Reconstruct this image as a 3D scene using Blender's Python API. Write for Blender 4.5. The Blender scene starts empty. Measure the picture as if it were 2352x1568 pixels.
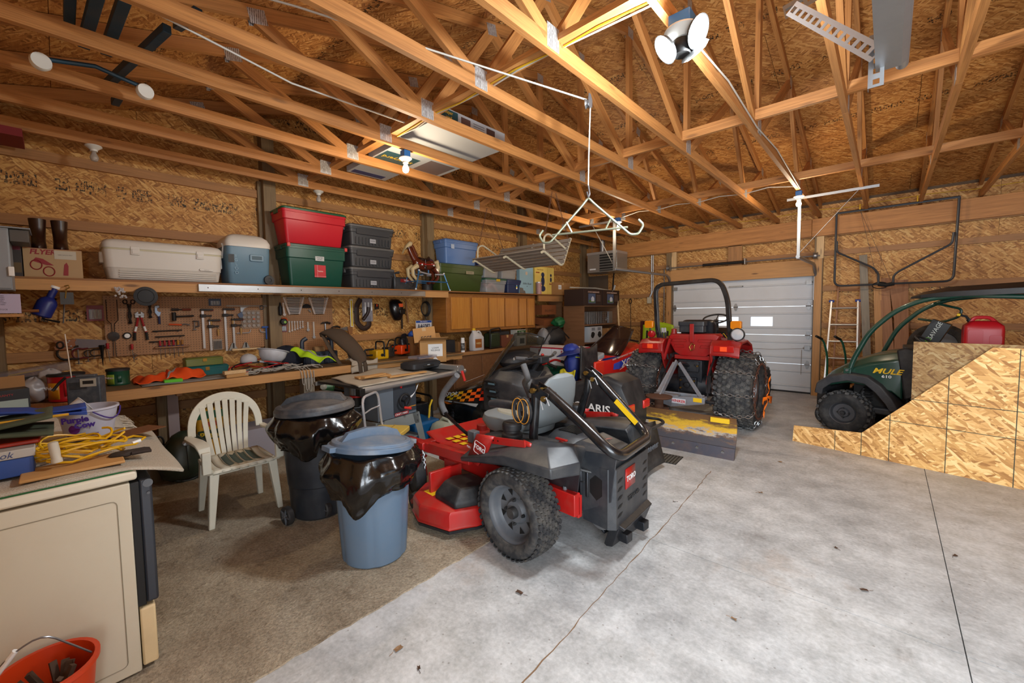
import bpy, math, random
from mathutils import Vector, Matrix, Euler
random.seed(7)
S = bpy.context.scene
COL = S.collection
V = Vector; PI = math.pi; rad, sin, cos = math.radians, math.sin, math.cos
# ---------------------------------------------------------------- camera, world, light, exposure
def make_camera():
 cam = bpy.data.cameras.new('camera'); o = bpy.data.objects.new('camera', cam); COL.objects.link(o)
 yaw, pitch, roll = [rad(a) for a in (43.67564, -3.36142, -0.94793)]
 cy, sy, cp, sp = cos(yaw), sin(yaw), cos(pitch), sin(pitch)
 f = V((-sy*cp, cy*cp, sp)); r = V((cy, sy, 0)); u = r.cross(f)
 cr, sr = cos(roll), sin(roll)
 R = r*cr + u*sr; U = u*cr - r*sr
 m = Matrix((R, U, -f)).transposed().to_4x4(); m.translation = (0, 0, 1.5733)
 o.matrix_world = m
 cam.sensor_width = 36; cam.lens = 950.158/2352*36
 cam.shift_x = (1176-1131.441)/2352; cam.shift_y = (773.156-784)/2352
 cam.clip_start = 0.02
 S.camera = o
make_camera()
S.view_settings.view_transform = 'Standard'
S.view_settings.look = 'None'
S.view_settings.gamma = 1
S.view_settings.use_curve_mapping = False
S.view_settings.exposure = 0.15
S.cycles.use_denoising = True
S.cycles.max_bounces = 8
S.cycles.diffuse_bounces = 5
S.cycles.sample_clamp_indirect = 6
W = bpy.data.worlds.new('world'); S.world = W; W.use_nodes = True
W.node_tree.nodes['Background'].inputs[0].default_value = (.80, .90, 1.0, 1)
W.node_tree.nodes['Background'].inputs[1].default_value = 2.2
def area_light(name, loc, rot, sx, sy, power, col):
 l = bpy.data.lights.new(name, 'AREA'); l.shape = 'RECTANGLE'; l.size = sx; l.size_y = sy
 l.energy = power; l.color = col
 o = bpy.data.objects.new(name, l); COL.objects.link(o); o.location = loc; o.rotation_euler = rot
 return o
# daylight through the wide-open vehicle doors in the near wall, behind and right of the camera
area_light('daylight_open_door', (2.1, -0.75, 1.35), (rad(90), 0, 0), 3.9, 2.3, 270, (.86, .93, 1.0))
def point_light(name, loc, power, col, rad=0.03):
 l = bpy.data.lights.new(name, 'POINT'); l.energy = power; l.color = col; l.shadow_soft_size = rad
 o = bpy.data.objects.new(name, l); COL.objects.link(o); o.location = loc
 return o
WARM = (1.0, .80, .56); COOL = (.88, .95, 1.0)
# ---------------------------------------------------------------- objects and tags
def tag(o, label=None, cat=None, group=None, kind=None):
 if label: o['label'] = label
 if cat: o['category'] = cat
 if group: o['group'] = group
 if kind: o['kind'] = kind
 return o
def thing(name, label, cat, loc=(0, 0, 0), rz=0, group=None, rot=None, kind=None):
 o = bpy.data.objects.new(name, None); COL.objects.link(o); o.empty_display_size = 0.05
 o.location = loc; o.rotation_euler = rot if rot else (0, 0, rz)
 return tag(o, label, cat, group, kind)
def TX(*a, **k): return text('lettering', *a, **k)
def copy_tree(o, parent=None):
 c = o.copy(); COL.objects.link(c)
 if parent is not None: c.parent = parent
 for ch in o.children: copy_tree(ch, c)
 return c
def rotm(rx=0, ry=0, rz=0): return Euler((rx, ry, rz)).to_matrix().to_4x4()
def T(x, y, z): return Matrix.Translation((x, y, z))
def frame_to(d, up=V((0, 0, 1))):
 z = V(d).normalized()
 if abs(z.dot(up)) > 0.98: up = V((0, 1, 0)) if abs(z.y) < 0.9 else V((1, 0, 0))
 x = up.cross(z).normalized(); y = z.cross(x)
 return x, y, z
class MB:
 """collects simple shapes into one mesh"""
 def __init__(s): s.v = []; s.f = []; s.mi = []; s.m = 0; s.M = None
 def add(s, vs, fs):
  b = len(s.v)
  for p in vs:
   p = V(p)
   if s.M is not None: p = s.M @ p
   s.v.append(tuple(p))
  for f in fs: s.f.append(tuple(i+b for i in f)); s.mi.append(s.m)
  return s
 def box(s, a, b):
  x0, y0, z0 = a; x1, y1, z1 = b
  return s.add([(x0,y0,z0),(x1,y0,z0),(x1,y1,z0),(x0,y1,z0),(x0,y0,z1),(x1,y0,z1),(x1,y1,z1),(x0,y1,z1)],
      [(0,3,2,1),(4,5,6,7),(0,1,5,4),(1,2,6,5),(2,3,7,6),(3,0,4,7)])
 def cbox(s, c, d, R=None):
  hx, hy, hz = d[0]/2, d[1]/2, d[2]/2
  vs = [V(p) for p in [(-hx,-hy,-hz),(hx,-hy,-hz),(hx,hy,-hz),(-hx,hy,-hz),(-hx,-hy,hz),(hx,-hy,hz),(hx,hy,hz),(-hx,hy,hz)]]
  if R is not None: vs = [R @ p for p in vs]
  return s.add([p+V(c) for p in vs], [(0,3,2,1),(4,5,6,7),(0,1,5,4),(1,2,6,5),(2,3,7,6),(3,0,4,7)])
 def bar(s, p, q, w, t, up=(0, 0, 1), ext=0):
  """box beam p->q, w wide (sideways), t tall (along up)"""
  p, q = V(p), V(q); x, y, z = frame_to(q-p, V(up))
  p = p-z*ext; q = q+z*ext
  vs = [e+x*a*w/2+y*b*t/2 for e in (p, q) for a, b in ((-1,-1),(1,-1),(1,1),(-1,1))]
  return s.add(vs, [(0,1,2,3),(7,6,5,4),(0,4,5,1),(1,5,6,2),(2,6,7,3),(3,7,4,0)])
 def tube(s, pts, r, n=8, closed=False, caps=True):
  pts = [V(p) for p in pts]; m = len(pts)
  rs = r if isinstance(r, (list, tuple)) else [r]*m
  prev = None; rings = []
  for i, p in enumerate(pts):
   if closed: d = pts[(i+1) % m]-pts[i-1]
   else: d = pts[min(i+1, m-1)]-pts[max(i-1, 0)]
   d.normalize()
   if prev is None: x, y, z = frame_to(d)
   else:
    x = prev-d*prev.dot(d)
    if x.length < 1e-5: x, y, z = frame_to(d)
    x.normalize(); y = d.cross(x)
   prev = x
   rings.append([p+(x*cos(2*PI*k/n)+y*sin(2*PI*k/n))*rs[i] for k in range(n)])
  vs = [q for ring in rings for q in ring]; fs = []
  for i in range(m if closed else m-1):
   a, b = i*n, ((i+1) % m)*n
   for k in range(n): fs.append((a+k, a+(k+1) % n, b+(k+1) % n, b+k))
  if caps and not closed: fs.append(tuple(range(n-1, -1, -1))); fs.append(tuple((m-1)*n+k for k in range(n)))
  return s.add(vs, fs)
 def cyl(s, p, q, r0, r1=None, n=16, caps=True):
  return s.tube([p, q], [r0, r0 if r1 is None else r1], n, caps=caps)
 def lathe(s, prof, c=(0, 0, 0), ax=(0, 0, 1), n=24, sx=1, sy=1, caps=True):
  """prof: list of (radius, height) along ax from c"""
  x, y, z = frame_to(ax); c = V(c); vs = []; fs = []
  for r, h in prof:
   for k in range(n):
    a = 2*PI*k/n; vs.append(c+z*h+x*(r*sx*cos(a))+y*(r*sy*sin(a)))
  for i in range(len(prof)-1):
   for k in range(n): fs.append((i*n+k, i*n+(k+1) % n, (i+1)*n+(k+1) % n, (i+1)*n+k))
  if caps and prof[0][0] > 1e-6: fs.append(tuple(range(n-1, -1, -1)))
  if caps and prof[-1][0] > 1e-6: fs.append(tuple((len(prof)-1)*n+k for k in range(n)))
  return s.add(vs, fs)
 def prism(s, poly, a, b, ax='Y'):
  """2-D outline extruded from a to b along ax; outline axes are the other two in order"""
  def P(u, v, w): return {'X': (w, u, v), 'Y': (u, w, v), 'Z': (u, v, w)}[ax]
  n = len(poly); vs = [P(u, v, a) for u, v in poly]+[P(u, v, b) for u, v in poly]
  fs = [tuple(range(n-1, -1, -1)), tuple(range(n, 2*n))]+[(i, (i+1) % n, n+(i+1) % n, n+i) for i in range(n)]
  return s.add(vs, fs)
 def loft(s, rings, closed=True, caps=True):
  n = len(rings[0]); vs = [q for r in rings for q in r]; fs = []
  for i in range(len(rings)-1):
   for k in range(n if closed else n-1): fs.append((i*n+k, i*n+(k+1) % n, (i+1)*n+(k+1) % n, (i+1)*n+k))
  if caps and closed: fs.append(tuple(range(n-1, -1, -1))); fs.append(tuple((len(rings)-1)*n+k for k in range(n)))
  return s.add(vs, fs)
 def ell(s, c, r, n=12, m=8, R=None):
  c = V(c); vs = []; fs = []
  for i in range(m+1):
   t = PI*i/m
   for k in range(n):
    a = 2*PI*k/n; p = V((r[0]*sin(t)*cos(a), r[1]*sin(t)*sin(a), r[2]*cos(t)))
    if R is not None: p = R @ p
    vs.append(c+p)
  for i in range(m):
   for k in range(n): fs.append((i*n+k, (i+1)*n+k, (i+1)*n+(k+1) % n, i*n+(k+1) % n))
  return s.add(vs, fs)
 def grid(s, fn, nu, nv):
  vs = [fn(i/nu, j/nv) for j in range(nv+1) for i in range(nu+1)]
  fs = [(j*(nu+1)+i, j*(nu+1)+i+1, (j+1)*(nu+1)+i+1, (j+1)*(nu+1)+i) for j in range(nv) for i in range(nu)]
  return s.add(vs, fs)
 def B(s, name, mats, parent=None, bevel=0, smooth=None, solid=0, sub=0, seg=2, loc=None, rot=None):
  me = bpy.data.meshes.new(name); me.from_pydata(s.v, [], s.f)
  for m in (mats if isinstance(mats, (list, tuple)) else [mats]): me.materials.append(m)
  if any(s.mi): me.polygons.foreach_set('material_index', s.mi)
  ang = smooth if smooth is not None else 35
  if ang:
   me.polygons.foreach_set('use_smooth', [True]*len(me.polygons))
   me.update(); me.set_sharp_from_angle(angle=rad(ang))
  me.validate(); me.update()
  o = bpy.data.objects.new(name, me); COL.objects.link(o)
  if parent is not None: o.parent = parent
  if loc: o.location = loc
  if rot: o.rotation_euler = rot
  if solid: md = o.modifiers.new('solid', 'SOLIDIFY'); md.thickness = solid; md.offset = 0
  if sub: md = o.modifiers.new('sub', 'SUBSURF'); md.levels = md.render_levels = sub
  if bevel:
   md = o.modifiers.new('bevel', 'BEVEL'); md.width = bevel; md.segments = seg; md.limit_method = 'ANGLE'; md.harden_normals = False
  return o
def box(name, a, b, m, parent=None, bevel=0.0): return MB().box(a, b).B(name, m, parent, bevel)
def solo(o, label, cat, group=None): return tag(o, label, cat, group)
def arc(c, r, a0, a1, n, plane='XZ', ry=None):
 out = []
 for i in range(n+1):
  a = rad(a0+(a1-a0)*i/n); u, v = r*cos(a), (ry or r)*sin(a)
  out.append({'XZ': (c[0]+u, c[1], c[2]+v), 'XY': (c[0]+u, c[1]+v, c[2]), 'YZ': (c[0], c[1]+u, c[2]+v)}[plane])
 return out
def fillet(pts, r, n=4):
 """round the inner corners of a polyline"""
 pts = [V(p) for p in pts]; out = [pts[0]]
 for i in range(1, len(pts)-1):
  a, b, c = pts[i-1], pts[i], pts[i+1]
  d1 = (a-b); d2 = (c-b); k = min(r, d1.length*0.45, d2.length*0.45)
  p, q = b+d1.normalized()*k, b+d2.normalized()*k
  for j in range(n+1):
   t = j/n; out.append(p*(1-t)**2+b*2*t*(1-t)+q*t*t)
 out.append(pts[-1]); return out
def rrect(x0, y0, x1, y1, r, n=3):
 out = []
 for cx, cy, a in ((x1-r, y1-r, 0), (x0+r, y1-r, 90), (x0+r, y0+r, 180), (x1-r, y0+r, 270)):
  for i in range(n+1):
   t = rad(a+90*i/n); out.append((cx+r*cos(t), cy+r*sin(t)))
 return out
FONT_OFF = {}
def text(name, body, size, m, parent, loc, rot, ext=0.0006, align='CENTER', shear=0, bold=0, sx=1.0):
 c = bpy.data.curves.new(name, 'FONT'); c.body = body; c.size = size; c.extrude = ext; c.align_x = align; c.align_y = 'CENTER'
 c.shear = shear; c.offset = bold; c.resolution_u = 2
 c.materials.append(m)
 tmp = bpy.data.objects.new('tmp', c); me = bpy.data.meshes.new_from_object(tmp); bpy.data.objects.remove(tmp); bpy.data.curves.remove(c)
 me.name = name
 o = bpy.data.objects.new(name, me); COL.objects.link(o)
 if parent is not None: o.parent = parent
 o.location = loc; o.rotation_euler = rot; o.scale = (sx, 1, 1)
 return o
# ---------------------------------------------------------------- materials
def nt(name):
 m = bpy.data.materials.new(name); m.use_nodes = True; t = m.node_tree
 return m, t, t.nodes['Principled BSDF']
def N(t, typ, **kw):
 n = t.nodes.new(typ)
 for k, v in kw.items(): setattr(n, k, v)
 return n
def lk(t, a, b): t.links.new(a, b)
def math_n(t, op, a, b=None, clamp=False):
 n = N(t, 'ShaderNodeMath', operation=op, use_clamp=clamp)
 for i, v in enumerate((a, b)):
  if v is None: continue
  if isinstance(v, (int, float)): n.inputs[i].default_value = v
  else: lk(t, v, n.inputs[i])
 return n.outputs[0]
def mix(t, fac, a, b, typ='MIX'):
 n = N(t, 'ShaderNodeMix', data_type='RGBA', blend_type=typ)
 for i, v in ((0, fac), (6, a), (7, b)):
  if isinstance(v, (int, float)): n.inputs[i].default_value = v
  elif isinstance(v, (tuple, list)): n.inputs[i].default_value = (*v[:3], 1)
  else: lk(t, v, n.inputs[i])
 return n.outputs[2]
def ramp(t, fac, stops):
 n = N(t, 'ShaderNodeValToRGB'); e = n.color_ramp.elements
 while len(e) < len(stops): e.new(.5)
 for i, (p, c) in enumerate(stops):
  e[i].position = p; e[i].color = (*c, 1) if isinstance(c, (tuple, list)) else (c, c, c, 1)
 lk(t, fac, n.inputs[0]); return n.outputs[0]
def coords(t, scale=(1, 1, 1), rot=(0, 0, 0), kind='Object', loc=(0, 0, 0)):
 tc = N(t, 'ShaderNodeTexCoord'); mp = N(t, 'ShaderNodeMapping')
 mp.inputs['Scale'].default_value = scale; mp.inputs['Rotation'].default_value = rot; mp.inputs['Location'].default_value = loc
 lk(t, tc.outputs[kind], mp.inputs[0]); return mp.outputs[0]
def noise(t, v, s, d=2, r=0.5, dist=0):
 n = N(t, 'ShaderNodeTexNoise'); n.inputs['Scale'].default_value = s; n.inputs['Detail'].default_value = d
 n.inputs['Roughness'].default_value = r; n.inputs['Distortion'].default_value = dist
 if v is not None: lk(t, v, n.inputs['Vector'])
 return n.outputs['Fac']
def bump(t, bs, h, s=0.3, d=0.01):
 b = N(t, 'ShaderNodeBump'); b.inputs['Strength'].default_value = s; b.inputs['Distance'].default_value = d
 lk(t, h, b.inputs['Height']); lk(t, b.outputs[0], bs.inputs['Normal'])
_c = {}
def srgb(h):
 h = h.lstrip('#'); out = []
 for i in (0, 2, 4):
  c = int(h[i:i+2], 16)/255; out.append(c/12.92 if c <= 0.04045 else ((c+0.055)/1.055)**2.4)
 return tuple(out)
def mat(col, rough=0.5, metal=0.0, dirt=0.0, dcol=(.10, .08, .06), dscale=6, bmp=0, bscale=60, name=None, alpha=1, trans=0, emis=0, coat=0, spec=None):
 if isinstance(col, str): col = srgb(col)
 key = ('m', col, rough, metal, dirt, dcol, dscale, bmp, bscale, alpha, trans, emis, coat, spec)
 if key in _c: return _c[key]
 m, t, b = nt(name or 'surface_%d' % len(_c))
 b.inputs['Roughness'].default_value = rough; b.inputs['Metallic'].default_value = metal
 b.inputs['Base Color'].default_value = (*col, 1)
 if dirt:
  v = coords(t); f = noise(t, v, dscale, 5, .65)
  f = ramp(t, f, [(.42, .0), (.78, 1.0)])
  lk(t, mix(t, math_n(t, 'MULTIPLY', f, dirt), col, dcol), b.inputs['Base Color'])
 if bmp: bump(t, b, noise(t, coords(t), bscale, 3), bmp, .004)
 if alpha < 1: b.inputs['Alpha'].default_value = alpha
 if trans: b.inputs['Transmission Weight'].default_value = trans
 if coat: b.inputs['Coat Weight'].default_value = coat
 if spec is not None: b.inputs['Specular IOR Level'].default_value = spec
 if emis: b.inputs['Emission Color'].default_value = (*col, 1); b.inputs['Emission Strength'].default_value = emis
 _c[key] = m; return m
def osb(name, bright=1.0, stamps=None, warm=0.0, scale=1.0, tint=(1, 1, 1)):
 """strand board in object X-Y coordinates; stamps: (axis, offset) of the black grade print"""
 m, t, b = nt(name); b.inputs['Roughness'].default_value = 0.62
 base = None
 cols = [(.0, (.30, .15, .050)), (.25, (.46, .26, .095)), (.55, (.60, .37, .155)), (.8, (.70, .47, .22)), (1.0, (.80, .60, .33))]
 hs = []
 for k, (a, sc) in enumerate(((.1, 1.0), (-0.6, 1.2), (.75, 1.1))):
  if k == 0:
   oi = N(t, 'ShaderNodeObjectInfo'); tc0 = N(t, 'ShaderNodeTexCoord'); sc0 = N(t, 'ShaderNodeMath', operation='MULTIPLY'); lk(t, oi.outputs['Random'], sc0.inputs[0]); sc0.inputs[1].default_value = 40
   va0 = N(t, 'ShaderNodeVectorMath', operation='ADD'); lk(t, tc0.outputs['Object'], va0.inputs[0]); lk(t, sc0.outputs[0], va0.inputs[1])
  mp0 = N(t, 'ShaderNodeMapping'); mp0.inputs['Rotation'].default_value = (0, 0, a); mp0.inputs['Location'].default_value = (k*3.3, k*1.7, 0)
  lk(t, va0.outputs[0], mp0.inputs[0]); v0 = mp0.outputs[0]
  dn = N(t, 'ShaderNodeTexNoise'); dn.inputs['Scale'].default_value = 5; dn.inputs['Detail'].default_value = 1; lk(t, v0, dn.inputs['Vector'])
  ad = N(t, 'ShaderNodeMix', data_type='VECTOR'); ad.inputs[0].default_value = 0.035; lk(t, v0, ad.inputs[4]); lk(t, dn.outputs['Color'], ad.inputs[5])
  mp = N(t, 'ShaderNodeMapping'); mp.inputs['Scale'].default_value = (12*sc*scale, 62*sc*scale, 11); lk(t, ad.outputs[1], mp.inputs[0])
  vo = N(t, 'ShaderNodeTexVoronoi'); vo.inputs['Scale'].default_value = 1; vo.inputs['Randomness'].default_value = 1; lk(t, mp.outputs[0], vo.inputs['Vector'])
  sp = N(t, 'ShaderNodeSeparateColor'); lk(t, vo.outputs['Color'], sp.inputs[0])
  c = ramp(t, sp.outputs[0], cols)
  if base is None: base = c; hs = sp.outputs[1]
  else:
   msk = ramp(t, sp.outputs[2], [(.52, .0), (.54, 1.0)]); base = mix(t, msk, base, c); hs = mix(t, msk, hs, sp.outputs[1])
 g = noise(t, coords(t, (7*scale, 130*scale, 8)), 1, 2)
 base = mix(t, .35, base, ramp(t, g, [(.3, (.35, .20, .08)), (.7, (.9, .75, .5))]), 'SOFT_LIGHT')
 lo = noise(t, coords(t), 1.3, 3)
 base = mix(t, .5, base, ramp(t, lo, [(.3, .38), (.7, .62)]), 'OVERLAY')
 if stamps:
  ax, off, wid = stamps
  tc = N(t, 'ShaderNodeTexCoord'); sx = N(t, 'ShaderNodeSeparateXYZ'); lk(t, tc.outputs['Object'], sx.inputs[0])
  u, v = (sx.outputs[0], sx.outputs[1]) if ax == 'X' else (sx.outputs[1], sx.outputs[0])
  w = math_n(t, 'ADD', v, -off)
  w = math_n(t, 'PINGPONG', w, .61)
  band = math_n(t, 'LESS_THAN', w, wid)
  cb = N(t, 'ShaderNodeCombineXYZ'); lk(t, math_n(t, 'MULTIPLY', u, 62), cb.inputs[0]); lk(t, math_n(t, 'MULTIPLY', v, 22), cb.inputs[1])
  n1 = noise(t, cb.outputs[0], 1, 1); bars = math_n(t, 'GREATER_THAN', n1, .53)
  cb2 = N(t, 'ShaderNodeCombineXYZ'); lk(t, math_n(t, 'MULTIPLY', u, 5), cb2.inputs[0])
  gate = math_n(t, 'GREATER_THAN', noise(t, cb2.outputs[0], 1, 1), .46)
  cb3 = N(t, 'ShaderNodeCombineXYZ'); lk(t, math_n(t, 'MULTIPLY', u, 9), cb3.inputs[0]); lk(t, math_n(t, 'MULTIPLY', v, 70), cb3.inputs[1])
  lines = math_n(t, 'GREATER_THAN', noise(t, cb3.outputs[0], 1, 0), .5)
  f = math_n(t, 'MULTIPLY', math_n(t, 'MULTIPLY', band, bars), math_n(t, 'MULTIPLY', gate, math_n(t, 'ADD', math_n(t, 'MULTIPLY', lines, .55), .42)))
  base = mix(t, f, base, (.025, .02, .015))
 base = mix(t, 1.0, base, tuple(bright*c for c in tint), 'MULTIPLY')
 lk(t, base, b.inputs['Base Color'])
 bump(t, b, hs, .25, .003)
 return m
def lumber(name, c1, c2, knots=0.5, rough=0.6, dark=0.35):
 """sawn wood, grain along object X"""
 m, t, b = nt(name); b.inputs['Roughness'].default_value = rough
 oi = N(t, 'ShaderNodeObjectInfo'); tc = N(t, 'ShaderNodeTexCoord')
 ad = N(t, 'ShaderNodeVectorMath', operation='ADD'); lk(t, tc.outputs['Object'], ad.inputs[0])
 ml = N(t, 'ShaderNodeVectorMath', operation='SCALE'); cb = N(t, 'ShaderNodeCombineXYZ');
 for i in range(3): lk(t, oi.outputs['Random'], cb.inputs[i])
 lk(t, cb.outputs[0], ml.inputs[0]); ml.inputs['Scale'].default_value = 37; lk(t, ml.outputs[0], ad.inputs[1])
 def mp(s):
  n = N(t, 'ShaderNodeMapping'); n.inputs['Scale'].default_value = s; lk(t, ad.outputs[0], n.inputs[0]); return n.outputs[0]
 g = noise(t, mp((1.2, 22, 22)), 1, 4, .6, .6)
 fine = noise(t, mp((4, 160, 160)), 1, 2)
 c = ramp(t, g, [(.30, c2), (.62, c1)])
 c = mix(t, .35, c, ramp(t, fine, [(.35, tuple(x*0.55 for x in c2)), (.6, c1)]))
 c = mix(t, math_n(t, 'MULTIPLY', math_n(t, 'SUBTRACT', oi.outputs['Random'], .0), .45), c, c2)
 if knots:
  vo = N(t, 'ShaderNodeTexVoronoi'); vo.inputs['Scale'].default_value = 1; lk(t, mp((2.2, 9, 9)), vo.inputs['Vector'])
  k = ramp(t, vo.outputs['Distance'], [(.07, 1.0), (.16, .0)])
  c = mix(t, math_n(t, 'MULTIPLY', k, knots), c, (.10, .04, .015))
 lk(t, c, b.inputs['Base Color']); bump(t, b, fine, .15, .002)
 return m
def board(name, p, q, w, t, m, parent=None, up=(0, 0, 1), bevel=0, ext=0.0):
 """a straight piece of lumber with its own frame (length along local X), p->q given in the parent's frame"""
 p, q = V(p), V(q); d = q-p; L = d.length+2*ext; x = d.normalized(); up = V(up)
 if abs(x.dot(up)) > 0.98: up = V((0, 1, 0)) if abs(x.y) < 0.9 else V((1, 0, 0))
 y = up.cross(x).normalized(); z = x.cross(y)
 o = MB().box((-L/2, -w/2, -t/2), (L/2, w/2, t/2)).B(name, m, None, bevel, smooth=0 if not bevel else 30)
 mm = Matrix((x, y, z)).transposed().to_4x4(); mm.translation = (p+q)/2
 if parent is not None: o.parent = parent
 o.matrix_local = mm
 return o
def sheet(name, origin, ux, uy, lx, ly, th, m, parent=None):
 """flat panel lx by ly from origin along ux, uy, thickness away from ux x uy"""
 ux, uy = V(ux).normalized(), V(uy).normalized(); uz = ux.cross(uy)
 o = MB().box((0, 0, -th), (lx, ly, 0)).B(name, m, None, smooth=0)
 mm = Matrix((ux, uy, uz)).transposed().to_4x4(); mm.translation = V(origin)
 if parent is not None: o.parent = parent
 o.matrix_local = mm
 return o
# ---------------------------------------------------------------- materials of the building
OSB_WALL = osb('strand_board_wall', .86, ('X', .61, .060), tint=(1.0, .84, .58))
OSB_WALL2 = osb('strand_board_far_wall', .86, ('X', .61, .022), tint=(1.0, .84, .62))
OSB_ROOF = osb('strand_board_roof', .80, ('X', .61, .045), tint=(1.0, .74, .48))
OSB_NEW = osb('strand_board_fresh', 1.18, None, scale=0.8, tint=(1.0, .95, .84))
TRUSS = lumber('truss_lumber', (.56, .25, .070), (.33, .13, .034), .5)
GIRT = lumber('girt_lumber', (.44, .21, .07), (.30, .14, .05), .6)
POST = lumber('treated_post_lumber', (.27, .18, .085), (.15, .095, .045), .6)
FRESH = lumber('fascia_lumber', (.58, .30, .10), (.44, .22, .08), .8)
PALE = lumber('pale_lumber', (.72, .50, .26), (.58, .37, .17), .5)
GREYW = lumber('weathered_lumber', (.28, .24, .18), (.18, .15, .11), .3)
GALV = mat('#9a9c9e', .42, .85, .3, (.25, .25, .26), 20)
STEEL = mat('#b4b6b8', .3, .95)
DOORW = mat('#c9ccd0', .45, 0, .22, (.45, .42, .38), 2.2)
def plate_mat():
 m, t, b = nt('punched_truss_plate'); b.inputs['Metallic'].default_value = 0.6; b.inputs['Roughness'].default_value = 0.45
 w = N(t, 'ShaderNodeTexWave'); w.inputs['Scale'].default_value = 22; w.bands_direction = 'Y'; lk(t, coords(t), w.inputs['Vector'])
 n = noise(t, coords(t, (30, 160, 60)), 1, 1)
 f = math_n(t, 'MULTIPLY', w.outputs['Fac'], n)
 lk(t, ramp(t, f, [(.2, (.62, .62, .62)), (.5, (.16, .14, .12))]), b.inputs['Base Color']); return m
PLATE = plate_mat()
def concrete_mat():
 m, t, b = nt('concrete_slab'); v = coords(t)
 n1 = noise(t, v, .7, 4, .6); n2 = noise(t, v, 4.5, 6, .7); n3 = noise(t, v, 45, 3, .6)
 c = ramp(t, n1, [(.30, (.36, .365, .365)), (.5, (.48, .485, .48)), (.72, (.60, .60, .585))])
 c = mix(t, .55, c, ramp(t, n2, [(.32, .24), (.68, .72)]), 'OVERLAY')
 c = mix(t, .3, c, ramp(t, n3, [(.3, .25), (.7, .75)]), 'OVERLAY')
 st = noise(t, coords(t, (1.6, .7, 1), (0, 0, .5)), 2.2, 5, .75)
 c = mix(t, math_n(t, 'MULTIPLY', ramp(t, st, [(.58, .0), (.75, 1.0)]), .55), c, (.17, .15, .13))
 sp = N(t, 'ShaderNodeTexVoronoi'); sp.inputs['Scale'].default_value = 16; lk(t, v, sp.inputs['Vector'])
 c = mix(t, ramp(t, sp.outputs['Distance'], [(.05, .5), (.10, .0)]), c, (.14, .11, .09))
 ru = noise(t, coords(t, (1, 1, 1), loc=(7, 3, 0)), 1.1, 5, .7)
 c = mix(t, math_n(t, 'MULTIPLY', ramp(t, ru, [(.60, .0), (.72, 1.0)]), .30), c, (.36, .22, .12))
 lk(t, c, b.inputs['Base Color'])
 lk(t, ramp(t, n2, [(.3, .42), (.7, .62)]), b.inputs['Roughness']); bump(t, b, n3, .12, .003)
 return m
CONC = concrete_mat()
def carpet_mat():
 m, t, b = nt('worn_carpet_pile'); v = coords(t)
 n1 = noise(t, v, 2.4, 5, .7); n2 = noise(t, v, 70, 3, .7); n3 = noise(t, v, 9, 5, .7)
 c = ramp(t, n1, [(.3, (.23, .18, .125)), (.6, (.38, .32, .235)), (.8, (.44, .38, .29))])
 c = mix(t, .5, c, ramp(t, n2, [(.3, .2), (.7, .8)]), 'OVERLAY')
 c = mix(t, math_n(t, 'MULTIPLY', ramp(t, n3, [(.56, .0), (.72, 1.0)]), .6), c, (.10, .065, .04))
 lk(t, c, b.inputs['Base Color']); b.inputs['Roughness'].default_value = 0.95
 b.inputs['Specular IOR Level'].default_value = 0.1; bump(t, b, n2, .8, .01); return m
CARPET = carpet_mat()
XL, YF, YN, XR = -5.6, 9.35, -0.48, 4.4
# ---------------------------------------------------------------- floor: slabs parted by control joints
floor = thing('floor', kind='structure', label=None, cat=None)
floor['kind'] = 'structure'
g = 0.0022
xs = [XL-.1, -3.2, .30, XR+.05]; ys = [YN-1.2, 2.73, 6.45, YF+0.2]
for i in range(3):
 for j in range(3):
  MB().box((xs[i]+g, ys[j]+g, -0.12), (xs[i+1]-g, ys[j+1]-g, 0)).B('slab', CONC, floor, smooth=0)
MB().box((XL-.1, YN-1.2, -0.16), (XR+.1, YF+0.2, -0.121)).B('slab_bed', mat((.04, .035, .03), .9), floor, smooth=0)
def crack(name, pts, w, m):
 mb = MB()
 P = []
 for i in range(len(pts)-1):
  a, b_ = V(pts[i]), V(pts[i+1]); n = 14
  for k in range(n): P.append(a.lerp(b_, k/n)+V((random.uniform(-.006, .006), random.uniform(-.006, .006))))
 P.append(V(pts[-1])); vs = []; fs = []
 for i, p in enumerate(P):
  d = (P[min(i+1, len(P)-1)]-P[max(i-1, 0)]).normalized(); nrm = V((-d.y, d.x))*w*random.uniform(.4, 1)/2
  vs += [(p.x+nrm.x, p.y+nrm.y, .0006), (p.x-nrm.x, p.y-nrm.y, .0006)]
  if i: fs.append((2*i-2, 2*i-1, 2*i+1, 2*i))
 mb.add(vs, fs); return mb.B(name, m, floor, smooth=0)
crack('hairline_crack', [(-1.06, .96), (-1.10, 1.9), (-1.13, 2.72), (-1.16, 3.6), (-1.2, 4.3)], .008, mat((.22, .13, .07), .9))
crack('hairline_crack', [(-2.2, 5.3), (-1.2, 5.15), (-0.4, 5.4)], .005, mat((.12, .11, .10), .9))
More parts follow.
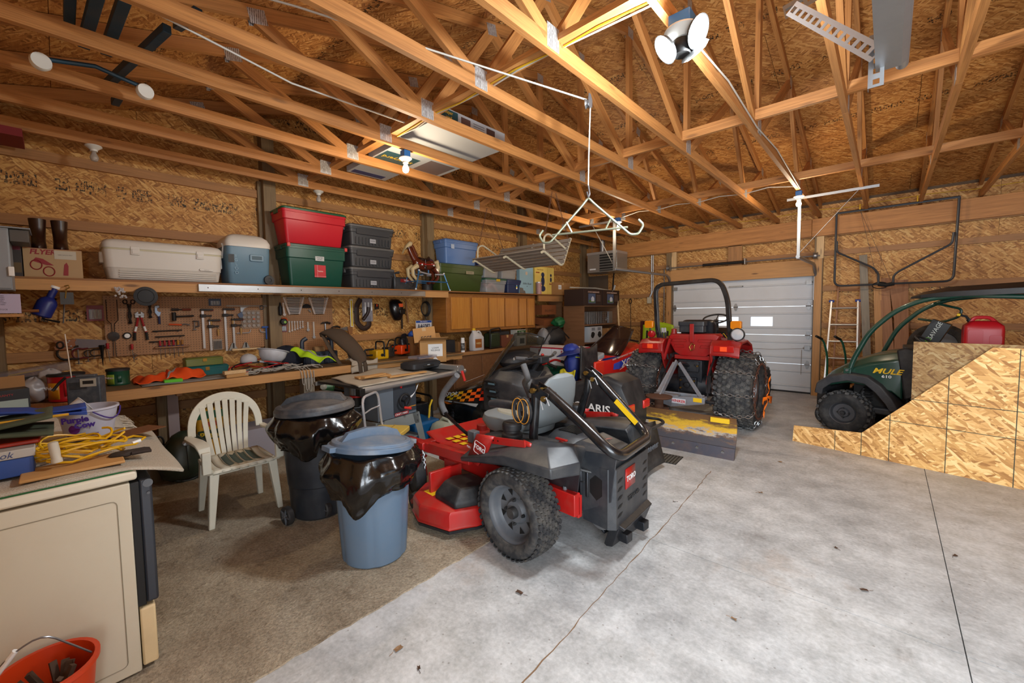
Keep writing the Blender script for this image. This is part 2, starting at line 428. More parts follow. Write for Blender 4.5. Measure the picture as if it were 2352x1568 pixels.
# ---------------------------------------------------------------- walls
def sheets(wall, origin, ux, uy, spans, m, th=0.011):
 """wall of strand-board sheets: spans = (u0, u1, v0, v1)"""
 o = V(origin); ux = V(ux); uy = V(uy)
 for u0, u1, v0, v1 in spans:
  sheet('strand_board', o+ux*(u0+0.0015)+uy*(v0+0.0015), ux, uy, u1-u0-0.003, v1-v0-0.003, th, m, wall)
def rows(u0, u1, v0, v1, du, dv, ou, ov):
 out = []; r = 0; v = ov
 while v < v1:
  a, b_ = max(v, v0), min(v+dv, v1)
  if b_-a > 0.02:
   u = ou+(du/2 if r % 2 else 0)
   while u < u1:
    p, q = max(u, u0), min(u+du, u1)
    if q-p > 0.02: out.append((p, q, a, b_))
    u += du
  v += dv; r += 1
 return out
wl = thing('wall_left', None, None, kind='structure')
# seen from inside: u runs towards +Y, v up; ux x uy = +X
sheets(wl, (XL, 0, 0), (0, 1, 0), (0, 0, 1), rows(YN, YF, 0, 4.75, 2.44, 1.22, -3.0, -0.22), OSB_WALL)
MB().box((XL-0.05, YN-0.1, 0), (XL-0.012, YF+0.1, 4.9)).B('wall_backing', mat((.12, .08, .05), .9), wl, smooth=0)
for k in range(5):
 y = 9.17-2.44*k
 if k == 4: y = -0.40
 board('post', (XL+0.07, y, 0), (XL+0.07, y, 3.9 if k < 4 else 3.2), .14, .14, POST, wl, up=(0, 1, 0), bevel=0.003)
 board('post', (XL+0.03, y-0.09, 0), (XL+0.03, y-0.09, 3.2), .06, .038, POST, wl, up=(0, 1, 0))
for z in (.06, .62, 1.24, 2.46, 3.05):
 for k in range(4):
  y1 = 9.17-2.44*k-0.07; y0 = 9.17-2.44*(k+1)+0.07
  board('girt', (XL+0.02, max(y0, YN), z), (XL+0.02, y1, z), .09, .036, GIRT, wl, up=(1, 0, 0))
wf = thing('wall_far', None, None, kind='structure')
DX0, DX1, DZ = -3.41, -0.97, 2.13
far = []
for s in rows(XL, XR, 0, 3.35, 2.44, 1.22, XL-0.6, .0):
 u0, u1, v0, v1 = s
 if u1 <= DX0-0.1 or u0 >= DX1+0.1 or v0 >= DZ: far.append(s)
 else:
  if v1 > DZ: far.append((max(u0, DX0-.1), min(u1, DX1+.1), DZ, v1))
  if u0 < DX0-0.1: far.append((u0, DX0-0.1, v0, v1))
  if u1 > DX1+0.1: far.append((DX1+0.1, u1, v0, v1))
sheets(wf, (0, YF, 0), (1, 0, 0), (0, 0, 1), far, OSB_WALL2)
MB().box((XL, YF+0.012, 0), (DX0, YF+0.06, 3.45)).box((DX1, YF+0.012, 0), (XR, YF+0.06, 3.45)).box((DX0, YF+0.012, DZ), (DX1, YF+0.06, 3.45)).B('wall_backing', mat((.12, .08, .05), .9), wf, smooth=0)
for z in (.05, .60, 1.25, 1.90, 2.51):
 board('girt', (XL+0.14, YF-0.02, z), (DX0-0.1, YF-0.02, z), .09, .036, GIRT, wf, up=(0, -1, 0))
 board('girt', (DX1+0.12, YF-0.02, z), (XR, YF-0.02, z), .09, .036, GIRT, wf, up=(0, -1, 0))
board('girt', (DX0, YF-0.02, 2.51), (DX1, YF-0.02, 2.51), .09, .036, GIRT, wf, up=(0, -1, 0))
for x in (DX0-0.06, DX1+0.07):
 board('door_post', (x, YF-0.06, 0), (x, YF-0.06, 2.8), .12, .11, POST, wf, up=(0, -1, 0))
 board('door_post_face', (x, YF-0.125, 0 if x > -2 else 0), (x, YF-0.125, 2.42), .10, .02, FRESH, wf, up=(0, -1, 0))
for x in (-3.36, -0.88):
 board('cripple_stud', (x, YF-0.12, 2.42), (x, YF-0.12, 2.80), .10, .04, PALE, wf, up=(0, -1, 0))
board('cripple_stud', (-2.2, YF-0.10, 2.36), (-2.2, YF-0.10, 2.80), .24, .04, GIRT, wf, up=(0, -1, 0))
board('door_header', (DX0-0.02, YF-0.13, 2.27), (DX1+0.02, YF-0.13, 2.27), .29, .04, FRESH, wf, up=(0, -1, 0), bevel=0.002)
board('eave_beam', (XL+0.02, YF-0.17, 2.95), (-1.0, YF-0.17, 2.95), .30, .045, TRUSS, wf, up=(0, -1, 0), bevel=0.002)
board('eave_beam', (-0.995, YF-0.17, 2.95), (3.0, YF-0.17, 2.95), .30, .045, TRUSS, wf, up=(0, -1, 0), bevel=0.002)
board('eave_beam_back', (XL+0.02, YF-0.10, 2.94), (3.0, YF-0.10, 2.94), .30, .04, GIRT, wf, up=(0, -1, 0))
wn = thing('wall_near', None, None, kind='structure')
near = [(XL, .1, 0, 3.3), (4.05, XR, 0, 3.3), (.1, 4.05, 2.55, 3.3)]
for a, b_, c, d in near: MB().box((a, YN-0.06, c), (b_, YN, d)).B('strand_board', OSB_WALL, wn, smooth=0)
wr = thing('wall_right', None, None, kind='structure')
MB().box((XR, YN, 0), (XR+0.05, YF, 4.8)).B('strand_board', OSB_WALL, wr, smooth=0)
# ---------------------------------------------------------------- roof: trusses, runners, sheathing
def zt(y): return 4.60-0.256*abs(y-4.45)     # centre of the top chords
ZB = 3.165
ceil = thing('ceiling', None, None, kind='structure')
sl = math.atan(.256); cs, sn = cos(sl), sin(sl)
for side in (1, -1):
 # v runs down the slope from the ridge; seen from below
 ed = [4.45, 5.30, 6.48, 7.66, 8.84, 9.62] if side > 0 else [4.45, 3.60, 2.42, 1.24, .06, -1.0]
 for r in range(5):
  ya, yb = ed[r], ed[r+1]; n = 0
  x = XL-0.3+(1.22 if r % 2 else 0)-1.22
  while x < XR:
   a, b_ = max(x, XL-0.3), min(x+2.44, XR+0.05); x += 2.44
   if b_-a < 0.05: continue
   za, zb = zt(ya)+0.052, zt(yb)+0.052; L = abs(yb-ya)/cs
   d = V((0, side*cs, -sn))
   if side > 0: sheet('roof_sheet', (b_-.002, ya, za), (-1, 0, 0), d, b_-a-0.004, L-0.004, .012, OSB_ROOF, ceil)
   else: sheet('roof_sheet', (a+.002, ya, za), (1, 0, 0), d, b_-a-0.004, L-0.004, .012, OSB_ROOF, ceil)
MB().add([(XL-.4, -1.1, zt(-1.1)+.085), (XR+.1, -1.1, zt(-1.1)+.085), (XR+.1, 4.45, zt(4.45)+.085), (XL-.4, 4.45, zt(4.45)+.085), (XR+.1, 9.75, zt(9.75)+.085), (XL-.4, 9.75, zt(9.75)+.085)],
   [(0, 1, 2, 3), (3, 2, 4, 5)]).B('roof_felt', mat((.03, .03, .03), .9), ceil, smooth=0, solid=0.01)
def make_truss(label, x):
 t = thing('roof_truss', label, 'truss', (x, 0, 0), 0, 'roof trusses carrying the strand-board roof')
 kw = dict(parent=t, up=(0, 0, 1))
 def mem(n, y0, z0, y1, z1, e=0.0, w=0.089, dx=0.0):
  return board(n, (dx, y0, z0), (dx, y1, z1), .038, w, TRUSS, t, up=(0, 0, 1), ext=e)
 mem('bottom_chord', -0.45, ZB, 4.44, ZB); mem('bottom_chord', 4.445, ZB, 9.34, ZB)
 mem('top_chord', -0.9, zt(-0.9), 4.45, zt(4.45)); mem('top_chord', 4.45, zt(4.45), 9.6, zt(9.6))
 B = [2.13, 4.46, 6.78]; Tn = [1.1, 2.9, 4.45, 6.0, 7.8]
 def web(y0, bot, y1):
  z0 = ZB+0.04; z1 = zt(y1)-0.045
  mem('web', y0 if True else 0, z0, y1, z1)
 web(2.07, 1, 1.1); web(2.19, 1, 2.9); web(4.38, 1, 2.92); web(4.46, 1, 4.45); web(4.54, 1, 5.98); web(6.78, 1, 6.06); web(6.86, 1, 7.8)
 for y in B:
  for s in (-1, 1): MB().box((s*0.0195-0.0008, y-0.06, ZB-0.03), (s*0.0195+0.0008, y+0.06, ZB+0.11)).B('connector_plate', PLATE, t, smooth=0)
 for y in Tn:
  for s in (-1, 1):
   p = MB(); p.M = T(s*0.0195, y, zt(y)-0.03) @ rotm(rx=(-sl if y > 4.45 else sl) if y != 4.45 else 0)
   p.box((-0.0008, -0.06, -0.05), (.0008, .06, .05)).B('connector_plate', PLATE, t, smooth=0)
 return t
ORD = ['first', 'second', 'third', 'fourth', 'fifth', 'sixth', 'seventh', 'eighth', 'ninth', 'tenth', 'eleventh', 'twelfth', 'thirteenth']
tx = [-1.512+0.61*k for k in range(-6, 6)]
proto = None
for i, x in enumerate(tx):
 lab = '%s pine roof truss counted out from the tool shelf wall' % ORD[i]
 if proto is None: proto = make_truss(lab, x); t = proto
 else: t = copy_tree(proto); t.location.x = x; t['label'] = lab
RY = [(2.22, 3.229, 0, 'flat bracing board nailed over the bottom chords with yellow and white cable'),
   (4.30, 3.255, 1, 'long bracing board crossing the trusses under the ridge'),
   (6.65, 3.255, 1, 'bracing board nearest the far wall with white cable beneath')]
for y, z, edge, lab in RY:
 r = board('bracing_board', (XL+0.2, y, z), (2.4, y, z), .038 if edge else 0.089, .089 if edge else 0.038, TRUSS, None, up=(0, 0, 1))
 tag(r, lab, 'board')
# ---------------------------------------------------------------- far overhead door
d1 = thing('door_1', None, None, kind='structure')
yd = YF-0.02
WIN = mat((.9, .95, 1.0), .1, alpha=0.12, name='door_glass')
seg = DZ/4
for k in range(4):
 z0, z1 = k*seg+0.003, (k+1)*seg-0.003
 prof = []    # front outline (y, z): three flat bands parted by ribs
 ribs = [z0+0.13, z0+0.40]
 z = z0; pts = [(yd, z0)]
 for rz in ribs:
  pts += [(yd, rz-0.022), (yd-0.014, rz-0.012), (yd-0.014, rz+0.004), (yd, rz+0.012)]
 pts += [(yd, z1), (yd+0.03, z1), (yd+0.03, z0)]
 if k != 2:
  MB().prism(pts, DX0+0.005, DX1-0.005, 'X').B('door_panel', DOORW, d1, smooth=0)
 else:
  wz0, wz1 = z0+0.16, z0+0.335
  holes = [(-2.50, -2.14), (-1.93, -1.57)]
  cur = DX0+0.005
  mb = MB(); top = [p for p in pts]
  lowpts = [(yd, z0), (yd, ribs[0]-0.022), (yd-0.014, ribs[0]-0.012), (yd-0.014, ribs[0]+0.004), (yd, ribs[0]+0.012), (yd, wz0), (yd+0.03, wz0), (yd+0.03, z0)]
  uppts = [(yd, wz1), (yd, ribs[1]-0.022), (yd-0.014, ribs[1]-0.012), (yd-0.014, ribs[1]+0.004), (yd, ribs[1]+0.012), (yd, z1), (yd+0.03, z1), (yd+0.03, wz1)]
  mb.prism(lowpts, DX0+0.005, DX1-0.005, 'X').prism(uppts, DX0+0.005, DX1-0.005, 'X')
  for a, b_ in zip([DX0+0.005]+[h[1] for h in holes], [h[0] for h in holes]+[DX1-0.005]): mb.box((a, yd, wz0), (b_, yd+0.03, wz1))
  mb.B('door_panel', DOORW, d1, smooth=0)
  for a, b_ in holes:
   fr = MB()
   for p, q in (((a-.02, yd-.008, wz0-.02), (b_+.02, yd, wz0)), ((a-.02, yd-.008, wz1), (b_+.02, yd, wz1+.02)), ((a-.02, yd-.008, wz0), (a, yd, wz1)), ((b_, yd-.008, wz0), (b_+.02, yd, wz1))): fr.box(p, q)
   f = fr.B('window_frame', DOORW, d1, smooth=0)
   MB().box((a, yd+0.012, wz0), (b_, yd+0.016, wz1)).B('pane', WIN, f, smooth=0)
MB().box((DX0, yd-0.005, 0), (DX1, yd+0.02, .03)).B('bottom_seal', mat((.02, .02, .022), .8), d1, smooth=0)
def hinge(x, z):
 mb = MB(); mb.prism([(x-.035, z), (x-.012, z+.07), (x+.012, z+.07), (x+.035, z), (x+.012, z-.07), (x-.012, z-.07)], yd-0.020, yd-0.003, 'Y')
 mb.cyl((x-.04, yd-.024, z), (x+.04, yd-.024, z), .009, n=8); return mb.B('hinge', GALV, d1)
for z in (seg, 2*seg, 3*seg):
 for x in (DX0+0.04, -2.19, DX1-0.06): hinge(x, z)
for x in (DX0+0.05, DX1-0.06): MB().box((x-.04, yd-.05, DZ-.15), (x+.04, yd-.003, DZ-.08)).cyl((x, yd-.04, DZ-.11), (x+.09 if x > -2 else x-.09, yd-.04, DZ-.11), .01, n=8).B('roller_bracket', GALV, d1)
for k in range(9):
 x = -2.31+k*0.028
 MB().cyl((x, yd-.02, DZ-.125), (x+.02, yd-.02, DZ-.125), .012, n=6).B('strut_clip', GALV, d1) if k % 4 == 0 else None
MB().box((-2.32, yd-.03, DZ-.14), (-2.08, yd-.003, DZ-.11)).B('strut_bracket', GALV, d1)
MB().box((DX1-.10, yd-.06, .80), (DX1-.02, yd-.003, .88)).cyl((DX1-.12, yd-.05, .84), (DX1+.03, yd-.05, .84), .008, n=6).B('latch', GALV, d1)
MB().tube([(DX1-.07, yd-.04, .83), (DX1-.6, yd-.04, .79), (DX1-1.3, yd-.04, .80)], .003, 5).tube([(DX1-.14, yd-.03, .8), (DX1-.145, yd-.03, .35)], .004, 5).B('latch_cord', mat((.25, .2, .15), .8), d1)
def track(x, sgn):
 """vertical track, bend and horizontal track on its hangers"""
 t = thing('door_track', None, None)
 pts = [(x, YF-.10, .02), (x, YF-.10, 2.05)]+[(x, YF-.10-.30*(1-cos(a)), 2.05+.26*sin(a)) for a in [PI/2*k/6 for k in range(1, 7)]]+[(x, 6.68 if x < -2 else 7.25, 2.29)]
 MB().tube(pts, .026, 8).B('rail', GALV, t)
 return t
for x, s, lab, ye in ((DX0-.03, 1, 'galvanised overhead door track left of the white garage door, below the heater', 6.68), (DX1+.03, -1, 'galvanised overhead door track right of the white garage door', 7.3)):
 t = track(x, s); tag(t, lab, 'door track')
 h = MB(); h.box((x-.018, ye-.02, 2.26), (x+.018, ye+.02, 3.13)).B('punched_hanger', None or GALV, t, smooth=0)
 x2 = x+(-.55 if s > 0 else .62)
 MB().bar((x, ye, 2.33), (x2 if s < 0 else x-.42, ye, 3.09), .03, .003).B('punched_brace', GALV, t, smooth=0)
 MB().box((min(x, x2)-.15, ye-.003, 3.09), (max(x, x2)+.2, ye+.003, 3.125)).B('punched_rail', GALV, t, smooth=0)
 MB().box((x-.03 if s > 0 else x-.02, YF-.13, 1.7), (x+.02 if s > 0 else x+.03, YF-.126, 2.35)).B('track_bracket', GALV, t, smooth=0)
sp = thing('torsion_spring_rail', 'black torsion spring on its shaft over the white garage door', 'spring', (0, 0, 0))
MB().cyl((DX0-.08, YF-.24, 2.46), (DX1+.10, YF-.24, 2.46), .0125, n=8).B('shaft', GALV, sp)
mb = MB(); mb.cyl((-2.75, YF-.24, 2.46), (-2.0, YF-.24, 2.46), .027, n=12)
for k in range(60):
 x = -2.75+.75*k/60; mb.lathe([(.027, 0), (.031, .003), (.027, .006)], (x, YF-.24, 2.46), (1, 0, 0), 10)
mb.B('coil', mat((.03, .028, .027), .5, .5), sp)
for x in (DX0-.02, DX1+.04): MB().lathe([(.02, -.03), (.065, -.03), (.05, -.015), (.05, .015), (.065, .03), (.02, .03)], (x, YF-.24, 2.46), (1, 0, 0), 20).B('cable_drum', GALV, sp)
MB().box((-2.0, YF-.30, 2.41), (-1.985, YF-.13, 2.52)).B('anchor_bracket', GALV, sp)
# near overhead door: parked open under the roof, right of the camera
nd = thing('door_2', None, None, kind='structure')
PANW = mat('#a9b4bd', .4, .1)
for k, (y0, y1) in enumerate(((-0.40, .12), (.14, .66), (.68, 1.20), (1.22, 1.72))):
 p = MB(); p.box((.13, y0, 2.46), (3.9, y1, 2.49))
 p.box((.13, y1-.02, 2.40), (3.9, y1, 2.46)); p.box((.13, y0, 2.43), (3.9, y0+.02, 2.46))
 p.B('door_panel', PANW, nd, smooth=0)
 MB().cyl((.0, y1-.06, 2.43), (.30, y1-.06, 2.43), .007, n=8).B('roller_shaft', STEEL, nd)
 MB().box((.20, y1-.10, 2.415), (.34, y1-.03, 2.455)).B('roller_bracket', GALV, nd, smooth=0)
nt_ = thing('door_track', 'large galvanised track ending overhead at the top right, seen end on', 'door track')
tk = MB(); tk.prism([(-.055, 2.40), (.01, 2.40), (.025, 2.415), (.025, 2.445), (.01, 2.46), (.01, 2.452), (.017, 2.44), (.017, 2.42), (.005, 2.407), (-.048, 2.407), (-.048, 2.50), (-.055, 2.50)], -0.4, 2.05, 'Y')
tk.B('rail', GALV, nt_, smooth=0)
MB().cyl((.012, 1.0, 2.43), (.012, 2.12, 2.43), .017, n=12).B('rail_lip', GALV, nt_)
# punched angle irons holding it
def punched(name, p, q, w, parent, holes=12, up=(0, 0, 1)):
 p, q = V(p), V(q); L = (q-p).length
 o = MB(); n = holes; step = L/n; hw = w*.22
 for k in range(n):
  a = k*step; b_ = a+step; c = (a+b_)/2
  o.box((a, -w/2, -.001), (c-hw, w/2, .001)).box((c+hw, -w/2, -.001), (b_, w/2, .001)).box((c-hw, -w/2, -.001), (c+hw, -hw, .001)).box((c-hw, hw, -.001), (c+hw, w/2, .001))
 o.box((0, -w/2-.002, -.001), (L, -w/2, w*.8))
 ob = o.B(name, GALV, None, smooth=0)
 x, y, z = (q-p).normalized(), None, V(up); y = z.cross(x).normalized(); z = x.cross(y)
 mm = Matrix((x, y, z)).transposed().to_4x4(); mm.translation = p
 ob.parent = parent; ob.matrix_local = mm; return ob
punched('punched_brace', (-0.33, 2.20, 2.83), (-0.05, 1.98, 2.43), .05, nt_, 14, up=(0, 1, .3))
punched('punched_hanger', (-0.36, 2.23, 2.84), (.15, 2.23, 2.95), .055, nt_, 14, up=(0, 1, 0))
punched('punched_foot', (-0.052, 2.02, 2.34), (-0.052, 2.02, 2.52), .04, nt_, 5, up=(0, 1, 0))
# ---------------------------------------------------------------- shared vehicle materials
RUB = mat('#1d1e20', .75, 0, .45, (.14, .125, .11), 9, .3, 40)
RUBL = mat('#26272a', .7, 0, .55, (.20, .18, .15), 14)
RED = mat('#ad1b17', .36, 0, .3, (.20, .10, .07), 9, coat=0.2)
REDD = mat('#8e1712', .45, 0, .3, (.15, .08, .06), 8)
BLK = mat('#0d0e11', .26, 0, .10, (.15, .15, .15), 16, coat=0.3)
BLKP = mat('#17181b', .55, 0, .35, (.13, .12, .11), 7)
CHAR = mat('#2b2e33', .42, 0, .22, (.20, .19, .17), 8)
GREY = mat('#54585e', .5, 0, .2, (.25, .23, .2), 8)
SEATG = mat('#7b8285', .5, 0, .12, (.3, .29, .27), 5)
SEATL = mat('#a5a394', .55, 0, .15, (.3, .28, .24), 5)
FOAM = mat('#5b5c5e', .85, 0, .4, (.22, .2, .18), 20)
WHT = mat('#e8e8e6', .5)
YEL = mat('#e3b81a', .45)
INK = mat('#0a0a0a', .6)
RUST = mat('#5a3825', .85, .1, .6, (.06, .04, .03), 12)
CHROME = mat('#d4d6da', .22, .55)
BRASS = mat('#b08a45', .3, .9)
DKST = mat('#33353a', .4, .7, .3, (.12, .11, .10), 12)
CHAINM = mat('#a3a6a8', .35, .9)
def wheel(parent, c, R, Wd, rimR, side=1, tread='turf', rimm=None, name='tire', ax='Y', rings=None, lugm=None, dish=0.3):
 """tyre with moulded tread, rim as its sub-part; axle along local Y (outer face at side*Y)"""
 rimm = rimm or GREY
 A = V((0, side, 0)) if ax == 'Y' else V((side, 0, 0))
 h = Wd/2; c = V(c)
 prof = [(rimR, -h*.80), (rimR+.015, -h*.92), (rimR*.55+R*.45, -h*1.0), (R*.90, -h*.93), (R*.965, -h*.72), (R*.985, 0), (R*.965, h*.72), (R*.90, h*.93), (rimR*.55+R*.45, h*1.0), (rimR+.015, h*.92), (rimR, h*.80)]
 mb = MB(); mb.lathe(prof, c, A, 40, caps=False)
 o = mb.B(name, RUBL if tread == 'turf' else RUB, parent, smooth=50)
 x, y, z = frame_to(A); lg = MB()
 if tread == 'turf':
  nr, rws = 42, 8
  for j in range(rws):
   v = -h*.84+(2*h*.84)*j/(rws-1); rr = R*.985-abs(v/h)**3*R*.045
   for k in range(nr):
    a = 2*PI*(k+(.5 if j % 2 else 0))/nr; d = x*cos(a)+y*sin(a); tt = (y*cos(a)-x*sin(a))
    cc = c+z*v+d*(rr+.004); l = 2*PI*R/nr*.78; w = 2*h*.84/(rws-1)*.86
    P = [(-.5, -.5), (.15, -.62), (.5, -.1), (.5, .5), (-.15, .62), (-.5, .1)]
    vs = [cc-d*.008+z*p*w+tt*q*l for q, p in P]+[cc+d*.0025+z*p*w*.9+tt*q*l*.9 for q, p in P]
    lg.add(vs, [(6, 7, 8, 9, 10, 11)]+[(i, (i+1) % 6, 6+(i+1) % 6, 6+i) for i in range(6)])
 elif tread == 'knob':
  nr = 20
  for k in range(nr):
   for j, (v, w, dl) in enumerate(((-h*.78, h*.34, 0), (-h*.28, h*.36, .5), (h*.28, h*.36, 0), (h*.78, h*.34, .5))):
    a = 2*PI*(k+dl)/nr; d = x*cos(a)+y*sin(a); tt = y*cos(a)-x*sin(a)
    rr = R*.985-abs(v/h)**3*R*.05; cc = c+z*v+d*rr; l = 2*PI*R/nr*.62
    P = [(-.5, -.5), (.5, -.35), (.35, .5), (-.5, .35)]
    vs = [cc-d*.01+z*p*w+tt*q*l for q, p in P]+[cc+d*.020+z*p*w*.85+tt*q*l*.85 for q, p in P]
    lg.add(vs, [(4, 5, 6, 7)]+[(i, (i+1) % 4, 4+(i+1) % 4, 4+i) for i in range(4)])
 if lg.v:
  q = lg.B('tread_blocks', lugm or RUBL, o, smooth=0); q['kind'] = 'stuff'
 d0 = h*.80; dz = d0*(1-dish*2)
 rm = MB()
 rm.lathe([(rimR+.012, d0+.006), (rimR+.014, d0-.004), (rimR-.006, d0-.014), (rimR*.90, d0-.03), (rimR*.88, dz+.02), (rimR*.80, dz), (rimR*.45, dz-.004), (rimR*.36, dz+.02), (.0001, dz+.02)], c, A, 32, caps=False)
 rm.lathe([(rimR+.012, -d0-.006), (rimR-.01, -d0+.01), (rimR*.88, 0), (.02, 0)], c, A, 24, caps=False)
 rim = rm.B('rim', rimm, o, smooth=40)
 hb = MB(); hb.lathe([(rimR*.20, dz+.015), (rimR*.20, dz+.05), (rimR*.17, dz+.06), (.0001, dz+.06)], c, A, 16)
 for k in range(5 if rings is None else rings):
  a = 2*PI*k/(5 if rings is None else rings); p = c+(x*cos(a)+y*sin(a))*rimR*.42+z*(dz+.012)
  hb.cyl(p, p+z*.022, .011, .008, 6)
 hb.B('hub', CHROME if rings == 5 else BLKP, o)
 # window holes of the dished disc as dark inset shapes standing just proud
 wn_ = MB()
 for k in range(8 if tread == 'turf' and R < .35 else 0):
  a = 2*PI*(k+.5)/8; d = x*cos(a)+y*sin(a); tt = y*cos(a)-x*sin(a); p = c+d*rimR*.64+z*(dz+.004)
  wn_.add([p-d*.022-tt*.004, p+d*.022-tt*.026, p+d*.022+tt*.022], [(0, 1, 2)])
 if wn_.v: wn_.B('disc_window', INK, o, smooth=0)['kind'] = 'stuff'
 return o
# ---------------------------------------------------------------- zero-turn mower
def mower():
 a = rad(176); O = V((-1.635, 2.533, 0))
 t = thing('zero_turn_mower', 'red and charcoal ride-on zero-turn mower with folded black roll bar', 'mower', O, a)
 # local frame: +x forward, +y its left side (towards the camera)
 wheel(t, (.03, .545, .287), .287, .215, .185, 1, 'turf', GREY, dish=.45, rings=4)
 wheel(t, (.03, -0.545, .287), .287, .215, .185, -1, 'turf', GREY, dish=.45, rings=4)
 MB().cyl((.03, -.5, .285), (.03, .5, .285), .035).box((-.06, -.42, .2), (.12, .42, .36)).B('axle_housing', BLKP, t, .01)
 # casters
 for y in (.52, -.50):
  c = MB(); c.lathe([(.03, -.055), (.10, -.06), (.15, -.045), (.16, 0), (.15, .045), (.10, .06), (.03, .055)], (1.30, y, .16), (.25, 1, 0), 28)
  w = c.B('caster_tire', RUB, t)
  MB().lathe([(.001, -.062), (.07, -.060), (.075, -.05), (.075, .05), (.07, .060), (.001, .062)], (1.30, y, .16), (.25, 1, 0), 18).B('rim', GREY, w)
  f = MB()
  for s in (-1, 1): f.bar((1.28, y+s*.085, .13), (1.33, y+s*.085, .31), .02, .05)
  f.box((1.27, y-.10, .30), (1.40, y+.10, .32)).cyl((1.345, y, .31), (1.345, y, .42), .03)
  f.B('caster_fork', REDD, t, .004)
 # front frame
 for s, y in ((1, .46), (-1, -.46)):
  m = MB(); m.bar((1.52, y, .40), (1.15, y*.97, .415), .06, .085).bar((1.17, y*.97, .415), (.60, y, .46), .06, .085)
  m.cyl((1.55, y, .33), (1.55, y, .43), .045, n=14)
  m.B('front_arm', RED, t, .008)
 MB().box((1.22, -.50, .385), (1.31, .50, .45)).B('front_crossbar', RED, t, .008)
 # caster pivots hang on the arm tips
 # floor pan
 p = MB(); p.prism([(.60, .455), (1.20, .44), (1.36, .50), (1.38, .485), (1.21, .42), (.60, .435)], -.34, .36, 'Y'); pan = p.B('footplate', RED, t, .004)
 st = MB()
 for i in range(3):
  for j in range(3): st.box((.93+.10*i, .05+.085*j, .452), (.99+.10*i, .11+.085*j, .4535))
 for i in range(2):
  for k in range(4): st.cyl((.78+.35*i, -.3+.16*k, .452), (.78+.35*i, -.3+.16*k, .455), .02, n=8)
 st.B('grip_sticker', YEL, t, smooth=0)
 MB().box((-.30, -.38, .30), (1.15, -.32, .44)).B('frame_rail', RED, t, .005); MB().box((-.30, .32, .30), (1.15, .38, .44)).B('frame_rail', RED, t, .005)
 MB().cyl((1.12, -.1, .45), (1.12, -.1, .52), .05, n=14).box((.98, -.16, .45), (1.18, .04, .47)).B('deck_lift_pedal', REDD, t, .003)
 # mowing deck
 dk = [(.34, .34), (.38, .60), (.42, .68), (.46, .78), (.72, .86), (.90, .80), (1.02, .62), (1.05, .2), (1.05, -.25), (.98, -.62), (.72, -.72), (.42, -.70), (.36, -.55), (.33, -.3), (.32, .1)]
 m = MB()
 def ring(sc, z, dx=0): return [(.50+(x-.50)*sc, y*sc, z) for x, y in dk]
 m.loft([ring(1.0, .065), ring(1.012, .075), ring(1.0, .09), ring(1.0, .175), ring(.985, .195), ring(.93, .205)])
 m.B('deck_shell', RED, t, .003)
 MB().loft([ring(1.004, .045), ring(1.004, .064)]).B('deck_skirt', DKST, t)
 c = MB(); co = [(.72, .72), (.46, .73), (.40, .58), (.40, .40), (.70, .40), (.76, .58)]
 c.loft([[(x, y, .20) for x, y in co], [(x, y, .245) for x, y in co], [(.57+(x-.57)*.78, .54+(y-.54)*.75-.02, .325) for x, y in co]])
 c.B('belt_cover', BLKP, t, .012)
 MB().box((.60, .60, .262), (.66, .68, .30)).B('cover_slot', INK, t, .004)
 c = MB(); c.box((.30, -.66, .20), (.72, -.40, .30)); c.B('belt_cover', BLKP, t, .03)
 MB().box((.80, .42, .205), (.83, .70, .36)).box((.80, .40, .205), (1.0, .43, .36)).B('deck_bracket', RED, t, .004)
 for x, y in ((1.03, .68), (1.05, -.62)):
  MB().lathe([(.02, -.04), (.06, -.045), (.07, 0), (.06, .045), (.02, .04)], (x, y, .07), (0, 1, 0), 18).B('anti_scalp_roller', RUB, t)
  MB().bar((x, y+.055, .07), (x-.08, y+.055, .15), .012, .03).B('roller_bracket', REDD, t)
 st = MB(); st.box((.75, .55, .2055), (.87, .72, .2065)).B('deck_label', YEL, t, smooth=0)
 def chain(name, p, q, n, m_, parent, r=.010, l=.032):
  p, q = V(p), V(q); d = (q-p)/n; mb = MB()
  x, y, z = frame_to(d)
  for i in range(n):
   c = p+d*(i+.5); s_ = x if i % 2 else y
   pts = [c+z*(l/2*sin(2*PI*k/8))*1.15+s_*(r*cos(2*PI*k/8)) for k in range(8)]
   mb.tube(pts, r*.28, 5, closed=True)
  return mb.B(name, m_, parent)
 t['_c'] = 0; del t['_c']
 chain('lift_chain', (1.22, .50, .385), (1.18, .51, .24), 7, CHAINM, t, .014, .034)
 chain('lift_chain', (.44, .44, .40), (.42, .47, .23), 7, CHAINM, t, .014, .034)
 # side pods
 for s in (1, -1):
  Y = lambda y: s*y
  pod = MB()
  r0 = [(.60, Y(.36), .44), (.60, Y(.56), .47), (.06, Y(.62), .60), (-.30, Y(.60), .60), (-.36, Y(.40), .60), (-.30, Y(.34), .44)]
  r1 = [(.60, Y(.36), .50), (.60, Y(.57), .50), (.08, Y(.63), .655), (-.30, Y(.61), .665), (-.36, Y(.40), .665), (-.30, Y(.34), .55)]
  r2 = [(.56, Y(.32), .60), (.52, Y(.47), .60), (.10, Y(.50), .70), (-.18, Y(.50), .745), (-.30, Y(.38), .75), (-.30, Y(.25), .70)]
  r3 = [(.50, Y(.28), .64), (.46, Y(.40), .655), (.10, Y(.42), .71), (-.12, Y(.42), .755), (-.28, Y(.36), .755), (-.28, Y(.25), .72)]
  if s < 0: r0, r1, r2, r3 = [list(reversed(r)) for r in (r0, r1, r2, r3)]
  pod.loft([r0, r1, r2, r3]); pod.B('side_fender', CHAR, t, .008)
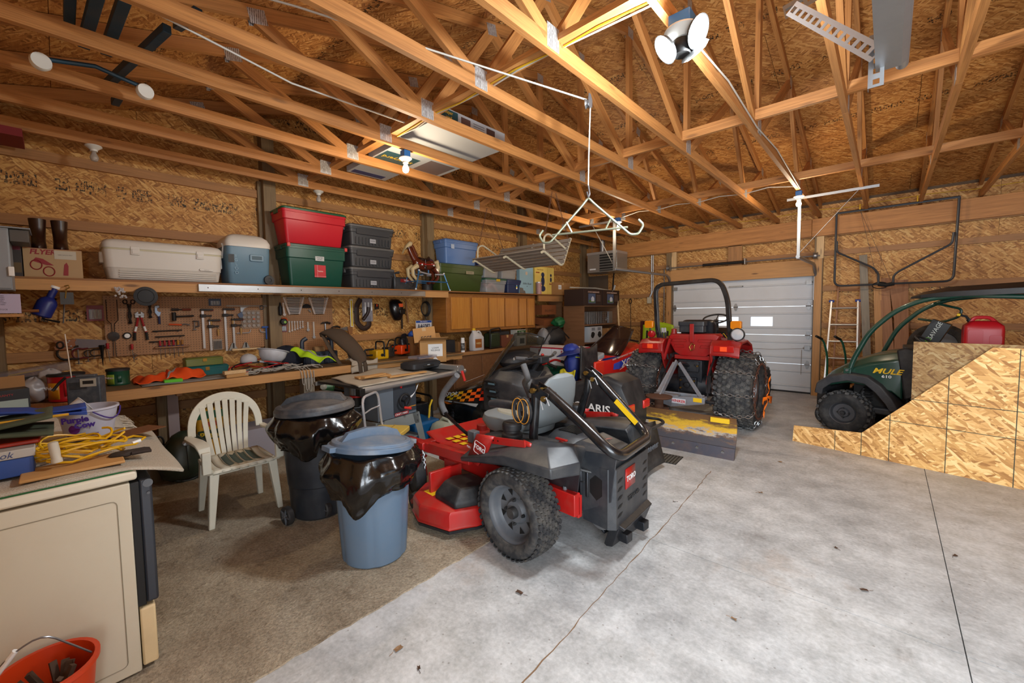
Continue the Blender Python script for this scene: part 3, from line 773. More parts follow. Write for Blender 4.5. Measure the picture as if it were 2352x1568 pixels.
  tnk = MB(); tnk.loft([[(.62, Y(.20), .44), (.62, Y(.45), .46), (.1, Y(.45), .55), (-.1, Y(.20), .5)][::s], [(.62, Y(.20), .58), (.60, Y(.46), .60), (.1, Y(.46), .66), (-.1, Y(.20), .66)][::s], [(.50, Y(.18), .66), (.48, Y(.42), .675), (.1, Y(.42), .70), (-.05, Y(.20), .70)][::s]])
  tnk.B('fuel_tank', BLKP, t, .02)
  cp = MB(); cp.lathe([(.075, .68), (.075, .72), (.055, .735), (.055, .748)], (.235, Y(.38), 0), (0, 0, 1), 20)
  cp.lathe([(.068, .748), (.07, .79), (.06, .805), (.001, .808)], (.235, Y(.38), 0), (0, 0, 1), 14); cp.B('fuel_cap', BLKP, t, .004)
  # red badge plate and punched strip
  bpp = [(.532, .505), (.404, .485), (.303, .603), (.256, .70), (.229, .735), (.412, .715)]
  bp = MB(); bp.add([(x_, Y(.555), z_) for x_, z_ in (bpp if s > 0 else reversed(bpp))], [(0, 1, 2, 3, 4, 5)])
  bp.B('badge_plate', RED, t, solid=.012)
  sp_ = MB(); sp_.bar((.33, Y(.515), .683), (-.02, Y(.520), .728), .010, .045).add([(.0, Y(.512), .755), (-.07, Y(.512), .745), (-.055, Y(.512), .70), (-.0, Y(.512), .705)], [(0, 1, 2, 3)])
  o = sp_.B('punched_strip', RED, t, solid=.004)
  hl = MB()
  for k in range(7):
   x = .28-.048*k; hl.cyl((x, Y(.5215), .690+.006*k), (x, Y(.523), .690+.006*k), .007, n=8)
  hl.B('strip_holes', INK, t, smooth=0)
 # lettering on the near side
 Rn = (rad(90), 0, rad(180))
 lg = MB();
 lp = [(x, z) for x, z in rrect(-.062, -.05, .062, .05, .018)]
 lo = MB().prism(lp, -.001, .001, 'Y'); o = lo.B('badge_panel', REDD, t, smooth=0); o.location = (.378, .564, .618); o.rotation_euler = (0, rad(-14), 0)
 fr = MB(); P = [(x, -.002, z) for x, z in rrect(-.056, -.044, .056, .044, .016)]
 P = [(x, .002, z) for x, z in rrect(-.056, -.044, .056, .044, .016)]
 fr.tube(P, .0022, 5, closed=True).B('badge_border', WHT, o)
 TX('TORO', .044, WHT, o, (0, .002, 0), Rn, bold=.0012, sx=.95)
 TX('1500 SERIES', .026, WHT, t, (.60, .465, .545), (rad(90), rad(6), rad(172)), sx=.9)
 st = MB(); st.box((.20, .386, .33), (.34, .387, .37)).B('warning_label', YEL, t, smooth=0)
 # seat
 s_ = MB()
 def oval(cx, cy, cz, w, h, axis, n=20, sq=2.6):
  out = []
  for k in range(n):
   a_ = 2*PI*k/n; ca, sa = cos(a_), sin(a_)
   u = w*abs(ca)**(2/sq)*(1 if ca > 0 else -1); v = h*abs(sa)**(2/sq)*(1 if sa > 0 else -1)
   out.append((cx+u, cy+v, cz) if axis == 'z' else ((cx, cy+u, cz+v)))
  return out
 s_.loft([oval(.50, 0, .625, .20, .20, 'z'), oval(.52, 0, .64, .26, .25, 'z'), oval(.54, 0, .70, .29, .27, 'z'), oval(.53, 0, .745, .28, .26, 'z'), oval(.50, 0, .765, .22, .19, 'z'), oval(.48, 0, .755, .16, .12, 'z')])
 s_.B('seat_cushion', SEATG, t)
 MB().loft([oval(.52, 0, .752, .22, .155, 'z'), oval(.52, 0, .772, .20, .14, 'z'), oval(.50, 0, .770, .12, .1, 'z')]).B('seat_insert', SEATL, t)
 b = MB(); rings = []
 for i, (x, z, w, th) in enumerate(((.30, .68, .20, .045), (.24, .72, .235, .07), (.19, .80, .245, .075), (.15, .92, .23, .07), (.115, 1.03, .195, .06), (.095, 1.09, .14, .045), (.09, 1.115, .06, .02))):
  rings.append([(x+th*sin(2*PI*k/20)*(1 if sin(2*PI*k/20) > 0 else .7), w*cos(2*PI*k/20), z) for k in range(20)])
 b.loft(rings); b.B('seat_back', SEATG, t)
 for y in (.27, -.27):
  q = MB(); q.tube([(.58, y, .86), (.50, y, .875), (.35, y, .885), (.24, y, .885)], [.028, .034, .034, .028], 12).B('armrest', CHAR, t)
  MB().bar((.28, y*.93, .88), (.22, y*.85, .78), .02, .04).B('armrest_bracket', BLKP, t)
 MB().box((.15, -.22, .60), (.66, .22, .63)).box((.2, -.18, .5), (.6, .18, .60)).B('seat_base', BLKP, t, .01)
 # steering levers
 for y, near in ((.40, 1), (-.38, 0)):
  m = MB()
  tip = (.90, .35, 1.056) if near else (.58, -.10, 1.144)
  if near: pts = [(.66, .40, .60), (.80, .385, .63), (1.04, .36, .70), (1.075, .355, .72)]; gp = [(1.07, .355, .715), (1.12, .35, .76), (1.14, .35, .81), (1.10, .35, .89), (1.0, .35, .98), (.90, .35, 1.06)]
  else: pts = [(.62, -.38, .62), (.72, -.38, .72), (.74, -.36, .80)]; gp = [(.74, -.36, .80), (.74, -.33, .86), (.66, -.2, .96), (.52, -.10, 1.02), (.575, -.10, 1.135)]
  m.tube(fillet(pts, .05), .014, 10).B('steering_lever', BLK, t)
  MB().tube(fillet(gp, .05), .026, 12).B('foam_grip', FOAM, t)
  MB().box((.60, y-.03, .57), (.68, y+.03, .66)).B('lever_bracket', GREY, t, .005)
 # roll bar, folded back
 RB = .031
 for p0, p1, p2 in (((.06, .35, .56), (.06, .35, .74), (.035, .352, 1.0)),): MB().tube(fillet([p0, p1, p2, (.03, .352, 1.08)], .03), RB, 14).B('roll_bar_post', BLK, t)
 MB().tube(fillet([(.21, -.35, .56), (.19, -.35, .72), (.11, -.352, .95), (.10, -.352, 1.10)], .03), RB, 14).B('roll_bar_post', BLK, t)
 hp = fillet([(-.06, .352, 1.055), (-.30, .352, .915), (-.575, .35, .735), (-.41, -.35, .672), (-.20, -.352, .86), (.07, -.352, 1.09)], .12, 6)
 MB().tube(hp, RB+.002, 14).B('roll_bar_hoop', BLK, t)
 for p, q in (((.03, .352, 1.09), (-.10, .352, 1.03)), ((.10, -.352, 1.12), (.01, -.352, 1.06))):
  m = MB()
  for dy in (-.038, .038): m.bar(V(p)+V((.02, dy, -.02)), V(q)+V((0, dy, -.02)), .008, .075)
  m.B('hinge_bracket', BLK, t, .004)
  m = MB(); P = V(p); Q = V(q)
  for W_ in (P.lerp(Q, .2), P.lerp(Q, .9)):
   m.cyl(W_+V((0, -.06, -.02)), W_+V((0, .07, -.02)), .010, n=10).cyl(W_+V((0, .055, -.02)), W_+V((0, .075, -.02)), .018, n=6)
  m.B('hinge_bolt', BRASS, t)
  MB().tube([Q+V((.03, .05, -.09)), Q+V((.04, .06, -.03)), Q+V((-.02, .075, 0)), Q+V((-.04, .07, -.05))], .004, 6).B('pin_clip', CHROME, t)
 for dx in (0, .05):
  P = [(.10+dx*.9, .40+.0*dx, .93+.07*sin(a_)+0) if 0 else (.09+.055*cos(a_)+dx, .405, .905+.085*sin(a_)) for a_ in [2*PI*k/16 for k in range(16)]]
  MB().tube(P, .014, 8, closed=True).B('rubber_bumper', BLKP, t)
  MB().tube([(x, y+.013, z) for x, y, z in P], .0028, 6, closed=True).B('bumper_band', mat('#c8872a', .5), t)
 dl = MB(); dl.bar((-.16, -.318, .90), (-.33, -.318, .76), .002, .04); dl.B('warning_label', YEL, t, smooth=0)
 # engine
 e = MB(); e.lathe([(.19, .56), (.20, .60), (.19, .66), (.15, .70), (.10, .715), (.001, .72)], (-.02, .0, 0), (0, 0, 1), 28); e.B('fan_housing', CHAR, t, .004)
 g_ = MB()
 for k in range(12): g_.box((-.10+.014*k, -.08, .716), (-.093+.014*k, .08, .724))
 g_.B('intake_grille', INK, t, smooth=0)
 e = MB(); e.loft([[(-.12, -.20, .56), (-.12, .20, .56), (-.42, .17, .53), (-.42, -.17, .53)], [(-.12, -.20, .66), (-.12, .20, .66), (-.41, .16, .63), (-.41, -.16, .63)], [(-.16, -.15, .705), (-.16, .15, .705), (-.38, .11, .675), (-.38, -.11, .675)]]); e.B('engine_shroud', CHAR, t, .02)
 TX('COMMERCIAL', .028, mat('#b06a60', .6), t, (-.27, .0, .703), (0, rad(-8), rad(90)))
 e = MB(); e.box((-.34, -.20, .36), (.10, .20, .58)); e.cyl((-.1, .10, .30), (-.1, .10, .4), .06)
 for k in range(6): e.box((-.30+.05*k, .20, .38), (-.28+.05*k, .24, .56))
 e.B('engine_block', DKST, t, .008)
 e = MB(); e.tube([(-.10, .28, .60), (-.16, .30, .57), (-.28, .26, .56), (-.34, .2, .54)], .008, 6).tube([(.0, .3, .6), (-.1, .32, .52), (-.12, .3, .40)], .006, 6).tube([(-.05, .3, .55), (-.18, .27, .46), (-.3, .28, .5)], .005, 6); e.B('cable', BLKP, t)
 e = MB(); e.bar((-.17, .34, .70), (-.20, .33, .42), .012, .03).cyl((-.20, .345, .46), (-.20, .345, .40), .014); e.B('latch_rod', GREY, t)
 MB().lathe([(.022, 0), (.028, .02), (.015, .04), (.001, .045)], (-.17, .34, .70), (.2, 0, 1), 12).cbox((-.17, .34, .755), (.09, .02, .014)).B('latch_knob', RED, t, .004)
 MB().cyl((-.36, -.15, .255), (-.36, .20, .255), .075, n=24).B('muffler', mat('#8d8f92', .35, .8, .2), t, .006)
 MB().box((-.30, .30, .28), (-.02, .34, .42)).B('hitch_side', RED, t, .005)
 # rear guard
 gd = MB()
 outl = [(-.31, .20, .17), (-.31, .20, .62)]
 pts0 = [(-.25, .22), (-.44, .235), (-.48, .20), (-.42, -.31), (-.38, -.34), (-.30, -.33)]
 inner = [(-.25, .212), (-.435, .225), (-.47, .195), (-.412, -.305), (-.376, -.33), (-.30, -.32)]
 r0 = [(x, y, .22) for x, y in pts0]+[(x, y, .22) for x, y in reversed(inner)]
 r1 = [(x, y, .60) for x, y in pts0]+[(x, y, .60) for x, y in reversed(inner)]
 gd.loft([r0, r1]); gd.B('rear_guard', CHAR, t, smooth=0)
 gp = MB(); gp.prism([(-.22, .56), (-.26, .68), (-.50, .70), (-.46, .40), (-.24, .27)], .222, .230, 'Y'); sd = gp.B('guard_side', CHAR, t, .002)
 MB().prism([(-.31, .50), (-.35, .54), (-.40, .52), (-.40, .42), (-.36, .38), (-.31, .42)], .2305, .232, 'Y').B('guard_window', INK, t, smooth=0)
 sl_ = MB()
 def on_back(u, z, du, dz, sk=0):     # parallelogram on the rear face; u from near (0) to far (1)
  P0 = V((-.481, .197, 0)); P1 = V((-.421, -.307, 0)); d = P1-P0
  q = []
  for a_, b_ in ((-1, -1), (1, -1), (1, 1), (-1, 1)):
   w = P0+d*(u+a_*du/2+b_*sk); q.append((w.x-.001, w.y, z+b_*dz/2))
  return q
 for k in range(5):
  for u in (.10, .90):
   sl_.add(on_back(u, .30+.055*k, .10, .018, .03), [(3, 2, 1, 0)])
 sl_.B('guard_slot', INK, t, smooth=0)
 bdg = MB(); bdg.add(on_back(.40, .50, .30, .13), [(3, 2, 1, 0)]); bdg.B('badge_panel', RED, t, solid=.004)
 az = math.atan2(-.504, .06)
 TX('TORO', .05, WHT, t, (-.4655, -.004, .50), (rad(90), 0, rad(-83.2)), bold=.0012)
 TX('TITAN HD', .040, BLK, t, (-.453, -.06, .36), (rad(90), 0, rad(-83.2)), ext=.002)
 lw = MB(); lw.loft([[(-.40, .17, .24), (-.50, .15, .20), (-.45, -.30, .20), (-.36, -.32, .24)], [(-.41, .17, .26), (-.51, .15, .22), (-.46, -.30, .22), (-.37, -.32, .26)]])
 lw.prism([(-.46, .21), (-.40, .05), (-.36, .04), (-.34, .05), (-.40, .23)], -.28, .12, 'Y')
 for y in (.02, -.20): lw.box((-.47, y-.035, .07), (-.40, y+.035, .13))
 lw.B('hitch_tray', DKST, t, .004)
 sk = MB(); sk.loft([[(-.05, .12, .30), (-.05, -.25, .30), (-.33, -.25, .10), (-.33, .10, .10)], [(-.04, .12, .32), (-.04, -.25, .32), (-.33, -.25, .12), (-.33, .10, .12)]]); sk.B('skid_plate', DKST, t, .003)
 MB().box((-.27, .34, .36), (-.22, .342, .40)).B('warning_label', mat('#e08a1a', .5), t, smooth=0)
 return t
mower()
TRED = mat('#9c1414', .38, 0, .35, (.16, .07, .05), 6, coat=0.15)
TRK = mat('#101114', .3, 0, .2, (.12, .12, .12), 10, coat=0.2)
def chain(name, p, q, n, m_, parent, r=.010, l=.032):
 p, q = V(p), V(q); return chain_path(name, [p, q], n, m_, parent, r, l)
def chain_path(name, pts, n, m_, parent, r=.01, l=.032, seg=7):
 pts = [V(p) for p in pts]; ls = [0]
 for i in range(1, len(pts)): ls.append(ls[-1]+(pts[i]-pts[i-1]).length)
 def at(s):
  for i in range(1, len(pts)):
   if s <= ls[i] or i == len(pts)-1:
    t = (s-ls[i-1])/max(ls[i]-ls[i-1], 1e-6); return pts[i-1].lerp(pts[i], t), (pts[i]-pts[i-1]).normalized()
 mb = MB()
 for i in range(n):
  c, d = at(ls[-1]*(i+.5)/n); x, y, z = frame_to(d); s_ = x if i % 2 else y
  mb.tube([c+z*(l*.62*sin(2*PI*k/seg))+s_*(r*cos(2*PI*k/seg)) for k in range(seg)], r*.30, 5, closed=True)
 return mb.B(name, m_, parent)
def tractor():
 O = (-2.0, 6.25, 0)
 t = thing('compact_tractor', 'red compact tractor seen from behind with black roll bar and chained rear tires', 'tractor', O, PI/2)
 AG = mat('#c8c4b6', .6, 0, .4, (.3, .28, .24), 10)
 for s in (1, -1):
  o = wheel(t, (0, s*.60, .49), .49, .44, .25, s, 'turf', STEEL, dish=.35, rings=5, name='rear_tire', lugm=mat('#2b2c2f', .7, 0, .6, (.26, .25, .22), 14))
  # tyre chains: cross chains and two side chains
  cx = V((0, s*.60, .49))
  for k in range(11):
   a = 2*PI*(k+.5)/11; d = V((cos(a), 0, sin(a)))
   pts = [cx+d*.40+V((0, -.235, 0)), cx+d*.490+V((0, -.20, 0)), cx+d*.512+V((0, -.08, 0)), cx+d*.515, cx+d*.512+V((0, .08, 0)), cx+d*.490+V((0, .19, 0)), cx+d*.40+V((0, .235, 0))]
   chain_path('cross_chain', pts, 13, CHAINM if k % 3 else STEEL, t, .020, .046, 6)
  for yy in (-.235, .235):
   pts = [cx+V((.36*cos(2*PI*k/24)+.02*sin(5*k), yy, .36*sin(2*PI*k/24))) for k in range(25)]
   chain_path('side_chain', pts, 60, mat('#6a4030', .8, .3), t, .013, .042, 6)
  wheel(t, (1.76, s*.50, .30), .30, .22, .16, s, 'knob', STEEL, dish=.3, rings=5, name='front_tire')
 # ribbon tied on the near wheel
 RB_ = mat('#ff7a10', .6); m = MB()
 for a, b_, w in (((.20, -.86, .40), (.38, -.88, .62), .05), ((.20, -.86, .40), (.1, -.87, .16), .06), ((.20, -.86, .40), (.50, -.88, .30), .07), ((.20, -.86, .40), (.02, -.87, .36), .06)):
  p, q = V(a), V(b_); m.grid(lambda u, v: p.lerp(q, u)+V((w*(v-.5)*(.3+u)*.6, -.02*sin(u*6), w*(v-.5)*(.3+u))), 6, 2)
 m.B('ribbon', RB_, t, solid=.004)
 # axle housing, transmission and frame
 m = MB(); m.lathe([(.09, -.40), (.13, -.30), (.15, -.16), (.19, 0), (.15, .16), (.13, .30), (.09, .40)], (.0, 0, .49), (0, 1, 0), 16)
 m.box((-.14, -.16, .36), (.55, .16, .86)).box((-.20, -.11, .42), (-.12, .11, .62)).cyl((-.15, 0, .52), (-.27, 0, .52), .035).box((-.18, -.13, .70), (-.10, .13, .84))
 for y, z in ((-.1, .46), (.1, .46), (-.1, .6), (.1, .6), (-.1, .8), (.1, .8), (0, .75)): m.cyl((-.21, y, z), (-.225, y, z), .014, n=6)
 m.B('rear_axle_housing', mat('#20232a', .5, .2, .4, (.10, .09, .08), 8), t, .012)
 m = MB()
 for y, z in ((-.09, .47), (.09, .47), (-.09, .58), (.09, .58), (.13, .79), (-.13, .79), (0, .66)): m.cyl((-.20, y, z), (-.235, y, z), .013, n=6)
 m.B('axle_bolt', BRASS, t);
 MB().box((.5, -.13, .38), (1.95, .13, .62)).box((.9, -.20, .5), (1.9, .20, .70)).B('chassis', TRK, t, .01)
 MB().cyl((1.76, -.42, .32), (1.76, .42, .32), .04).B('front_axle', TRK, t)
 h = MB(); h.loft([[(x, y, z) for y, z in rrect(-.27*w, .66, .27*w, .66+hh, .07)] for x, w, hh in ((.85, 1, .50), (1.3, 1, .49), (1.8, .95, .44), (2.02, .85, .36))]); h.B('bonnet', TRED, t)
 MB().box((2.02, -.2, .70), (2.04, .2, .98)).B('grille', INK, t)
 h = MB(); h.loft([[(x, y, z) for y, z in rrect(-.25, .86, .25, .86+hh, .05)] for x, hh in ((.72, .36), (.86, .42))]); h.B('dash', TRK, t)
 # floor and fuel tank body behind the seat
 m = MB(); b0 = [(y, z) for y, z in ((-.36, 1.14), (-.30, .97), (-.24, .925), (.12, .925), (.20, .97), (.28, 1.12), (.29, 1.19), (.25, 1.225), (-.36, 1.235), (-.41, 1.21))]
 m.loft([[(-.02, y*.96-.0, z) for y, z in b0], [(-.16, y, z) for y, z in b0], [(-.195, y*.93-.004, .03+z*.97) for y, z in b0], [(-.20, y*.8-.012, .11+z*.9) for y, z in b0]][::-1]); m.B('tank_cover', TRED, t, .008)
 m = MB()
 for y0, y1 in ((-.33, -.12), (.02, .23)):
  for z in (1.04, 1.12):
   k = .05 if z < 1.1 else .0
   P = [(-.203, y0+k*.6, z), (-.203, y1-k*.6, z), (-.203, y1-.015-k*.6, z+.035), (-.203, y0+.015+k*.6, z+.035)]; m.tube(P, .0035, 5, closed=True)
 m.B('pressed_panel', REDD, t)
 MB().box((-.235, -.075, 1.12), (-.205, -.025, 1.37)).B('strap_bracket', TRED, t, .003)
 MB().lathe([(.05, 1.18), (.05, 1.22), (.036, 1.25), (.036, 1.29), (.001, 1.30)], (-.08, .24, 0), (0, 0, 1), 14).B('filler_cap', REDD, t)
 m = MB(); m.tube([(-.215, -.05, 1.10), (-.225, -.09, 1.08), (-.225, -.08, 1.02), (-.225, -.04, 1.0), (-.225, -.02, 1.05), (-.225, -.05, 1.10)], .006, 6); m.B('clip', BRASS, t)
 m = MB(); m.box((-.17, -.30, .87), (-.05, .20, .93)); m.B('rear_crossmember', TRED, t, .006)
 # tool box and seat
 m = MB(); m.loft([[(x, y, z) for x, y in rrect(-.13, -.175, .0, .155, .02)] for z in (1.25, 1.34)]); m.loft([[(x, y, z) for x, y in rrect(-.14, -.185, .01, .165, .02)] for z in (1.34, 1.385, 1.40)]); m.B('toolbox', CHAR, t, .004)
 m = MB(); m.loft([[(.05+dx, y, z) for y, z in rrect(-.26+k, 1.16, .20-k, 1.42-k*.6, .08, 5)] for dx, k in ((0, .02), (.03, 0), (.09, 0), (.11, .03))]); m.B('seat_back', mat('#14161c', .35), t)
 m = MB(); m.loft([[(x, y, z) for x, y in rrect(.08, -.25, .48, .19, .06)] for z in (1.05, 1.12, 1.16)]); m.B('seat_cushion', mat('#14161c', .35), t, .02)
 m = MB(); sw = V((.72, -.09, 1.42)); R_ = rotm(ry=rad(-22)).to_3x3()
 m.tube([sw+R_ @ V((.17*cos(2*PI*k/28), .17*sin(2*PI*k/28), 0)) for k in range(28)], .013, 8, closed=True)
 for k in range(3): m.tube([sw+R_ @ V((0, 0, -.03)), sw+R_ @ V((.165*cos(2.1*k), .165*sin(2.1*k), 0))], .008, 6)
 m.cyl(sw+R_ @ V((0, 0, -.02)), sw+R_ @ V((.0, 0, -.35)), .03); m.B('steering_wheel', BLKP, t)
 # fenders
 for s in (1, -1):
  Y = lambda y: s*y; m = MB(); ww = []
  y0, y1 = .32, .66
  prof = [(-.34, .98), (-.32, 1.09), (-.22, 1.155), (.10, 1.17), (.34, 1.10), (.46, .92), (.50, .70)]
  inn = [(x+.012 if x < 0 else x-.012, z-.03) for x, z in prof]
  rings = [[(x, Y(y), z-(.02 if y > .6 else 0)) for x, z in prof]+[(x, Y(y), z-(.02 if y > .6 else 0)) for x, z in reversed(inn)] for y in (y0, .5, y1)]
  if s < 0: rings = rings[::-1]
  m.loft(rings); m.prism([(-.34, .98), (-.32, 1.09), (-.22, 1.155), (.10, 1.17), (.34, 1.10), (.46, .92), (.52, .55), (.2, .48), (-.02, .50), (-.26, .80)], Y(y0)-.012, Y(y0)+.012, 'Y')
  f = m.B('fender', TRED, t, .008)
  MB().box((-.352, min(Y(.36), Y(.60)), 1.01), (-.335, max(Y(.36), Y(.60)), 1.09)).B('tail_lamp', mat('#b01a14', .25), f, .004)
  MB().box((-.358, min(Y(.44), Y(.52)), 1.02), (-.350, max(Y(.44), Y(.52)), 1.08)).B('reflector', mat('#ff5a2a', .25), f, .002)
  m = MB(); m.loft([[(x, y, z) for y, z in rrect(Y(.575)-.062, 1.305-.0, Y(.575)+.062, 1.305+.105, .02)] for x in (-.18, -.11)]); m.B('amber_lamp', mat('#e88a10', .2, coat=.5), t, .006)
  m = MB()
  for k in range(5): m.box((-.184, Y(.575)-.05, 1.32+.018*k), (-.181, Y(.575)+.05, 1.328+.018*k))
  m.B('lens_rib', mat('#c26a08', .3), t, smooth=0)
  MB().cyl((-.12, Y(.575), 1.10), (-.12, Y(.575), 1.31), .012).B('lamp_post', TRK, t)
  if s < 0:
   MB().lathe([(.001, -.06), (.07, -.04), (.085, 0), (.085, .02), (.078, .028)], (-.17, -.60, 1.235), (-1, 0, 0), 22).B('work_lamp', BLKP, t)
   MB().lathe([(.078, .022), (.06, .038), (.001, .045)], (-.17, -.60, 1.235), (-1, 0, 0), 22).B('lamp_lens', mat('#d8dde2', .08, .4), t)
  else: MB().lathe([(.001, -.05), (.05, -.03), (.055, 0), (.05, .03), (.001, .045)], (-.17, .53, 1.215), (-1, 0, 0), 18).B('tail_lamp', mat('#a01018', .2, coat=.5), t)
 # roll bar
 m = MB(); pts = fillet([(-.06, .45, 1.12), (-.10, .475, 1.30), (-.10, .51, 1.94), (-.10, -.36, 1.965), (-.10, -.46, 1.70), (-.10, -.50, 1.10)], .14, 8)
 pr = None; rings = []
 prevx = V((1, 0, 0))
 for i, p in enumerate(pts):
  d = (pts[min(i+1, len(pts)-1)]-pts[max(i-1, 0)]).normalized(); sd = prevx.cross(d).normalized()
  rings.append([p+prevx*a+sd*b_ for a, b_ in ((-.032, -.028), (.032, -.028), (.032, .028), (-.032, .028))])
 m.loft(rings); m.B('roll_bar', TRK, t, .008, smooth=50)
 # three-point hitch with the blade frame
 H = mat('#8b9098', .4, .3, .5, (.25, .14, .08), 18)
 m = MB()
 m.bar((-.55, .06, .86), (-.80, .20, .44), .045, .012, up=(1, 0, 0)).bar((-.55, .0, .86), (-.80, -.36, .47), .045, .012, up=(1, 0, 0)).bar((-.55, .03, .88), (-.92, .10, .46), .07, .02, up=(0, 1, 0))
 m.B('a_frame', H, t, .002)
 m = MB()
 m.prism([(.20, .385), (.20, .45), (-.42, .495), (-.42, .415), (-.02, .33)], -.885, -.87, 'X')
 m.prism([(.22, .44), (.22, .50), (-.38, .50), (-.38, .44)], -.76, -.745, 'X'); m.box((-.88, -.1, .47), (-.75, .2, .485)).box((-.88, -.41, .45), (-.75, -.39, .49))
 m.B('blade_beam', H, t, .002)
 m = MB(); m.box((-.888, -.20, .385), (-.8855, -.03, .445)); m.B('name_panel', mat('#c9ccd0', .5), t, smooth=0)
 TX('HINIKER', .048, mat('#c01818', .5), t, (-.8895, -.115, .415), (rad(90), rad(2), rad(-90)), bold=.001, sx=.92)
 MB().box((-.888, -.39, .43), (-.886, -.29, .48)).B('warning_label', YEL, t, smooth=0)
 m = MB(); m.cyl((-1.02, .08, .24), (-1.02, .08, .47), .055, n=18).lathe([(.15, .455), (.16, .465), (.16, .48), (.13, .485), (.001, .485)], (-1.02, .08, 0), (0, 0, 1), 24).lathe([(.12, .30), (.12, .33)], (-1.02, .08, 0), (0, 0, 1), 20)
 m.B('blade_pivot', RUST, t)
 for y in (.30, -.46):
  m = MB(); m.bar((-.15, y*.75, .40), (-.80, y, .42), .018, .06).cyl((-.80, y-.05, .43), (-.80, y+.05, .43), .022); m.B('lower_link', DKST, t, .003)
 for y in (.22, -.34):
  m = MB(); m.tube([(-.22, y, .92), (-.45, y, .72), (-.62, y*1.1, .46)], .013, 8).bar((-.45, y, .70), (-.60, y*1.1, .50), .045, .012).bar((-.02, y, .93), (-.25, y, .92), .03, .05); m.B('lift_link', DKST, t)
 m = MB(); m.tube([(-.16, 0, .78), (-.52, .03, .86)], .018, 8).lathe([(.028, -.1), (.028, .1)], (-.34, .015, .82), (-1, .08, .22), 12); m.B('top_link', DKST, t)
 m = MB()
 for y in (.42, .38): m.tube([(-.05, y, 1.30), (-.1, y-.02, 1.22), (-.22, y-.09, .96), (-.24, y-.12, .86)], .014, 8)
 m.B('hydraulic_hose', BLKP, t)
 m = MB()
 for y in (.42, .38): m.tube([(-.06, y, 1.30), (-.09, y-.015, 1.23)], .017, 8)
 m.B('hose_fitting', CHROME, t)
 m = MB(); m.bar((-.25, .31, .86), (-.25, .23, 1.16), .03, .04, up=(1, 0, 0)).bar((-.22, -.31, 1.05), (-.22, -.25, .55), .02, .03, up=(1, 0, 0)); m.B('fender_strut', TRED, t)
 for k in range(5):
  MB().tube([(-.05, -.42+.03*k, 1.20), (-.08, -.45+.02*k, 1.24), (-.1, -.5+.02*k, 1.18)], .004, 5).B('wire', mat(['#a01010', '#101010', '#c8a020', '#101010', '#a01010'][k], .6), t)
 m = MB(); m.box((-.1, -.25, .90), (.6, .25, .95)); m.B('platform', TRK, t)
 return t
tractor()
def blade():
 m_, tr, b = nt('worn_yellow_blade'); b.inputs['Roughness'].default_value = .55; b.inputs['Metallic'].default_value = .2
 v = coords(tr, (1.2, 4, 4)); n1 = noise(tr, v, 3, 6, .75);
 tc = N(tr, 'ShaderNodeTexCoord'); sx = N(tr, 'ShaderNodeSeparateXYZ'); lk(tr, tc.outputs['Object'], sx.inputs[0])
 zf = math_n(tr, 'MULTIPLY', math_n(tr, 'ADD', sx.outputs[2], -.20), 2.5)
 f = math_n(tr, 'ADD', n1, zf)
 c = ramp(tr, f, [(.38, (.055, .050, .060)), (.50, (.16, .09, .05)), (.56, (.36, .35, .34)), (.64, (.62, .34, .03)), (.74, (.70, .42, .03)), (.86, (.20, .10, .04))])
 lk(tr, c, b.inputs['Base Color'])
 t = thing('grader_blade', 'rusty yellow and grey rear grader blade lying behind the red tractor', 'blade', (-1.97, 4.78, 0), rad(3))
 m = MB(); prof = [(-.07, .0), (-.02, .10), (.03, .20), (.045, .28), (.03, .36), (-.01, .42)]
 L = .86
 P = prof+[(y+.02, z) for y, z in reversed(prof)]
 m.prism(P, -L, L, 'X'); m.B('mouldboard', m_, t, smooth=40)
 m = MB(); m.prism([(-.088, .0), (-.040, .11), (-.025, .11), (-.073, .0)], -L, L, 'X')
 o = m.B('cutting_edge', mat('#4a4a54', .5, .6, .5, (.2, .12, .08), 8), t, smooth=0)
 for k in range(7): MB().cyl((-.75+.25*k, -.052, .065), (-.75+.25*k, -.068, .06), .016, n=10).B('bolt', STEEL, t)
 MB().box((.62, -.02, .36), (.80, .018, .41)).B('paint_patch', YEL, t, smooth=0)
 m = MB(); m.box((-.25, .06, .12), (.15, .16, .34)).cyl((-.08, .12, .1), (-.08, .12, .36), .07); m.B('pivot_mount', RUST, t, .005)
blade()
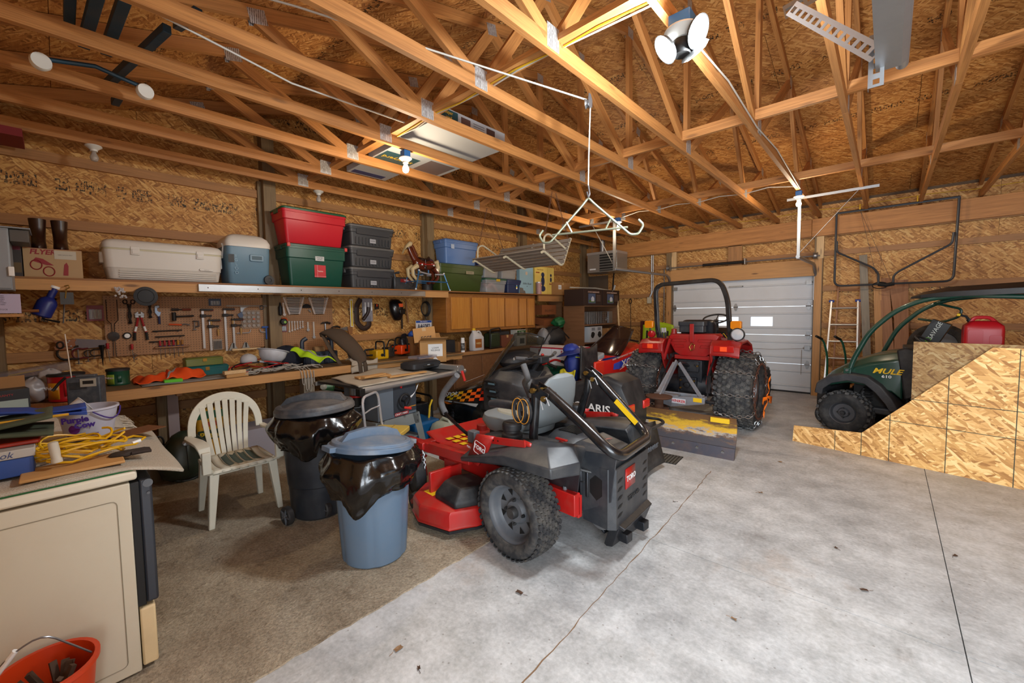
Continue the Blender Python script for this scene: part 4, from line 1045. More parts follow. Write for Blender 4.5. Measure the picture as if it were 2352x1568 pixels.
# ---------------------------------------------------------------- black snowmobile
def checker():
 m_, tr, b = nt('checker_flame_print'); b.inputs['Roughness'].default_value = .3
 return m_
def sled_black():
 t = thing('snowmobile', 'black snowmobile with checkered flame print and smoked windshield behind the mower', 'snowmobile', (-3.0, 3.85, 0), PI)
 BK = mat('#0a0b0d', .22, 0, .15, (.10, .10, .10), 6, coat=.4); SM = mat('#3a352a', .15, alpha=.55)
 # local +x is the nose (world -X), +y is its left side (towards the camera)
 L_ = lambda X, Z, y=0: (-(X+3.0), y, Z)
 secs = [(1.62, .12, .26, .34), (1.50, .26, .22, .42), (1.30, .38, .20, .52), (1.0, .44, .20, .64), (.66, .45, .22, .76), (.42, .42, .24, .84), (.30, .34, .26, .86)]
 rings = []
 for x, w, zb, ztp in secs:
  rings.append([(x, -w, zb), (x, -w*1.02, zb+(ztp-zb)*.45), (x, -w*.80, zb+(ztp-zb)*.82), (x, -w*.35, ztp), (x, w*.35, ztp), (x, w*.80, zb+(ztp-zb)*.82), (x, w*1.02, zb+(ztp-zb)*.45), (x, w, zb)])
 m = MB(); m.loft(rings); m.B('hood', BK, t, .02)
 # print on the near side of the hood
 def side(x, v):      # point on the left flank
  for i in range(len(secs)-1):
   if secs[i+1][0] <= x <= secs[i][0]:
    f = (secs[i][0]-x)/(secs[i][0]-secs[i+1][0]); w, zb, z1 = [secs[i][k]*(1-f)+secs[i+1][k]*f for k in (1, 2, 3)]
    return V((x, w*(1.02+(.80-1.02)*v)+.012, zb+(z1-zb)*(.45+.37*v)))
  return V((x, .45, .5))
 cols = ['#f0d020', '#f0b018', '#ef8a1a', '#e85a1c', '#e23c1c']
 for j in range(4):
  for i in range(10):
   if (i+j) % 2: continue
   x0 = 1.18-.085*i; v0 = .30+.17*j-.02*i
   if v0 > .95 or (j < 1 and i < 3): continue
   q = [side(x0, v0), side(x0-.085, v0-.02), side(x0-.085, v0+.15), side(x0, v0+.17)]
   m = MB(); m.add(q, [(0, 1, 2, 3)]); m.B('checker_patch', mat(cols[min(4, i//2)], .4), t, solid=.003, smooth=0)
 m = MB(); sw = [side(1.40, .55), side(1.1, .30), side(.75, .02), side(.52, -.18), side(.50, -.02), side(.8, .14), side(1.1, .42), side(1.38, .66)]
 m.add(sw, [tuple(range(8))]); m.B('swoosh_print', mat('#a8acb0', .4), t, solid=.003, smooth=0)
 m = MB(); m.add([side(1.44, .40), side(1.1, .12), side(.98, .12), side(1.2, .28), side(1.05, .22), side(1.30, .50)], [tuple(range(6))]); m.B('flame_print', mat('#ee8020', .4), t, solid=.003, smooth=0)
 TX('SPORT', .085, WHT, t, side(1.05, .86)+V((0, .012, .0)), (rad(62), rad(-9), rad(180)), shear=.3, sx=1.2)
 TX('550 FAN COOLED', .045, WHT, t, (.80, .22, .735), (rad(10), rad(-20), rad(180)), shear=.4)
 # belly pan
 m = MB(); m.loft([[(x, y, z) for y, z in rrect(-w, .10, w, h_, .05)] for x, w, h_ in ((1.55, .12, .26), (1.30, .34, .34), (.4, .44, .42), (.1, .40, .40))]); m.B('belly_pan', BLKP, t, .01)
 # side vent panel (console) behind the hood
 m = MB(); rr = []
 for x, w, zb, z1 in ((.42, .45, .42, .86), (.24, .47, .40, .93), (.02, .40, .42, .90), (-.14, .26, .46, .82)):
  rr.append([(x, -w, zb), (x, -w, z1-.12), (x, -w*.7, z1), (x, w*.7, z1), (x, w, z1-.12), (x, w, zb)])
 m.loft(rr); m.B('console', CHAR, t, .02)
 m = MB()
 for k in range(3):
  z = .76-.085*k; m.prism([(x+.26-.02*k, z_+z) for x, z_ in ((-.08, 0), (-.05, .028), (.10, .03), (.11, .012), (.0, -.015))], .44, .482, 'Y')
 m.B('vent_scoop', INK, t, .004)
 m = MB()
 for k in range(3):
  z = .75-.085*k; m.box((.20-.02*k, .478, z), (.30-.02*k, .484, z+.02))
 m.B('vent_mesh', mat('#5f7d8c', .4), t, smooth=0)
 # windshield: curved smoked sheet with edge bead
 m = MB(); nu, nv = 12, 8
 def ws(u, v):
  a = (u-.5)*2; w = .43*(1-.36*v**1.6); y = a*w; x = .50-.50*v-.26*abs(a)**1.8*(1-v*.3)+.34; z = .72+.60*v-.10*abs(a)**2.5*(1-v)-.07*abs(a)**3*v
  return (x-.10, y, z)
 m.grid(ws, nu, nv); m.B('windshield', SM, t, solid=.004)
 edge = [ws(0, v/8) for v in range(8)]+[ws(u/12, 1) for u in range(13)]+[ws(1, v/8) for v in range(7, -1, -1)]
 MB().tube(edge, .006, 6).B('windshield_bead', BLKP, t)
 # bag on the dash, gauge
 m = MB(); m.ell((.20, .02, .99), (.20, .31, .12), 18, 10); o = m.B('dash_bag', mat('#14161b', .6, 0, .2), t)
 m = MB(); m.lathe([(.12, -.03), (.34, -.02), (.36, 0), (.33, .03), (.001, .06)], (.22, .0, .90), (.35, 0, 1), 24); m.B('dash_pod', BLKP, t)
 m = MB(); m.lathe([(.052, 0), (.056, .02), (.050, .022)], (.10, .26, .865), (-.55, .55, .5), 20); g = m.B('gauge', BLKP, t)
 MB().lathe([(.048, .018), (.001, .019)], (.10, .26, .865), (-.55, .55, .5), 20).B('gauge_face', mat('#1d5a78', .4), g)
 TX('POLARIS', .05, WHT, t, (.17, .26, 1.035), (rad(50), 0, rad(180)))
 # handlebar
 m = MB(); m.tube([(.05, .0, .85), (-.06, 0, 1.0), (-.10, 0, 1.04)], .035, 10).box((-.16, -.08, .98), (-.04, .08, 1.06)); m.B('steering_post', CHAR, t, .01)
 m = MB(); m.tube(fillet([(-.04, .36, 1.06), (-.12, .18, 1.04), (-.10, 0, 1.03), (-.12, -.18, 1.04), (-.04, -.36, 1.06)], .06), .014, 8); m.B('handlebar', BLKP, t)
 for s in (1, -1): MB().tube([(-.03, s*.38, 1.065), (-.09, s*.25, 1.05)], .021, 10).B('grip', FOAM, t)
 MB().tube([(-.10, .22, 1.05), (-.2, .30, 1.07), (-.16, .36, 1.06)], .009, 6).B('brake_lever', BLKP, t)
 MB().ell((-.12, 0, 1.075), (.02, .02, .015)).B('kill_switch', RED, t)
 # seat
 m = MB(); rr = []
 for x, w, zb, z1 in ((-.02, .15, .45, .76), (-.25, .19, .42, .74), (-.55, .21, .40, .80), (-.85, .22, .40, .90), (-1.05, .23, .40, .94), (-1.20, .22, .42, .88), (-1.27, .19, .44, .70)):
  rr.append([(x, y, z) for y, z in rrect(-w, zb, w, z1, .06)])
 m.loft(rr); m.B('seat', mat('#16181c', .5, 0, .2, (.14, .13, .12)), t)
 TX('POLARIS', .105, WHT, t, (-.86, .2335, .61), (rad(90), 0, rad(180)), bold=.002, sx=1.18)
 # tunnel and rear rack
 m = MB(); m.prism([(.2, .24), (.1, .44), (-1.15, .46), (-1.36, .40), (-1.30, .30), (-1.2, .24)], -.24, .24, 'Y'); m.B('tunnel', CHAR, t, .006)
 m = MB(); m.tube(fillet([(-1.0, .25, .46), (-1.38, .25, .48), (-1.46, .16, .48), (-1.46, -.16, .48), (-1.38, -.25, .48), (-1.0, -.25, .46)], .05), .014, 8); m.B('rear_rack', BLKP, t)
 m = MB(); m.box((-1.285, .10, .60), (-1.245, .24, .68)); m.B('tail_lamp', mat('#c02018', .2, coat=.4), t, .008)
 m = MB(); m.box((-1.285, -.24, .60), (-1.245, -.10, .68)); m.B('tail_lamp', mat('#c02018', .2, coat=.4), t, .008)
 m = MB(); m.grid(lambda u, v: (-1.34-.10*v+.02*sin(u*3), -.23+.46*u, .46-.40*v), 6, 6); fl = m.B('snow_flap', BLKP, t, solid=.008)
 TX('POLARIS', .075, GREY, t, (-1.405, 0, .25), (rad(104), 0, rad(-90)), ext=.004, bold=.001)
 # track, running boards, skis
 m = MB(); m.tube(fillet([(.15, 0, .06), (-1.25, 0, .06), (-1.42, 0, .22), (-1.2, 0, .30), (.2, 0, .30), (.42, 0, .2), (.15, 0, .06)], .1, 5)[:-1], .03, 6, closed=True)
 TR = fillet([(.10, .035), (-1.22, .035), (-1.40, .16), (-1.25, .28), (.30, .30), (.38, .17)], .1, 5) if 0 else None
 pr = [V((x, 0, z)) for x, z in ((.10, .035), (-1.22, .035), (-1.36, .09), (-1.40, .17), (-1.34, .25), (-1.22, .28), (.26, .30), (.36, .24), (.36, .16))]
 m = MB(); m.loft([[(p.x, y, p.z) for p in pr] for y in (-.19, .19)]); m.B('track', RUB, t, .01)
 lg = MB()
 for k in range(26): x = .08-.052*k; lg.box((x-.008, -.19, .0), (x+.008, .19, .04))
 q = lg.B('track_lugs', RUB, t, smooth=0); q['kind'] = 'stuff'
 for s in (1, -1):
  MB().box((-1.2, min(s*.24, s*.42), .26), (.3, max(s*.24, s*.42), .285)).B('running_board', CHAR, t)
  m = MB(); m.loft([[(x, s*.46-.07, z), (x, s*.46+.07, z), (x, s*.46+.06, z+.03), (x, s*.46-.06, z+.03)] for x, z in ((.55, .0), (1.45, .0), (1.6, .04), (1.72, .14))]); m.B('ski', BLKP, t, .005)
  m = MB(); m.tube([(1.05, s*.46, .04), (1.0, s*.44, .24), (.98, s*.30, .34)], .018, 8).tube([(1.1, s*.45, .12), (.9, s*.2, .26)], .012, 8); m.B('spindle', mat('#c01818', .4), t)
  m = MB(); m.cyl((1.0, s*.47, .10), (.96, s*.40, .44), .03)
  for k in range(7): m.lathe([(.03, 0), (.045, .008), (.03, .016)], V((1.0, s*.47, .12)).lerp(V((.96, s*.40, .42)), k/7), (-.04, -s*.07, .34), 12)
  m.B('shock', DKST, t)
 return t
sled_black()
def sled_red():
 t = thing('snowmobile', 'red snowmobile with dark windshield beside the left tractor tire', 'snowmobile', (-3.93, 6.2, 0), rad(250))
 RD = mat('#c81e1a', .3, 0, .12, (.2, .08, .05), 5, coat=.3); SM = mat('#2a1c1a', .12, alpha=.72)
 secs = [(.22, .14, .42, .52), (.05, .32, .36, .64), (-.25, .44, .34, .80), (-.60, .48, .36, .86), (-1.0, .46, .42, .93), (-1.30, .36, .50, .97)]
 rings = [[(x, -w, zb), (x, -w*1.03, zb+(z1-zb)*.4), (x, -w*.86, zb+(z1-zb)*.86), (x, -w*.4, z1), (x, w*.4, z1), (x, w*.86, zb+(z1-zb)*.86), (x, w*1.03, zb+(z1-zb)*.4), (x, w, zb)] for x, w, zb, z1 in secs]
 m = MB(); m.loft(rings); m.B('hood', RD, t, .02)
 def side(x, v):
  for i in range(len(secs)-1):
   if secs[i+1][0] <= x <= secs[i][0]:
    f = (secs[i][0]-x)/(secs[i][0]-secs[i+1][0]); w, zb, z1 = [secs[i][k]*(1-f)+secs[i+1][k]*f for k in (1, 2, 3)]
    return V((x, w*(1.03+(.86-1.03)*v)+.01, zb+(z1-zb)*(.4+.46*v)))
  return V((x, .4, .5))
 BLU = mat('#2a3fb0', .35)
 m = MB(); m.add([side(-.1, .25), side(-.55, .10), side(-.98, .75), side(-.6, .62)], [(0, 1, 2, 3)]); m.B('blue_stripe', BLU, t, solid=.004, smooth=0)
 m = MB(); m.add([side(-.2, .98), side(-.5, .90), side(-.62, 1.0), side(-.3, 1.08)], [(0, 1, 2, 3)]); m.B('blue_stripe', mat('#1a2460', .35), t, solid=.004, smooth=0)
 m = MB(); m.add([side(-.55, .02), side(-1.1, .50), side(-1.15, .66), side(-.8, .45)], [(0, 1, 2, 3)]); m.B('white_stripe', WHT, t, solid=.004, smooth=0)
 rx = (rad(80), rad(-12), rad(182))
 TX('XC', .15, WHT, t, side(-.70, .42)+V((0, .02, 0)), rx, shear=.3, bold=.003)
 TX('600', .09, mat('#e8c890', .4), t, side(-1.02, .95)+V((0, .03, .01)), rx, shear=.2, bold=.002)
 TX('HIGH PERFORMANCE TWIN', .038, WHT, t, side(-.66, .98)+V((0, .03, -.01)), rx, shear=.2)
 m = MB(); m.loft([[(x, y, z) for y, z in rrect(-w, zb, w, zb+.1, .03)] for x, w, zb in ((.0, .24, .60), (-.22, .34, .70), (-.34, .36, .76))]); m.B('headlight_glass', mat('#aab4bc', .1, .3, coat=.5), t, .01)
 m = MB()
 for y in (-.22, -.07, .1, .25): m.ell((-.14, y, .73), (.07, .06, .05), 10, 6)
 m.B('headlight_reflector', CHROME, t)
 def ws(u, v):
  a = (u-.5)*2; w = .44*(1-.55*v**1.5); return (-.30-.62*v-.26*abs(a)**1.8, a*w, .82+.48*v-.08*abs(a)**2)
 m = MB(); m.grid(ws, 12, 8); m.B('windshield', SM, t, solid=.005)
 m = MB(); m.tube([(-1.05, .42, 1.02), (-1.1, .2, 1.03), (-1.1, -.2, 1.03), (-1.05, -.42, 1.02)], .016, 8); m.B('handlebar', BLKP, t)
 MB().cyl((-.9, 0, .8), (-1.1, 0, 1.03), .04).B('steering_post', BLKP, t)
 m = MB(); m.loft([[(x, y, z) for y, z in rrect(-w, .12, w, h_, .05)] for x, w, h_ in ((.12, .2, .40), (-.2, .42, .40), (-1.2, .44, .46))]); m.B('belly_pan', BLKP, t, .01)
 m = MB(); m.loft([[(x, y, z) for y, z in rrect(-w, .40, w, h_, .05)] for x, w, h_ in ((-1.25, .17, .82), (-1.6, .19, .78), (-2.1, .19, .82), (-2.3, .18, .80))]); m.B('seat', BLKP, t)
 m = MB(); m.box((-2.5, -.2, .22), (-1.2, .2, .42)); m.B('tunnel', CHAR, t, .006)
 pr = [(-1.1, .04), (-2.35, .04), (-2.5, .13), (-2.45, .26), (-1.0, .28), (-.95, .15)]
 m = MB(); m.loft([[(x, y, z) for x, z in pr] for y in (-.19, .19)]); m.B('track', RUB, t, .01)
 for s in (1, -1):
  m = MB(); m.loft([[(x, s*.50-.07, z), (x, s*.50+.07, z), (x, s*.50+.06, z+.03), (x, s*.50-.06, z+.03)] for x, z in ((-.9, .0), (.15, .0), (.30, .04), (.42, .15))]); m.B('ski', mat('#b01818', .5), t, .005)
  m = MB(); m.tube([(-.3, s*.48, .04), (-.34, s*.46, .24), (-.36, s*.34, .36)], .018, 8).tube([(-.25, s*.46, .12), (-.5, s*.2, .26)], .012, 8); m.B('spindle', DKST, t)
 return t
sled_red()
# ---------------------------------------------------------------- utility vehicle
def utv():
 t = thing('utility_vehicle', 'dark green utility vehicle with black roof and fender flares behind the panel', 'vehicle', (.091, 7.14, 0), rad(167))
 GR = mat('#123b2f', .3, 0, .12, (.2, .2, .15), 4, coat=.35); BKP = mat('#26272b', .55, 0, .25, (.15, .14, .13), 7)
 # local +x nose (world -X); +y = world -Y, towards the camera; near flank at y=.55
 for s in (1, -1):
  wheel(t, (.335, s*.51, .26), .26, .22, .135, s, 'knob', STEEL if 0 else mat('#5c5e63', .4, .6, .3), dish=.25, rings=4, name='front_tire')
  wheel(t, (-1.55, s*.53, .26), .26, .24, .135, s, 'knob', mat('#5c5e63', .4, .6, .3), dish=.25, rings=4, name='rear_tire')
  # flare
  Y = lambda y: s*y; m = MB()
  pr = [(.62, .50), (.60, .62), (.48, .72), (.30, .775), (.10, .755), (-.02, .66), (-.12, .52), (-.18, .40)]
  inn = [(.54, .48), (.53, .56), (.44, .64), (.29, .69), (.13, .67), (.03, .58), (-.06, .46), (-.10, .38)]
  rings = []
  for y, k in ((.36, 0), (.58, 0), (.63, .02)):
   rings.append([(x, Y(y), z-k) for x, z in pr]+[(x, Y(y), z-k) for x, z in reversed(inn)])
  if s < 0: rings = rings[::-1]
  m.loft(rings); m.B('fender_flare', BKP, t, .01)
  # hood side
 secs = [(.62, .40, .48, .58), (.60, .48, .50, .66), (.50, .53, .58, .78), (.30, .55, .64, .92), (.10, .56, .62, 1.01), (-.10, .56, .58, 1.06), (-.18, .54, .50, 1.08)]
 m = MB(); rr = []
 for x, w, zb, z1 in secs: rr.append([(x, -w, zb), (x, -w, z1-.12), (x, -w*.82, z1-.03), (x, -w*.4, z1), (x, w*.4, z1), (x, w*.82, z1-.03), (x, w, z1-.12), (x, w, zb)])
 m.loft(rr); m.B('hood', GR, t, .015)
 m = MB(); m.box((.55, -.42, .30), (.66, .42, .52)).box((-.15, -.45, .28), (.6, .45, .36)); m.B('front_bumper', BKP, t, .02)
 m = MB(); m.box((-.2, -.35, .3), (.3, .35, .6)).cyl((.25, .36, .28), (.2, .3, .62), .04); m.B('undercarriage', INK, t)
 m = MB()
 for k in range(6): m.lathe([(.03, 0), (.048, .012), (.03, .024)], (.16, .36, .42+.035*k), (0, 0, 1), 12)
 m.B('shock', BLKP, t)
 TX('MULE', .085, YEL, t, (-.05, .568, .815), (rad(90), 0, PI), shear=.35, bold=.002, sx=1.2)
 TX('610', .045, WHT, t, (-.05, .568, .755), (rad(90), 0, PI), bold=.001, sx=1.3)
 # dash and cab
 m = MB(); m.prism([(-.12, 1.07), (-.20, 1.10), (-.36, 1.05), (-.40, .80), (-.30, .55), (-.20, .50)], -.53, .555, 'Y'); m.B('dash', BLKP, t, .02)
 m = MB(); m.box((-1.95, -.60, .40), (-.2, .60, .46)); m.box((-1.2, -.55, .46), (-.85, .55, .72)); m.B('floor_pan', BKP, t, .01)
 m = MB(); m.box((-1.20, -.55, .72), (-.75, .55, .82)).box((-1.28, -.55, .80), (-1.18, .55, 1.12)); m.B('bench_seat', mat('#17181a', .5), t, .02)
 m = MB(); m.box((-2.35, -.60, .72), (-1.35, .60, .76)).box((-2.35, .57, .76), (-1.35, .60, 1.02)).box((-2.35, -.60, .76), (-1.35, -.57, 1.02)); m.B('cargo_bed', GR, t, .006)
 for s in (1, -1):
  pts = fillet([(.30, s*.565, .74), (.26, s*.56, .92), (.12, s*.55, 1.27), (-.10, s*.545, 1.52), (-.32, s*.54, 1.64), (-.60, s*.54, 1.67)], .12, 4)
  MB().tube(pts, .026, 12).B('cab_tube', GR, t)
  MB().tube(fillet([(-1.25, s*.54, .8), (-1.25, s*.54, 1.62), (-.6, s*.54, 1.67)], .12), .024, 10).B('cab_tube', GR, t)
  MB().cbox((.30, s*.60, .77), (.07, .02, .11)).B('tube_foot', GR, t, .004)
  for dz in (-.025, .03): MB().cyl((.30, s*.605, .77+dz), (.30, s*.622, .77+dz), .014, n=8).B('bolt', STEEL, t)
 MB().tube(fillet([(-.22, -.50, 1.60), (-.46, -.50, 1.52), (-.44, -.50, 1.43), (-.30, -.51, 1.36), (-.08, -.52, 1.40)], .05), .014, 8).B('grab_handle', GR, t)
 m = MB(); m.tube([(-.18, .0+.05*cos(0), 1.0), (-.3, 0, 1.1)], .02, 8); m.tube([(-.32+.10*cos(2*PI*k/20), .25+.16*sin(2*PI*k/20), 1.14+.08*cos(2*PI*k/20)) for k in range(20)], .012, 8, closed=True); m.B('steering_wheel', BLKP, t)
 rr = []
 for x, w, z0, z1 in ((-.18, .30, 1.655, 1.66), (-.20, .45, 1.652, 1.68), (-.30, .56, 1.655, 1.72), (-.50, .60, 1.66, 1.765), (-1.0, .62, 1.67, 1.785), (-1.5, .60, 1.67, 1.765), (-1.7, .5, 1.67, 1.72)):
  rr.append([(x, -w, z0), (x, -w, (z0+z1)/2), (x, -w*.8, z1), (x, w*.8, z1), (x, w, (z0+z1)/2), (x, w, z0)])
 m = MB(); m.loft(rr); m.B('roof', mat('#17181b', .38, 0, .1), t, .012)
 return t
utv()
def ramp_panel():
 A = V((-.769, 5.93, 0)); d = V((.9771, -.2128, 0)); nrm = V((-d.y, d.x, 0))
 def pan(name, poly, off, m_, label, rz=0):
  mb = MB(); mb.prism(poly, 0, .012, 'Z'); o = mb.B(name, m_, None, smooth=0)
  up = V((0, 0, 1)); mm = Matrix((d, up, d.cross(up))).transposed().to_4x4(); mm.translation = A+nrm*off; o.matrix_world = mm
  return o
 p1 = pan('plywood_panel', [(0, 0), (3.1, 0), (3.1, 1.19), (1.48, 1.197), (.623, .24), (.01, .186)], 0, OSB_NEW, '')
 tag(p1, 'fresh strand-board panel with a sloped cut edge standing on the concrete floor', 'panel')
 ln = MB(); w = .003
 def L(a, b_):
  a, b_ = V(a), V(b_); n = V((-(b_-a).y, (b_-a).x)).normalized()*w
  ln.add([(a.x+n.x, a.y+n.y, .0128), (a.x-n.x, a.y-n.y, .0128), (b_.x-n.x, b_.y-n.y, .0128), (b_.x+n.x, b_.y+n.y, .0128)], [(0, 1, 2, 3)])
 for u, z in ((.40, .215), (.623, .24), (.84, .48), (1.23, .92), (1.63, 1.19), (2.04, 1.19), (2.44, 1.19)): L((u, 0), (u, z))
 L((.98, .66), (3.1, .66)); L((.80, .42), (3.1, .42))
 ln.B('pencil_grid', mat('#4a4a3c', .9), p1, smooth=0)
 p2 = pan('strand_board_offcut', [(.98, 0), (1.9, 0), (1.9, 1.222), (.98, 1.222)], .03, osb('strand_board_weathered', .62, None, tint=(.80, .78, .72)), '')
 tag(p2, 'weathered grey strand-board sheet showing above the sloped panel edge', 'panel')
ramp_panel()
def jerry_can(name, loc, rz, label, m_, sc=1.0, capm=None):
 t = thing(name, label, 'fuel can', loc, rz)
 m = MB(); w, d, h = .17*sc, .14*sc, .34*sc
 m.loft([[(x, y, z) for x, y in rrect(-w*a, -d*a, w*a, d*a, .035*sc)] for z, a in ((0, .92), (.012*sc, 1.0), (h*.60, 1.0), (h*.76, .96), (h*.90, .70), (h*.93, .60))])
 m.B('body', m_, t)
 m = MB(); m.tube(fillet([(-w*.62, 0, h*.86), (-w*.45, 0, h*1.06), (w*.30, 0, h*1.07), (w*.70, 0, h*.82)], .04*sc), .022*sc, 10); m.B('carry_handle', m_, t)
 m = MB(); m.cyl((-w*.55, d*.1, h*.84), (-w*.7, d*.1, h*1.0), .028*sc, n=14); m.tube([(-w*.7, d*.1, h*.98), (-w*.85, d*.1, h*1.10), (-w*1.2, d*.1, h*1.16)], .014*sc, 8); m.B('spout', INK, t)
 MB().cyl((-w*1.15, d*.1, h*1.155), (-w*1.32, d*.1, h*1.17), .018*sc, n=12).B('spout_cap', capm or YEL, t)
 m = MB(); m.prism(rrect(-w*.80, h*.10, -w*.05, h*.60, .02), -d*1.012, -d*1.0, 'Y'); m.B('embossed_panel', m_, t, .003)
 m = MB(); m.prism(rrect(w*.25, h*.08, w*.85, h*.42, .02), -d*1.02, -d*1.0, 'Y'); m.B('embossed_grip', m_, t, .004)
 return t
REDP = mat('#b3121c', .38, 0, .08)
# ---------------------------------------------------------------- carpet
cm = MB()
edge = []
random.seed(3)
n = 60
for i in range(n+1):
 y = -0.45+3.2*i/n; edge.append((-1.93+random.uniform(-.008, .008), y))
vs = []; fs = []
for i, (x, y) in enumerate(edge):
 vs += [(x, y, .0005), (x-.006, y, .004), (-5.45, y, .004)]
 if i: k = 3*i; fs += [(k-3, k, k+1, k-2), (k-2, k+1, k+2, k-1)]
cm.add(vs, fs); cp_ = cm.B('carpet', CARPET, None, smooth=0)
tag(cp_, 'worn tan carpet covering the floor under the bins and bench', 'carpet')
cp_['kind'] = 'stuff'
# ---------------------------------------------------------------- kitchen range seen from the side
BEI = mat('#c9bfa9', .45, 0, .22, (.38, .28, .16), 2.5); BEIW = mat('#d6cdb8', .4, 0, .2, (.5, .4, .25), 5)
rg = thing('kitchen_range', 'old cream kitchen range side panel at the lower left under clutter', 'range', (-2.35, 0, 0))
MB().box((-.76, -.46, .012), (0, .175, .865)).B('side_panel', BEI, rg, .006)
m = MB(); pts = [(0, y, z) for y, z in rrect(-.42, .06, .13, .80, .02)]; m.tube([(.001, y, z) for _, y, z in pts], .0018, 4, closed=True).B('pressed_outline', mat('#8d8470', .6), rg)
MB().box((-.78, -.46, .875), (.012, .20, .915)).B('top_rim', BEIW, rg, .01)
MB().box((-.755, .175, .30), (-.005, .205, .86)).B('door_gasket', INK, rg, .003)
MB().box((-.76, .205, .30), (-.012, .25, .865)).B('oven_door', mat('#3c4048', .35, .4, .15), rg, .01)
MB().cyl((-.01, .235, .845), (-.003, .235, .845), .018, n=16).cyl((-.01, .235, .80), (-.003, .235, .80), .006, n=10).B('hinge_cap', GREY, rg)
MB().box((-.76, .18, .02), (-.01, .235, .285)).B('storage_drawer', mat('#d8bf93', .45, 0, .15), rg, .008)
MB().box((-.758, -.46, .915), (.0, .19, .921)).B('green_edging', mat('#1f6b34', .7), rg, smooth=0)
# ---------------------------------------------------------------- table along the near wall (its things are in the clutter part)
nb = thing('side_table', 'low clutter-covered table running along the near wall beside the range', 'table', (-4.3, -.10, 0))
MB().box((-1.15, -.36, .86), (1.17, .29, .90)).B('table_top', GIRT, nb, .004)
for x in (-1.08, 1.1):
 for y in (-.30, .22): MB().box((x-.04, y-.04, .0), (x+.04, y+.04, .86)).B('leg', POST, nb, .003)
RUG = None
def rug_mat(name, c1, c2, sc):
 m, t, b = nt(name); w = N(t, 'ShaderNodeTexWave'); w.inputs['Scale'].default_value = sc; w.inputs['Distortion'].default_value = .6; lk(t, coords(t), w.inputs['Vector'])
 n1 = noise(t, coords(t), 150, 2); lk(t, mix(t, math_n(t, 'MULTIPLY', w.outputs['Fac'], .5), mix(t, n1, c1, c2), tuple(x*.6 for x in c1)), b.inputs['Base Color'])
 b.inputs['Roughness'].default_value = .95; bump(t, b, n1, .7, .006); return m
WOVEN = rug_mat('woven_rug', (.42, .36, .28), (.56, .50, .40), 14)
r_ = MB()
def rugf(u, v):
 x = -2.34-1.0*v+.02*sin(9*v); y = -.44+.80*u; z = .929+.006*sin(14*u)*sin(9*v)
 if y > .16: z -= (y-.16)**1.4*.55; x += (y-.16)*.10
 return (x, y, z)
r_.grid(rugf, 26, 20); rg_ = r_.B('rug', WOVEN, None, solid=.010); tag(rg_, 'tan woven rug draped over the kitchen range top', 'rug')
r2 = MB(); r2.grid(lambda u, v: (-3.35-.85*v, -.42+.68*u, .928-max(0, (u-.84))*.45+.004*sin(30*v)), 16, 14)
r2_ = r2.B('rug', rug_mat('pale_rug', (.52, .49, .42), (.72, .70, .64), 30), None, solid=.012); tag(r2_, 'pale shaggy rug with fringe on the side table behind the ice cream tub', 'rug')
fr = MB()
for k in range(90):
 x = -3.35-.85*k/90+random.uniform(-.004, .004); y = .265
 fr.tube([(x, y-.015, .850), (x+random.uniform(-.02, .02), y+.03+random.uniform(0, .03), .845-random.uniform(0, .03)), (x+random.uniform(-.03, .03), y+.05+random.uniform(0, .03), .82-random.uniform(0, .05))], .0022, 4)
q = fr.B('fringe', mat('#cfc8b8', .9), r2_); q['kind'] = 'stuff'
# ---------------------------------------------------------------- trash bins
def bag_skirt(c, r, z0, z1, drop, seed, lift):
 """gathered plastic liner hanging over a rim"""
 rnd = random.Random(seed); ph = [rnd.uniform(0, 6.28) for _ in range(6)]; n, k = 96, 14; vs = []; fs = []
 for j in range(k+1):
  v = j/k
  for i in range(n):
   a = 2*PI*i/n; d = drop(a); z = z0-(z0-z1-d)*0-v*(z0-z1+d)
   puff = sin(PI*min(1, v*1.15))*.050+.030+.008*sin(9*a+ph[0]+3*v)+.005*sin(17*a+ph[1]-5*v)+.003*sin(31*a+ph[2]+9*v)+.005*sin(14*v+5*a+ph[3])
   rr = r+lift*(1-v)+puff*(.35+.65*min(1, v*3))-.012*v
   vs.append((c[0]+rr*cos(a), c[1]+rr*sin(a), z+.006*sin(7*a+ph[4])))
 for j in range(k):
  for i in range(n): fs.append((j*n+i, j*n+(i+1) % n, (j+1)*n+(i+1) % n, (j+1)*n+i))
 return MB().add(vs, fs)
BAG = mat('#08080a', .22, 0, 0, bmp=.5, bscale=22, coat=.4)
BLU = mat('#5d7389', .42, 0, .12, (.28, .26, .24), 6); BLUL = mat('#5a6f86', .45, 0, .55, (.36, .32, .27), 5)
b1 = thing('trash_bin', 'blue-grey plastic trash bin with tilted blue lid and black liner', 'trash bin', (-2.42, 1.37, .0045))
m = MB(); n = 72; prof = [(.195, 0), (.205, .01), (.212, .10), (.232, .45), (.243, .66), (.255, .665), (.255, .70), (.240, .70), (.225, .60), (.205, .05), (.001, .04)]
rings = []
for r, z in prof: rings.append([(r*(1-(.020 if (i % 12 in (5, 6)) and r > .19 and z < .65 else 0))*cos(2*PI*i/n), r*(1-(.020 if (i % 12 in (5, 6)) and r > .19 and z < .65 else 0))*sin(2*PI*i/n), z) for i in range(n)])
m.loft(rings, caps=False); m.B('bin_body', BLU, b1, smooth=25)
bag_skirt((0, 0), .235, .715, .53, lambda a: .05+.13*math.exp(-((a-5.35)/.42)**2)+.06*math.exp(-((a-4.3)/.5)**2), 3, .018).B('liner', BAG, b1, solid=.0015, smooth=60)
lid = MB(); lid.lathe([(.262, -.03), (.272, -.028), (.272, .0), (.255, .004), (.25, .020), (.225, .028), (.215, .022), (.15, .040), (.001, .055)], (0, 0, 0), (0, 0, 1), 48)
